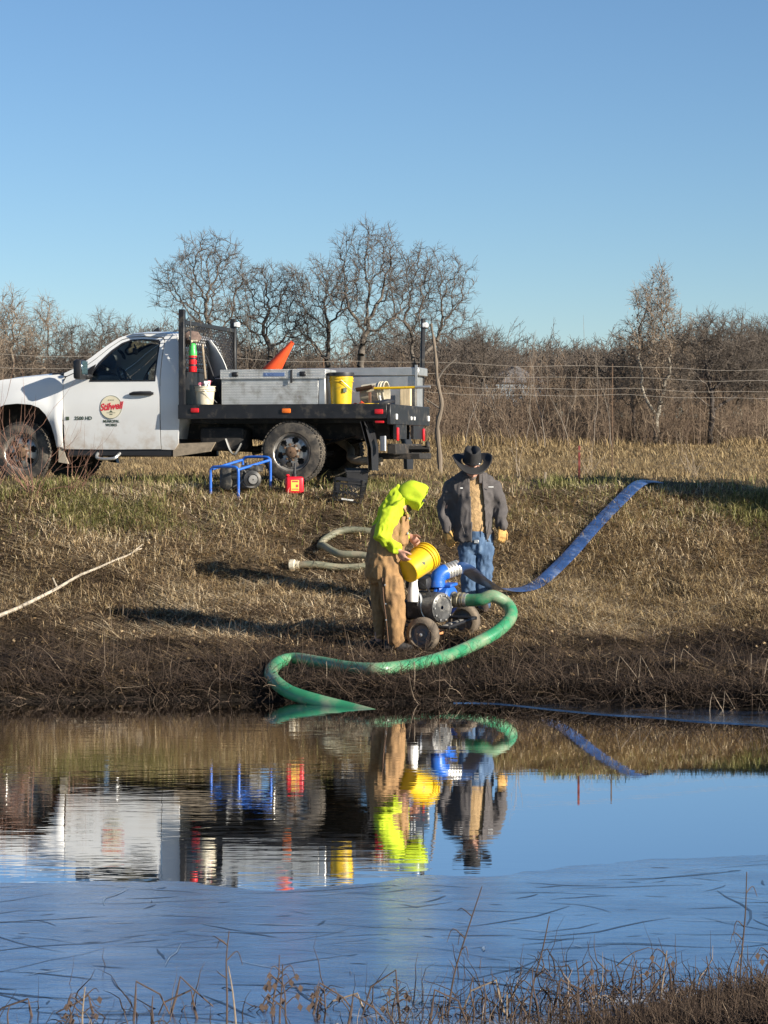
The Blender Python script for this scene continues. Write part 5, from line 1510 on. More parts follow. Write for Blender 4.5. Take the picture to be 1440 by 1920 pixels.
m = MB(); m.rings([(whc - u2 * .03 + f2 * .015, s2_ * .072, f2 * .090), (whc - u2 * .08 + f2 * .03, s2_ * .062, f2 * .082), (whc - u2 * .14 + f2 * .05, s2_ * .036, f2 * .045)]); m.build('beard', M_hair, wk)
m = MB(); m.grid(lambda s, t: tuple(whc + f2 * (.075 + .09 * t) + s2_ * (.078 * (2 * s - 1) * (1 - .25 * t * t)) + u2 * (.055 - .012 * t - .018 * (2 * s - 1) ** 2)), list(np.linspace(0, 1, 11)), list(np.linspace(0, 1, 7)))
cbm = m.build('cap_peak', M_sole, wk); so_ = cbm.modifiers.new('t', 'SOLIDIFY'); so_.thickness = .006
# hooded top: torso, sleeves, hood as a fused shell with the face opening cut out
b = MB()
b.rings([(w2(722, 1050), (.150, 0, 0), (0, .17, 0)), (w2(724, 1010), (.145, 0, .02), (0, .17, 0)), (w2(730, 976), (.160, 0, .04), (0, .21, 0)), (w2(737, 952), (.135, 0, .06), (0, .19, 0)), (w2(750, 938), (.095, 0, .06), (0, .13, 0))])
limb(b, [NS, NE, NW + Vector((-.02, 0, .02))], [.100, .085, .058]); limb(b, [FS, FE, FW + Vector((-.04, .01, .0))], [.100, .085, .055])
f3 = Vector((.90, -.12, -.40)).normalized(); u3 = Vector((.40, 0, .90)); u3 = (u3 - f3 * u3.dot(f3)).normalized(); s3 = f3.cross(u3)      # the hood sits flatter than the bowed face
for k, (t, ra, rb) in enumerate(((-.190, .02, .02), (-.165, .085, .075), (-.11, .122, .118), (-.05, .136, .134), (.01, .136, .138), (.06, .127, .135), (.095, .115, .128), (.108, .104, .120))):
    b_c = whc + f3 * (t + .035) + u3 * (.006 - .10 * max(0, -.04 - t))
    if k == 0: hrings = []
    hrings.append((b_c, s3 * ra * .86, u3 * rb))
HOOD = hrings
limb(b, [w2(728, 966), w2(744, 944), whc - f3 * .10 - u3 * .045], [.125, .122, .105])
me = fuse(b, .011, 4); crease(me, [((11, 11, 8), .024, 61), ((22, 22, 15), .010, 63)])
hz = finish('hooded_top', me, M_hiviz, wk, ang=180)
hd = MB(); hn, hv, hf = 40, [], []
for i, (c, a, b_) in enumerate(HOOD):          # open shell, front rim left free
    for k in range(hn):
        an = 2 * math.pi * k / hn
        sag = 1 + .10 * max(0, math.sin(an)) ** 3 - .06 * max(0, -math.sin(an))
        hv.append(c + a * math.cos(an) + b_ * math.sin(an) * sag)
for i in range(len(HOOD) - 1):
    for k in range(hn): hf.append((i * hn + k, i * hn + (k + 1) % hn, (i + 1) * hn + (k + 1) % hn, (i + 1) * hn + k))
hf.append(tuple(range(hn)))
hd.add(hv, hf)
ho = hd.build('hood', M_hiviz, wk, ang=180)
crease(ho.data, [((9, 9, 9), .020, 65), ((20, 20, 16), .008, 67)])
so_ = ho.modifiers.new('s', 'SUBSURF'); so_.levels = 1; so_.render_levels = 1
so_ = ho.modifiers.new('t', 'SOLIDIFY'); so_.thickness = .010; so_.offset = -1
# overalls
b = MB()
b.rings([(w2(723, 1095), (.15, 0, 0), (0, .15, 0)), (w2(723, 1080), (.195, 0, 0), (0, .205, 0)), (w2(722, 1055), (.198, 0, 0), (0, .22, 0)), (w2(723, 1030), (.19, 0, .02), (0, .215, 0)), (w2(726, 1008), (.185, 0, .02), (0, .212, 0)), (w2(728, 990), (.176, 0, .03), (0, .205, 0)), (w2(732, 976), (.155, 0, .04), (0, .185, 0))])
limb(b, [w2(713, 1085, .10), w2(711, 1145, .09), w2(711, 1200, .09)], [.118, .088, .062])
limb(b, [w2(731, 1085, -.10), w2(740, 1145, -.09), w2(741, 1203, -.09)], [.128, .108, .082])
# bib: front panel of the chest
b.rings([(w2(748, 1020), (.085, 0, 0), (0, .17, 0)), (w2(752, 990), (.075, 0, .02), (0, .165, 0)), (w2(756, 968), (.055, 0, .02), (0, .15, 0))])
me = fuse(b, .011, 3); crease(me, [((10, 10, 4.5), .020, 81), ((23, 23, 14), .010, 83)])
finish('bib_overalls', me, M_duck, wk, ang=180)
m = MB()
for sg in (-1, 1):
    m = MB(); m.tube(bez([w2(764, 972, .10 * sg), w2(760, 956, .115 * sg), w2(750, 950, .12 * sg), w2(742, 956, .11 * sg)], 5), .022, 6, flat=(1.3, .35)); m.build('brace', M_duck, wk)
m = MB()
for (a, q) in ((767, 972), (764, 1000)): m.box(w2(a, q, -.12), (.02, .02, .025), None, .004)
for q in (1095, 1130, 1160): m.lathe([(.008, 0), (.008, .008)], w2(722 + (q - 1095) * .03, q, -.225), (0, -1, 0), 8)
m.build('buckle', M_alu, wk)
m = MB(); m.tube(bez([w2(717, 1082, -.205), w2(719, 1120, -.205), w2(724, 1160, -.19), w2(728, 1205, -.165)], 6), .007, 6); m.build('side_zip', mk('dark_seam', (.12, .06, .03), rough=.8), wk)
for (a, q, y) in ((709, 1219, .09), (738, 1219, -.08)):
    q0 = w2(a, q, y); m = MB()
    m.rings([(q0 + Vector((-.10, 0, .02)), (0, .03, 0), (0, 0, .03)), (q0 + Vector((-.07, 0, .05)), (0, .045, 0), (0, 0, .06)), (q0 + Vector((.0, 0, .06)), (0, .048, 0), (0, 0, .07)), (q0 + Vector((.10, 0, .035)), (0, .05, 0), (0, 0, .045)), (q0 + Vector((.18, 0, .025)), (0, .038, 0), (0, 0, .028)), (q0 + Vector((.2, 0, .02)), (0, .015, 0), (0, 0, .012))]); m.build('boot', M_sole, wk)
# the bucket in the hands
bax = Vector((.575, .69, .40)).normalized()
bc0 = foot2 + w2(763, 1071, -.16)
hb_ = bucket('bucket', 'yellow bucket held tilted in the hands of the stooping person', bc0, M_yel, None, h=.36, r0=.124, r1=.146, axis=bax, handle=False)
u5, v5 = frame_of(bax)
m = MB()
lbl = bax * .17 + (u5 * 0 + Vector((.45, -.80, .1))).normalized() * .137
m.box(lbl, (.035, .006, .03), Matrix.Rotation(R(30), 3, 'Z'), .001); m.build('print', M_ink, hb_)
# ================================================================== GRASS, LITTER, REEDS
def blades(base, az, lean, L, w, curve=.3):
    """bent ribbons: base (N,3); lean from vertical; returns verts and triangles"""
    n = len(base)
    hd = np.column_stack([np.cos(az), np.sin(az), np.zeros(n)])
    sd_ = np.column_stack([-np.sin(az), np.cos(az), np.zeros(n)])
    up_ = np.array([0, 0, 1.0])
    l1, l2 = lean, np.minimum(lean + curve, 1.75)
    mid = base + (hd * np.sin(l1)[:, None] + up_ * np.cos(l1)[:, None]) * (L * .55)[:, None]
    tip = mid + (hd * np.sin(l2)[:, None] + up_ * np.cos(l2)[:, None]) * (L * .45)[:, None]
    s = sd_ * (w / 2)[:, None]
    V = np.stack([base - s, base + s, mid + s * .8, mid - s * .8, tip], axis=1).reshape(-1, 3)
    o = (np.arange(n) * 5)[:, None]
    F = np.concatenate([o + np.array([0, 1, 2]), o + np.array([0, 2, 3]), o + np.array([3, 2, 4])], axis=0)
    return V, F
def scatter(n, x0, x1, y0, y1, dens=None, half=None):
    """random spots on the ground; the strip widens with distance as the view does"""
    y = rng.uniform(y0, y1, n)
    x = rng.uniform(-1, 1, n) * (half(y) if half else 1)
    if not half: x = rng.uniform(x0, x1, n)
    if dens is not None:
        k = rng.random(n) < dens(x, y)
        x, y = x[k], y[k]
    return np.column_stack([x, y, ground_z(x, y)])
vw = lambda y: 720 / FPX * y * 1.18 + .7
def clump(x, y, s, seed, lo, hi):
    return sstep(lo, hi, fbm(np.column_stack([x, y]) * s, seed, 3))
def veg(name, B, lean, L, w, mat, label, curve, tint, az=None):
    n = len(B)
    az = rng.uniform(0, 2 * np.pi, n) if az is None else az
    V, F = blades(B, az, lean, L, w, curve)
    o = np_mesh(name, V, F, mat, tint=np.repeat(np.clip(tint, 0, 1), 5))
    tag(o, label, 'grass', kind='stuff')
    return o
M_lit = mk_tint('dead_litter', [(0, (.022, .014, .009)), (.25, (.082, .052, .030)), (.5, (.23, .155, .085)), (.8, (.46, .335, .19)), (1, (.66, .54, .36))])
M_straw = mk_tint('straw_grass', [(0, (.11, .075, .04)), (.4, (.31, .22, .11)), (.75, (.52, .39, .20)), (1, (.58, .47, .28))], transl=.12)
M_grn = mk_tint('winter_green_grass', [(0, (.035, .045, .014)), (.4, (.10, .115, .03)), (.7, (.22, .215, .07)), (1, (.42, .36, .17))], transl=.2)
# flattened dead stalks over the whole slope
mud = lambda x, y: np.exp(-((x - .1) / 1.5) ** 2 - ((y - 22.7) / .75) ** 2)       # trodden mud round the pump
B = scatter(165000, 0, 0, 19.3, 28.6, half=vw, dens=lambda x, y: (ground_z(x, y) > .015) * (1 - .55 * mud(x, y)))
n = len(B)
straw = (clump(B[:, 0], B[:, 1], .55, 12, -.15, .25) * 1.1 - .25) * sstep(22.8, 24.4, B[:, 1]) + .55 * sstep(.6, 1.8, B[:, 0]) * sstep(23.4, 24.4, B[:, 1]) * (1 - sstep(26.0, 27.0, B[:, 1]))
wet = 1 - sstep(21.9, 25.4, B[:, 1] + 1.5 * fbm(B[:, :2] * .9, 75, 2))
t = np.clip(rng.beta(1.4, 2.0, n) * .95 + straw * .36 - wet * .75 + .39 + .60 * fbm(B[:, :2] * 1.3, 71, 2) + .55 * fbm(B[:, :2] * 4.5, 73, 2), 0, 1)
veg('dead_litter', B, rng.uniform(1.15, 1.55, n), rng.uniform(.08, .42, n), rng.uniform(.004, .011, n), M_lit, 'flattened brown dead stalks and leaf litter covering the pond bank', .12, t - .25 * mud(B[:, 0], B[:, 1]), az=rng.normal(0, .6, n) + np.pi * rng.integers(0, 2, n))
# short standing dead grass
B = scatter(105000, 0, 0, 19.5, 29.0, half=vw, dens=lambda x, y: (ground_z(x, y) > .03) * (1 - .7 * mud(x, y)) * (.15 + .85 * clump(x, y, .8, 21, -.25, .35)))
n = len(B)
wet = 1 - sstep(21.9, 25.4, B[:, 1] + 1.5 * fbm(B[:, :2] * .9, 75, 2))
t = np.clip(rng.beta(2, 2.6, n) + .1 * sstep(23.5, 25, B[:, 1]) * sstep(.2, 2.5, B[:, 0]) - .80 * wet + .28 + .60 * fbm(B[:, :2] * 1.3, 71, 2) + .55 * fbm(B[:, :2] * 4.5, 73, 2), 0, 1)
veg('dead_grass', B, rng.uniform(.25, 1.3, n), rng.uniform(.05, .17, n) * (1 - .25 * wet), rng.uniform(.004, .009, n), M_lit, 'short dead brown grass standing on the pond bank', .6, t)
# pale straw tufts, right of the hose and across the middle
B = scatter(95000, 0, 0, 23.4, 28.3, half=vw, dens=lambda x, y: np.maximum(clump(x, y, .75, 33, -.15, .35) * (.35 + .65 * sstep(.0, 2.2, x)), .8 * sstep(.8, 2.0, x) * sstep(23.6, 24.4, y) * (1 - sstep(25.8, 26.8, y))))
n = len(B)
veg('straw_grass', B, rng.uniform(.4, 1.35, n), rng.uniform(.08, .24, n), rng.uniform(.003, .007, n), M_straw, 'pale straw-coloured dry grass in patches on the bank', .7, rng.beta(2, 2.2, n))
# green winter grass along the crest
B = scatter(120000, 0, 0, 26.9, 29.6, half=vw, dens=lambda x, y: (.10 + .9 * clump(x, y, .9, 44, -.12, .35)) * sstep(26.9, 28.0, y) * (1 - .6 * sstep(29, 29.6, y)) * (1 - .5 * sstep(-1.6, -.4, x) * (1 - sstep(1.4, 2.2, x))))
n = len(B)
big = clump(B[:, 0], B[:, 1], 1.1, 48, .05, .4)
veg('green_grass', B, rng.uniform(.1, 1.1, n), rng.uniform(.06, .19, n) * (1 + .8 * big), rng.uniform(.005, .009, n), M_grn, 'green and tan winter grass along the crest of the bank', .8, np.clip(rng.beta(2, 2, n) + .20, 0, 1))
# field behind
B = scatter(120000, 0, 0, 29.3, 62, half=vw, dens=lambda x, y: .55 + .45 * clump(x, y, .4, 55, -.3, .3))
n = len(B)
veg('field_grass', B, rng.uniform(.3, 1.3, n), rng.uniform(.06, .20, n), rng.uniform(.005, .012, n), M_straw, 'dry tan pasture grass behind the truck', .6, np.clip(rng.beta(2, 2.6, n) - .12, 0, 1))
B = scatter(70000, 0, 0, 60, 128, half=vw)
n = len(B)
veg('far_field_grass', B, rng.uniform(.3, 1.2, n), rng.uniform(.10, .32, n), rng.uniform(.014, .03, n), M_straw, 'dry tan pasture grass out to the tree line', .6, np.clip(rng.beta(2, 2.8, n) - .14, 0, 1))

# pale fallen leaves and chips caught in the litter
B = scatter(9000, 0, 0, 20.4, 28.4, half=vw, dens=lambda x, y: ground_z(x, y) > .03); n = len(B)
B[:, 2] += rng.uniform(.005, .035, n)
u = rng.normal(size=(n, 3)); u[:, 2] *= .5; u /= np.linalg.norm(u, axis=1, keepdims=True)
w_ = np.cross(u, rng.normal(0, .5, (n, 3)) + np.array([0, 0, 1.0])); w_ /= np.linalg.norm(w_, axis=1, keepdims=True)
s_ = rng.uniform(.010, .034, n)[:, None]
V = np.stack([B - u * s_, B + w_ * s_ * .55, B + u * s_, B - w_ * s_ * .55], axis=1).reshape(-1, 3)
o = np_mesh('fallen_leaves', V, np.arange(n * 4).reshape(-1, 4), M_lit, tint=np.repeat(np.clip(rng.beta(2.4, 1.8, n) - .3 * (1 - sstep(22, 24, B[:, 1])), 0, 1), 4))
tag(o, 'curled tan fallen leaves scattered over the bank', 'leaves', kind='stuff')
# ---- thin stems: segments -> three-sided prisms
def prisms(P0, P1, R0, R1, sides=3):
    P0, P1 = np.asarray(P0, float), np.asarray(P1, float); R0, R1 = np.asarray(R0, float), np.asarray(R1, float)
    T = P1 - P0; T = T / (np.linalg.norm(T, axis=1, keepdims=True) + 1e-9)
    a = np.where(np.abs(T[:, 2:3]) < .9, np.array([[0, 0, 1.0]]), np.array([[1.0, 0, 0]]))
    U = np.cross(T, a); U /= np.linalg.norm(U, axis=1, keepdims=True); W = np.cross(T, U)
    vs = []
    for (P, Rr) in ((P0, R0), (P1, R1)):
        for k in range(sides):
            an = 2 * np.pi * k / sides
            vs.append(P + (U * np.cos(an) + W * np.sin(an)) * Rr[:, None])
    V = np.stack(vs, axis=1).reshape(-1, 3)
    o = (np.arange(len(P0)) * 2 * sides)[:, None]
    F = np.concatenate([o + np.array([k, (k + 1) % sides, sides + (k + 1) % sides, sides + k]) for k in range(sides)], axis=0)
    return V, F
def stem_paths(base, az, lean, L, r, nseg=4, wob=.25, bend=.25):
    """wobbly stems -> segment arrays"""
    n = len(base); P = base.copy(); S = []
    ln = lean.copy(); a = az.copy()
    for k in range(nseg):
        d = np.column_stack([np.cos(a) * np.sin(ln), np.sin(a) * np.sin(ln), np.cos(ln)])
        Q = P + d * (L / nseg)[:, None]
        S.append((P, Q, r * (1 - k / nseg * .8), r * (1 - (k + 1) / nseg * .8)))
        P = Q; ln = ln + rng.normal(bend / nseg, wob, n); a = a + rng.normal(0, wob, n)
    return [np.concatenate([s[i] for s in S]) for i in range(4)]
M_twig = mk_tint('twig_bark', [(0, (.018, .012, .009)), (.4, (.046, .030, .021)), (.8, (.115, .08, .055)), (1, (.36, .28, .20))])
# tangle of dark weed stems at the foot of the bank
B = scatter(7600, 0, 0, 19.4, 23.2, half=vw, dens=lambda x, y: (ground_z(x, y) > .0) * (1 - .75 * sstep(21.4, 23.2, y)) * (.35 + .65 * clump(x, y, 1.6, 88, -.2, .3)))
B2 = scatter(3200, 0, 0, 23, 28, half=vw)
B = np.concatenate([B, B2]); n = len(B)
L_ = rng.uniform(.12, .5, n) * np.where(B[:, 1] > 23, .8, 1)
S = stem_paths(B, rng.uniform(0, 6.28, n), rng.uniform(.2, 1.5, n), L_, rng.uniform(.0018, .0042, n), 4, .25, .5)
V, F = prisms(*S)
tt_ = np.clip(rng.beta(1.6, 2.6, n) + .05, 0, 1)
o = np_mesh('weed_tangle', V, F, M_twig, tint=np.repeat(np.tile(tt_, 4), 6))
tag(o, 'tangle of dark dry weed stems at the foot of the bank', 'weeds', kind='stuff')
# brush drooping over the lip of the bank into the water
x = rng.uniform(-1, 1, 4200) * vw(20.6); y0 = 20.62 - .85 * sstep(0.6, 3.6, x) - .12 * np.sin(x * 1.3 + 1)
y = y0 + rng.uniform(-.22, .35, len(x)); k = rng.random(len(x)) < .3 + .7 * clump(x, y, 1.4, 95, -.2, .3); x, y = x[k], y[k]
B = np.column_stack([x, y, np.maximum(ground_z(x, y), -.02)]); n = len(B)
S = stem_paths(B, rng.normal(-1.57, .8, n), rng.uniform(.4, 1.4, n), rng.uniform(.12, .48, n), rng.uniform(.002, .0048, n), 4, .3, .7)
V, F = prisms(*S)
o = np_mesh('overhanging_brush', V, F, M_twig, tint=np.repeat(np.tile(np.clip(rng.beta(1.6, 2.4, n), 0, 1), 4), 6))
tag(o, 'dark dead brush drooping over the far waterline', 'weeds', kind='stuff')
# foreground mat of dead stems on the near bank, right
B = scatter(52000, .1, 2.4, 7.7, 9.6, dens=lambda x, y: sstep(-.03, .06, ground_z(x, y)) * sstep(.15, .7, x))
n = len(B)
S = stem_paths(B, rng.uniform(0, 6.28, n), rng.uniform(.3, 1.5, n), rng.uniform(.05, .19, n), rng.uniform(.0014, .0036, n), 3, .35, .5)
V, F = prisms(*S)
o = np_mesh('foreground_mat', V, F, M_twig, tint=np.repeat(np.tile(np.clip(rng.beta(2, 2.6, n) - .02, 0, 1), 3), 6))
tag(o, 'mat of brown dead stems on the near bank at lower right', 'weeds', kind='stuff')

# broken stubble poking through the ice along the near shore, thicker to the right
B = scatter(5200, -1.7, 1.9, 8.5, 9.9, dens=lambda x, y: (.10 + .90 * sstep(-.5, 1.1, x)) * (1 - .93 * sstep(8.8 + .35 * sstep(0, 1.4, x), 9.4 + .4 * sstep(0, 1.4, x), y)))
B[:, 2] = np.maximum(B[:, 2], 0); n = len(B)
S = stem_paths(B, rng.uniform(0, 6.28, n), rng.uniform(.05, 1.3, n), rng.uniform(.05, .26, n), rng.uniform(.0018, .0044, n), 4, .45, .8)
V, F = prisms(*S)
o = np_mesh('ice_stubble', V, F, M_twig, tint=np.repeat(np.tile(np.clip(rng.beta(2, 2.4, n), 0, 1), 4), 6))
tag(o, 'broken brown weed stubble sticking out of the near ice', 'weeds', kind='stuff')
# ---- individual dry weeds standing in the ice in the foreground: (base pixel x, height px, tilt px, kind)
M_weed = mk('dry_weed', (.085, .056, .042), rough=.9, var=.35, vscale=30)
M_weedp = mk('pale_dry_reed', (.26, .20, .14), rough=.9, var=.3, vscale=30)
ORD = ['first', 'second', 'third', 'fourth', 'fifth', 'sixth', 'seventh', 'eighth', 'ninth', 'tenth', 'eleventh', 'twelfth', 'thirteenth', 'fourteenth', 'fifteenth', 'sixteenth', 'seventeenth', 'eighteenth', 'nineteenth']
def ordinal(i):
    i += 1
    if i <= 19: return ORD[i - 1]
    t_, u_ = divmod(i, 10)
    return {2: 'twentieth', 3: 'thirtieth', 4: 'fortieth'}[t_] if u_ == 0 else {2: 'twenty', 3: 'thirty', 4: 'forty'}[t_] + '-' + ORD[u_ - 1]
weeds = [(10, 60, 8, 0), (62, 70, -20, 1), (128, 95, 6, 0), (155, 120, 5, 2), (178, 80, -25, 1), (250, 130, 10, 1), (283, 90, 4, 0), (318, 140, 40, 1), (372, 100, -28, 1), (425, 205, 5, 3), (444, 190, -16, 0), (510, 215, 14, 2), (524, 190, 6, 2), (540, 150, -12, 2), (585, 120, 30, 1), (606, 110, 2, 2), (650, 90, 25, 1), (690, 85, -40, 1),
         (735, 120, 14, 2), (752, 170, -20, 1), (800, 110, 30, 1), (838, 300, 66, 4), (885, 150, 2, 0), (906, 150, 0, 0), (950, 130, -40, 1), (990, 235, 40, 4), (1010, 180, -12, 0), (1035, 130, 30, 1), (1090, 200, -10, 2), (1120, 120, -30, 1), (1180, 210, 14, 0), (1240, 230, 10, 2), (1270, 190, -30, 1), (1330, 210, -6, 0), (1385, 330, 14, 4), (1398, 180, 40, 0), (1432, 260, 8, 2)]
wcol = {0: 'single dry weed stem', 1: 'broken bent dry weed stem', 2: 'branching dry weed with curled leaves', 3: 'tall kinked dry weed stem', 4: 'tall slanting reddish weed'}
for i, (px, hpx, tp, kd) in enumerate(weeds):
    d = 8.75 + .35 * ((i * 37) % 10) / 10
    b0 = at(px, 1930, d); b0.z = max(gz(b0.x, d), 0.0) - .01
    y_base = HOR + (ZC - b0.z) * FPX / d
    h = (hpx * (.85 if kd in (3, 4) else .58) + (y_base - 1920) * .8) * d / FPX; tx = tp * d / FPX
    o = empty('dry_weed', b0)
    zone = 'at lower left' if px < 480 else 'below the middle' if px < 960 else 'at lower right'
    tag(o, '%s, %s weed from the left along the bottom edge' % (wcol[kd], ordinal(i)), 'weed', 'dry weeds in the foreground ice')
    m = MB(); rr = .0046 if kd != 1 else .0055
    rd = random.Random(i)
    if kd == 1:
        k = rd.uniform(.6, .8)
        pts = [(0, 0, 0), (tx * .3, .01, h * .5), (tx * .5, .01, h), (tx * .5 + (.05 + .06 * rd.random()) * (1 if tp > 0 else -1), .0, h * k), (tx * .5 + .13 * (1 if tp > 0 else -1), .02, h * .25)]
        m.tube(pts, [rr, rr, rr * .8, rr * .7, rr * .5], 5)
    else:
        pts = bez([(0, 0, 0), (tx * .25 + rd.uniform(-.008, .008), rd.uniform(-.01, .01), h * .35), (tx * .6 + rd.uniform(-.01, .01), 0, h * .7), (tx, 0, h)], 4)
        m.tube(pts, list(np.linspace(rr, rr * .45, len(pts))), 5)
    m.build('stem', M_weedp if (i % 7 == 3) else M_weed, o)
    if kd in (2, 4, 3):
        m = MB()
        for k in range(6 if kd == 2 else 4):
            q = Vector(pts[int(len(pts) * (.35 + .6 * rd.random())) - 1]); s = rd.choice((-1, 1)); l = rd.uniform(.03, .08)
            m.tube(bez([q, q + Vector((s * l * .6, rd.uniform(-.02, .02), l * .5)), q + Vector((s * l * .9, rd.uniform(-.02, .02), l * .1 + rd.uniform(-.04, .03)))], 3), list(np.linspace(.0026, .0012, 7)), 4)
            if kd == 2:
                e = q + Vector((s * l * .9, 0, l * .1))
                m.add([tuple(e), tuple(e + Vector((.012, .005, -.012))), tuple(e + Vector((.004, .008, -.034))), tuple(e + Vector((-.010, .0, -.016)))], [(0, 1, 2, 3)])
        tag(m.build('side_shoot', M_weed, o), kind='stuff')
# pale bent reeds at the far waterline on the right
for i, (px, py, hh, bendx) in enumerate(sorted(((1040, 1318, 26, 8), (1082, 1312, 40, 0), (1153, 1318, 66, 58), (1195, 1316, 62, 38), (1170, 1322, 20, 3), (1204, 1321, 18, -3), (1246, 1330, 28, 0), (1262, 1304, 50, 2), (1330, 1334, 36, 26), (1355, 1332, 36, 24), (1405, 1308, 45, 3), (1430, 1310, 40, 9), (610, 1285, 45, 2), (775, 1300, 55, 2), (1275, 1296, 30, 38), (205, 1165, 32, 0), (228, 1164, 30, 3)))):
    g = ghit(px, py, lo=18.6)
    if px > 1000: g = wpt(px, py); g.z = max(gz(g.x, g.y), 0)
    sc_ = g.y / FPX
    o = empty('reed', g)
    tag(o, 'pale dry reed %s, %s reed from the left on the far shore' % ('bent over' if abs(bendx) > 20 else 'standing upright', ordinal(i)), 'reed', 'pale reeds at the far waterline')
    h, bx = hh * sc_, bendx * sc_
    m = MB(); m.tube([(0, 0, -.03), (bx * (.05 + .03 * (i % 3)), 0, h * .55), (bx * (.16 + .08 * (i % 2)), .01, h), (bx * .52, .02, h * .62), (bx, .02, h * .04)] if abs(bendx) > 20 else bez([(0, 0, -.03), (bx * .3 + .01, 0, h * .5), (bx, 0, h)], 4), .0036, 5); m.build('stem', M_weedp, o)

# ---- bare reddish shrub in front of the front wheel
def shrub(name, label, base, n, hmin, hmax, spread, r0, mat, seed, cat='shrub', tl=None, side=(-1, 1)):
    rd = np.random.default_rng(seed)
    o = empty(name, base); tag(o, label, cat)
    P = np.zeros((n, 3)); P[:, 0] = rd.uniform(-.06, .06, n); P[:, 1] = rd.uniform(-.06, .06, n)
    a = np.where(rd.random(n) < .5, rd.uniform(-.9, .9, n), rd.uniform(2.2, 4.0, n)) if side == (-1, 1) else rd.uniform(side[0], side[1], n)
    ln = np.abs(rd.normal(0, spread, n)) + .1; L = rd.uniform(hmin, hmax, n)
    S = []
    for k in range(6):
        d = np.column_stack([np.cos(a) * np.sin(ln), np.sin(a) * np.sin(ln), np.cos(ln)])
        Q = P + d * (L / 6)[:, None]
        S.append((P, Q, r0 * (1 - k / 6 * .8) * np.ones(n), r0 * (1 - (k + 1) / 6 * .8) * np.ones(n)))
        if k >= 1:      # side twigs
            m_ = rd.random(n) < .8
            aa = a[m_] + rd.choice([-1, 1], m_.sum()) * rd.uniform(.4, 1.0, m_.sum()); ll = ln[m_] + rd.uniform(-.5, .3, m_.sum())
            d2 = np.column_stack([np.cos(aa) * np.sin(ll), np.sin(aa) * np.sin(ll), np.cos(ll)])
            tl_ = (L[m_] * rd.uniform(.12, .34, m_.sum()))[:, None]
            M1 = Q[m_] + d2 * tl_ * .5; M2 = M1 + (d2 + np.array([0, 0, .25])) * tl_ * .5
            S.append((Q[m_], M1, np.full(m_.sum(), r0 * .4), np.full(m_.sum(), r0 * .3))); S.append((M1, M2, np.full(m_.sum(), r0 * .3), np.full(m_.sum(), r0 * .15)))
        P = Q; ln = ln + rd.normal(.02, .20, n); a = a + rd.normal(0, .35, n)
    S = [np.concatenate([s[i] for s in S]) for i in range(4)]
    V, F = prisms(*S)
    np_mesh('stems', V, F, mat, o)
    return o
M_red = mk('reddish_twig', (.24, .125, .085), rough=.8, var=.3, vscale=12)
M_paletwig = mk('pale_twig', (.34, .27, .20), rough=.85, var=.3, vscale=12)
g = ghit(62, 930); g.z -= .02
shrub('bare_shrub', 'bare reddish shrub growing in front of the truck front wheel', g, 16, .7, 1.5, .55, .006, M_red, 3)
g = ghit(-25, 935); g.z -= .02
shrub('bare_shrub', 'bare arching shrub at the left edge before the truck bonnet', g, 12, .9, 1.9, .5, .007, M_red, 4)
g = ghit(135, 925); g.z -= .02
shrub('bare_shrub', 'low bare twigs fanning right under the truck door', g, 8, .4, .95, .6, .005, M_red, 5, side=(-.7, .5))
g = ghit(975, 902); shrub('sapling', 'thin leafless sapling right of the man in the hat', g, 3, .5, .62, .12, .006, M_paletwig, 6, 'sapling')
g = at(1100, 880, 31.5); g.z = gz(g.x, g.y); shrub('bare_shrub', 'wispy bare shrub on the crest beyond the rusty stake', g, 9, .3, .8, .5, .004, M_paletwig, 8)
g = at(1300, 885, 33); g.z = gz(g.x, g.y); shrub('bare_shrub', 'wispy bare shrub on the crest at the right', g, 9, .3, .9, .5, .004, M_paletwig, 9)
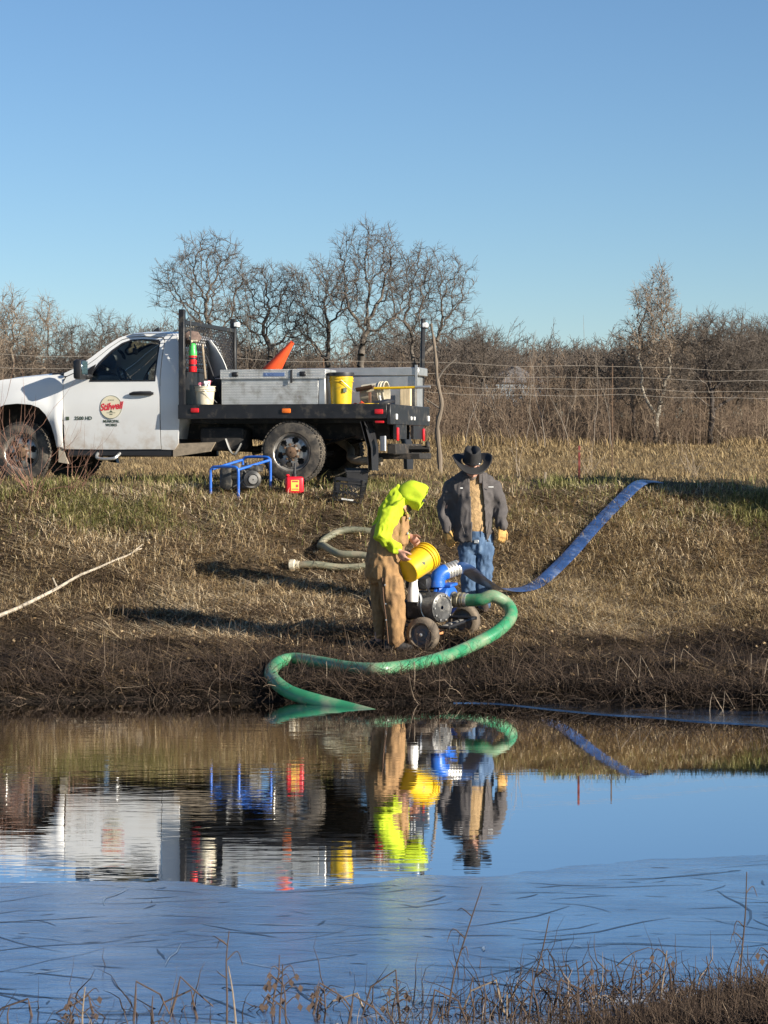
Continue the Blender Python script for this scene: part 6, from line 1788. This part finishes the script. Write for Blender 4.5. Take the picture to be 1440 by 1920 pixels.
# ================================================================== TREES
M_bark = mk('grey_bark', (.125, .105, .085), rough=.95, var=.3, vscale=3, bump=.5, bscale=12)
M_barkpale = mk('pale_sycamore_bark', (.36, .32, .26), rough=.9, var=.35, vscale=2.5)
M_crown = mk('bare_twigs', (.12, .097, .078), rough=.95, var=.2, vscale=1.5)
M_crownpale = mk('tan_twigs', (.24, .185, .135), rough=.95, var=.25, vscale=1.5)
M_barkdk = mk('dark_bark', (.075, .06, .05), rough=.95, var=.3, vscale=3)
def colonize(attr, base, step, infl, kill, start_h, rd, lean=0.0, maxn=4200, jit=.22):
    nodes = [np.array(base, float)]; par = [-1]
    while nodes[-1][2] - base[2] < start_h:
        nodes.append(nodes[-1] + np.array([lean * step + rd.normal(0, step * .13), rd.normal(0, step * .13), step])); par.append(len(nodes) - 2)
    A = attr.copy()
    ND = np.array(nodes)
    dist = np.linalg.norm(A[:, None] - ND[None], axis=2); near = dist.argmin(1); dm = dist.min(1)
    for it in range(140):
        act = dm < infl if it > 3 else np.ones(len(A), bool)
        if not act.any() or len(nodes) > maxn: break
        new = []
        for k in np.unique(near[act]):
            v = A[act & (near == k)] - nodes[k]
            v = v / (np.linalg.norm(v, axis=1, keepdims=True) + 1e-9)
            d = v.mean(0) + rd.normal(0, jit, 3)
            d = d / (np.linalg.norm(d) + 1e-9)
            q = nodes[k] + d * step
            if np.linalg.norm(q - nodes[k]) < step * .5: continue
            new.append((q, k))
        if not new: break
        o = len(nodes)
        for q, k in new:
            nodes.append(q); par.append(k)
        NQ = np.array([q for q, k in new])
        d2 = np.linalg.norm(A[:, None] - NQ[None], axis=2)
        m2 = d2.min(1); a2 = d2.argmin(1) + o
        up_ = m2 < dm; near = np.where(up_, a2, near); dm = np.minimum(dm, m2)
        keep = dm > kill
        A, near, dm = A[keep], near[keep], dm[keep]
        if len(A) == 0: break
    return np.array(nodes), np.array(par)
def tree(name, label, blobs, base_px, d, seed, trunk_h, bark, crown, step=.20, natt=1150, r_tip=.013, expo=2.05, twig=.66, ntw=6, lean=0, cat='tree', group=None, leaves=None, base_y=None):
    """blobs: crown ellipses in photo pixels (cx, cy, rx, ry, weight)"""
    rd = np.random.default_rng(seed)
    sc_ = d / FPX
    if name == 'bare_oak': natt, step, r_tip, ntw, expo = 620, .27, .0155, 5, 1.95
    b = at(base_px, 840, d); bz = gz(b.x, d) - .1
    base = np.array([b.x, d, bz])
    pts = []
    wsum = sum(q[4] for q in blobs)
    for cx, cy, rx, ry, wt in blobs:
        if name == 'bare_oak': rx, ry = rx * 1.22, ry * 1.05
        c = at(cx, cy, d); k = int(natt * wt / wsum)
        v = rd.normal(size=(k, 3)); v /= np.linalg.norm(v, axis=1, keepdims=True)
        v *= rd.random((k, 1)) ** (1 / 2.6) * (.75 + .5 * rd.random((k, 1)))
        pts.append(np.array(c)[None] + v * np.array([rx * sc_, rx * sc_ * .8, ry * sc_])[None])
    A = np.concatenate(pts)
    ND, par = colonize(A, base, step, step * 18, step * 1.5, trunk_h * sc_, rd, lean, jit=.29 if name == 'bare_oak' else .24)
    n = len(ND)
    r = np.zeros(n); ch = np.zeros(n, int)
    for i in range(n - 1, 0, -1):
        if r[i] == 0: r[i] = r_tip ** expo
        r[par[i]] += r[i]; ch[par[i]] += 1
    r = r ** (1 / expo)
    idx = np.arange(1, n)
    P0, P1, R0, R1 = ND[par[1:]], ND[1:], np.minimum(r[par[1:]], r[1:] * 1.6), r[1:]
    R0 = np.where(ch[par[1:]] > 1, R1 * 1.05, R0)
    o = empty(name, base); tag(o, label, cat, group)
    loc = lambda q: q - base
    thick = R1 > r_tip * 4.2
    V, F = prisms(loc(P0[thick]), loc(P1[thick]), R0[thick], R1[thick], 6)
    np_mesh('trunk', V, F, bark, o, smooth=True)
    # fine twigs from the thin nodes
    thin = np.where((r < r_tip * 3.0))[0]; thin = thin[thin > 0]
    T0, T1, Q0, Q1 = [loc(P0[~thick])], [loc(P1[~thick])], [R0[~thick]], [R1[~thick]]
    for rep in range(ntw):
        k = thin
        d0 = ND[k] - ND[par[k]]; d0 /= np.linalg.norm(d0, axis=1, keepdims=True) + 1e-9
        v = d0 + rd.normal(0, .75, d0.shape) + np.array([0, 0, .18]); v /= np.linalg.norm(v, axis=1, keepdims=True)
        L = (twig * rd.uniform(.4, 1.1, len(k)))[:, None]
        a = ND[k] - base; m1 = a + v * L * .5; v2 = v + rd.normal(0, .3, v.shape); v2 /= np.linalg.norm(v2, axis=1, keepdims=True); e = m1 + v2 * L * .5
        T0 += [a, m1]; T1 += [m1, e]; Q0 += [np.full(len(k), r_tip * .62), np.full(len(k), r_tip * .5)]; Q1 += [np.full(len(k), r_tip * .5), np.full(len(k), r_tip * .28)]
        v3 = v + rd.normal(0, .7, v.shape); v3 /= np.linalg.norm(v3, axis=1, keepdims=True)
        T0 += [m1]; T1 += [m1 + v3 * L * .5]; Q0 += [np.full(len(k), r_tip * .5)]; Q1 += [np.full(len(k), r_tip * .25)]
    V, F = prisms(np.concatenate(T0), np.concatenate(T1), np.concatenate(Q0), np.concatenate(Q1), 3)
    cr = np_mesh('crown', V, F, crown, o)
    if leaves:
        k = rd.choice(thin, leaves)
        c = ND[k] - base + rd.normal(0, step * 1.1, (leaves, 3))
        s = rd.uniform(.03, .075, leaves)
        u = rd.normal(size=(leaves, 3)); u /= np.linalg.norm(u, axis=1, keepdims=True); w_ = np.cross(u, rd.normal(size=(leaves, 3))); w_ /= np.linalg.norm(w_, axis=1, keepdims=True)
        V = np.stack([c - u * s[:, None], c + w_ * s[:, None] * .6, c + u * s[:, None], c - w_ * s[:, None] * .6], axis=1).reshape(-1, 3)
        F = np.arange(leaves * 4).reshape(-1, 4)
        np_mesh('dry_leaves', V, F, M_crownpale, o)
    return o
D1 = 112
M_sap2 = mk('brush_bark', (.20, .16, .12), rough=.9, var=.3)
tree('bare_oak', 'tall bare oak with rounded crown rising behind the truck rack', [(385, 492, 58, 55, 3), (335, 530, 42, 40, 2), (440, 515, 30, 48, 1.5), (395, 590, 70, 45, 2)], 392, D1, 1, 70, M_bark, M_crown)
tree('bare_oak', 'low forked bare oak behind the tool box and cone', [(500, 548, 55, 52, 3), (465, 600, 45, 45, 1.3), (545, 600, 45, 45, 1.3)], 525, D1 + 3, 2, 70, M_bark, M_crown)
tree('bare_oak', 'crooked bare oak left of the tallest tree', [(595, 540, 50, 50, 2), (645, 550, 35, 45, 1.2), (575, 605, 50, 45, 1.3)], 640, D1 + 5, 3, 70, M_bark, M_crown, lean=-.3)
tree('bare_oak', 'tallest bare oak standing behind the middle of the truck deck', [(692, 478, 56, 58, 3), (655, 545, 45, 50, 1.7), (738, 540, 48, 55, 1.7), (695, 610, 65, 45, 1.5)], 680, D1, 4, 70, M_bark, M_crown)
tree('bare_oak', 'wide bare oak with arching limbs leaning right above the rear post', [(812, 522, 62, 55, 3), (842, 585, 42, 50, 1.6), (768, 525, 45, 58, 1.5), (785, 610, 60, 45, 1.5)], 740, D1 + 2, 5, 60, M_bark, M_crown, lean=.35)
tree('sycamore', 'tall pale sycamore with a pointed crown at the right', [(1234, 545, 24, 50, 2), (1228, 590, 46, 50, 3), (1225, 645, 68, 60, 4), (1290, 640, 40, 50, 1.5), (1225, 720, 70, 40, 1.5)], 1228, D1 - 4, 6, 60, M_barkpale, M_crownpale, leaves=1500, natt=900)
tree('bare_tree', 'dark spreading bare tree with forked trunk at the far right', [(1350, 640, 75, 55, 3), (1400, 700, 60, 50, 2), (1300, 700, 45, 45, 1.5)], 1335, D1 - 8, 7, 45, M_barkdk, M_crown, natt=900)
tree('bare_tree', 'dense brown bare tree cut by the right edge', [(1440, 660, 50, 60, 3), (1480, 680, 50, 60, 2)], 1440, D1 + 6, 8, 60, M_barkdk, M_crown)
tree('dead_snag', 'thin dead forked snag poking above the woods right of centre', [(1040, 640, 18, 36, 2), (1060, 680, 22, 25, 1), (1020, 690, 22, 25, 1)], 1035, D1 + 8, 9, 130, M_bark, M_crown, natt=110, ntw=2, twig=.4)
tree('bare_tree', 'mossy bare tree tangled with vines left of the snag', [(905, 650, 40, 35, 2), (880, 690, 40, 30, 1), (940, 690, 35, 30, 1)], 905, D1 + 6, 10, 90, M_bark, M_crown, natt=260)
tree('bare_tree', 'small dark twiggy tree below the sycamore on its left', [(1165, 690, 36, 40, 2), (1190, 740, 40, 30, 1)], 1190, D1 - 2, 12, 40, M_barkdk, M_crown, natt=240)
# tall clumps of bare brush behind the truck on the left
for k, (px, top, lab) in enumerate(((-40, 560, 'bare brushy tree cut by the left edge'), (22, 548, 'tall clump of upright bare brush near the left edge'), (85, 562, 'tall bare brush above the truck bonnet'), (135, 605, 'lower bare brush above the truck mirror'), (190, 588, 'bare brush above the truck windscreen'), (240, 604, 'bare brush above the truck roof aerial'), (292, 606, 'bare brush between the truck roof and the rack'))):
    hh = 700 - top
    tree('bare_shrub', lab, [(px, top + 30, 24, 32, 2), (px - 14, top + 75, 36, 45, 2), (px + 16, top + 80, 36, 45, 2), (px, top + 135, 46, 50, 2)], px, 96 + (k * 5) % 11, 40 + k, 22, M_sap2 if k % 2 else M_crown, M_crownpale if k < 3 else M_crown, natt=620, twig=.75, step=.22, cat='shrub', lean=.0)
M_sap = mk('sapling_bark', (.19, .155, .12), rough=.9, var=.3)
# pale saplings that can be told apart in the thicket
for k, (px, top) in enumerate(sorted(((443, 610), (458, 605), (488, 620), (872, 690), (935, 650), (958, 660), (983, 668), (1020, 650), (1052, 640), (1066, 660), (1110, 670), (1148, 690), (1010, 700), (905, 705)))):
    d = 98 + (k * 7) % 9
    b = at(px, 840, d); b.z = gz(b.x, d) - .1
    h = (HOR - top) * d / FPX + (ZC - b.z)
    o = shrub('sapling', 'slim pale leafless sapling, %s from the left along the far thicket' % ordinal(k), b, 1, h * .9, h, .03, .030, M_sap, 70 + k, 'sapling'); o['group'] = 'pale saplings along the thicket'
# ---- woods behind: one mass
def wood_tree(seed, h):
    rd = np.random.default_rng(seed); S = []
    def br(p, d, L, r, lev):
        n = 4 if lev < 2 else 3
        q = p
        for k in range(n):
            d = d + rd.normal(0, .16, 3); d[2] += .05; d /= np.linalg.norm(d)
            q2 = q + d * L / n
            S.append((q, q2, r * (1 - k / n * .55), r * (1 - (k + 1) / n * .55)))
            if lev < 4 and (k > 0 or lev > 0):
                for _ in range(2 if lev < 2 else (2 if rd.random() < .6 else 1)):
                    v = d + rd.normal(0, .65, 3); v[2] = abs(v[2]) * .8 + .1; v /= np.linalg.norm(v)
                    br(q2, v, L * rd.uniform(.45, .68), r * .5, lev + 1)
            q = q2
    br(np.zeros(3), np.array([0, 0, 1.0]), h * .62, h * .014, 0)
    return [np.array([s[0] for s in S]), np.array([s[1] for s in S]), np.array([s[2] for s in S]), np.array([s[3] for s in S])]
protos = [wood_tree(200 + k, 8.0) for k in range(5)]
print('wood proto segs', [len(q[0]) for q in protos])
acc = [[], [], [], []]
rd = np.random.default_rng(5)
for k in range(250):
    d = rd.uniform(119, 190); px = rd.uniform(-260, 1700)
    b = at(px, 840, d); zb = gz(b.x, d)
    top = 618 + 14 * math.sin(px * .013) + rd.uniform(-12, 40) - (22 if px > 1380 else 0)
    h = (HOR - top) * d / FPX + (ZC - zb); s = h / 9.4
    a = rd.uniform(0, 6.28); c_, s2 = math.cos(a) * s, math.sin(a) * s
    Rm = np.array([[c_, -s2, 0], [s2, c_, 0], [0, 0, s]])
    q = protos[k % 5]
    sel = rd.random(len(q[0])) < 1.0
    for i in (0, 1): acc[i].append(q[i][sel] @ Rm.T + np.array([b.x, d, zb - .1]))
    for i in (2, 3): acc[i].append(np.maximum(q[i][sel] * s, .013))
V, F = prisms(*[np.concatenate(q) for q in acc])
print('woods quads', len(F))
o = np_mesh('far_wood', V, F, M_crown); tag(o, 'bare winter wood forming the skyline behind the field', 'wood', kind='stuff')
# ---- thicket: brush stems in front of the wood
n = 15000
y = rng.uniform(103, 132, n); x = rng.uniform(-1, 1, n) * vw(y) * 1.15
dn = sstep(-.5, .4, fbm(np.column_stack([x, y]) * .3, 91, 3)); k = rng.random(n) < .35 + .65 * dn; x, y = x[k], y[k]; n = len(x)
B = np.column_stack([x, y, ground_z(x, y)])
L_ = rng.uniform(.8, 4.2, n) * (.6 + .6 * sstep(108, 122, y))
S = stem_paths(B, rng.uniform(0, 6.28, n), np.abs(rng.normal(0, .22, n)), L_, rng.uniform(.010, .020, n), 4, .16, .15)
tt = np.tile(np.clip(rng.beta(2.2, 2.2, n), 0, 1), 4)
TW0 = S[1] + 0; m = len(TW0)
tws = [S]
tall = [tt]
for rep in range(3):
    v = rng.normal(0, .6, (m, 3)) + np.array([0, 0, .75]); v /= np.linalg.norm(v, axis=1, keepdims=True)
    tws.append([TW0, TW0 + v * rng.uniform(.2, .7, m)[:, None], np.full(m, .008), np.full(m, .005)]); tall.append(tt)
S = [np.concatenate([q[i] for q in tws]) for i in range(4)]
V, F = prisms(*S)
M_thick = mk_tint('thicket_stems', [(0, (.07, .045, .032)), (.4, (.135, .095, .066)), (.8, (.24, .175, .12)), (1, (.40, .32, .22))])
o = np_mesh('thicket', V, F, M_thick, tint=np.repeat(np.concatenate(tall), 6)); tag(o, 'tangled brown brush thicket along the far edge of the field', 'brush', kind='stuff')
# tan grass fringe at its foot
B = scatter(26000, 0, 0, 100, 112, half=vw); n = len(B)
veg('fringe_grass', B, rng.uniform(.05, .7, n), rng.uniform(.25, .75, n) * (.4 + clump(B[:, 0], B[:, 1], .25, 17, -.2, .4)), rng.uniform(.02, .035, n), M_straw, 'tall tan dry grass at the foot of the far thicket', .5, np.clip(rng.beta(2, 2.8, n) - .1, 0, 1))

# ================================================================== HOUSE BEYOND THE TREES
hd = 138
hb = at(955, 800, hd); hb.z = gz(hb.x, hd)
house = empty('house', hb, R(12)); tag(house, 'pale blue house half hidden in the trees right of the truck', 'house')
M_hw = mk('pale_blue_siding', (.30, .37, .43), rough=.8, var=.08)
m = MB(); m.span(-1.9, 1.9, -1.5, 1.5, 0, 3.5); m.build('wall', M_hw, house)
m = MB(); m.prism([(-2.1, 3.5), (2.1, 3.5), (0, 4.5)], -1.7, 1.7); m.build('roof', mk('grey_shingle', (.16, .16, .17), rough=.9), house)
for xq in (-1.0, 1.0):
    m = MB(); m.span(xq - .35, xq + .35, -1.53, -1.5, 1.5, 2.6); w_o = m.build('window', M_wht, house)
    m = MB(); m.span(xq - .28, xq + .28, -1.545, -1.53, 1.57, 2.53); m.build('pane', M_chrome, w_o)
m = MB(); m.span(-.4, .4, -1.54, -1.5, .1, 2.1); m.build('door', M_dash, house)
# ================================================================== WIRE FENCE
F0, F1 = at(-120, 840, 33.0), at(1640, 840, 41.4)
fence = empty('wire_fence', (F0.x, F0.y, gz(F0.x, F0.y))); tag(fence, 'four-strand wire fence running behind the truck', 'fence')
f0 = Vector(fence.location); fv = Vector((F1.x - F0.x, F1.y - F0.y, 0)); FL = fv.length; fv.normalize()
M_wire = mk('galvanised_wire', (.36, .32, .27), rough=.5, metal=.3, var=.15)
for k, z in enumerate((3.70, 3.51, 3.32, 3.21)):
    pts = []
    for j in range(81):
        t = j / 80 * FL
        pts.append(fv * t + Vector((0, 0, z - f0.z - .035 * math.sin(math.pi * ((t / 4.0) % 1)) + .01 * math.sin(t * 3 + k))))
    m = MB(); m.tube(pts, .0026, 4); m.build('wire', M_wire, fence)
for j, t in enumerate(list(np.arange(.8, FL, 5.5))):
    p = fv * t; zz = gz(f0.x + p.x, f0.y + p.y) - f0.z
    m = MB(); m.box((p.x, p.y + .02, zz + .9), (.022, .02, 1.95), None, .003); m.build('post', M_rust, fence)
# weathered crooked corner post beside the truck tail
cpx = at(818, 845, 36.6); cpx.z = gz(cpx.x, cpx.y)
cp_ = empty('wooden_post', cpx); tag(cp_, 'crooked weathered tree-trunk post standing behind the truck tail', 'post')
k_ = 36.6 / FPX
pth = bez([(8 * k_, 0, -.1), (6 * k_, 0, .35), (2 * k_, .0, .8), (10 * k_, 0, 1.15), (2 * k_, 0, 1.55), (-2 * k_, 0, 2.0), (-10 * k_, 0, 2.45)], 5)
m = MB(); m.tube(pth, [.047 - .0009 * i + .006 * math.sin(i * 1.7) for i in range(len(pth))], 9); m.build('trunk', mk('weathered_wood', (.17, .135, .10), rough=.95, var=.35, vscale=9, bump=.6, bscale=30, stretch=(1, 1, .2)), cp_)
m = MB(); m.tube(bez([pth[20], pth[20] + Vector((.12, 0, .18)), pth[20] + Vector((.30, .05, .34))], 4), list(np.linspace(.025, .008, 9)), 6); m.tube(bez([pth[14], pth[14] + Vector((-.15, 0, .1)), pth[14] + Vector((-.42, .0, .30))], 4), list(np.linspace(.018, .006, 9)), 6); m.build('limb', M_bark, cp_)

# ================================================================== UNSEEN CEDAR off the right edge, added to cast the shade across the crest
cx_, cy_ = 8.2, 26.3
cd_ = empty('unseen_cedar', (cx_, cy_, gz(cx_, cy_))); tag(cd_, 'unseen dense evergreen cedar added beyond the right edge to shade the crest', 'tree')
m = MB(); m.tube([(0, 0, -.1), (.03, 0, 2.2), (0, .02, 4.0)], [.13, .09, .02], 10)
rd = np.random.default_rng(77)
for k in range(60):
    z = rd.uniform(.6, 3.8); a = rd.uniform(0, 6.28); L = 1.05 * (1 - z / 4.5) + .1
    m.tube([(0, 0, z), (math.cos(a) * L, math.sin(a) * L, z + .25 * L)], [.02, .005], 5)
m.build('trunk', M_barkdk, cd_)
n = 16000
z = 4.1 * rd.random(n) ** .8 + .25; a = rd.uniform(0, 6.28, n); rr_ = (1.1 * (1 - z / 4.7) + .08) * np.sqrt(rd.random(n)) * (1 + .25 * np.sin(a * 5 + z * 3))
c = np.column_stack([np.cos(a) * rr_, np.sin(a) * rr_, z]); s_ = rd.uniform(.04, .10, n)[:, None]
u = rd.normal(size=(n, 3)); u /= np.linalg.norm(u, axis=1, keepdims=True); w_ = np.cross(u, rd.normal(size=(n, 3))); w_ /= np.linalg.norm(w_, axis=1, keepdims=True)
V = np.stack([c - u * s_, c + w_ * s_ * .4, c + u * s_, c - w_ * s_ * .4], axis=1).reshape(-1, 3)
np_mesh('crown', V, np.arange(n * 4).reshape(-1, 4), mk('cedar_green', (.055, .075, .035), rough=.9, var=.3, vscale=3), cd_)
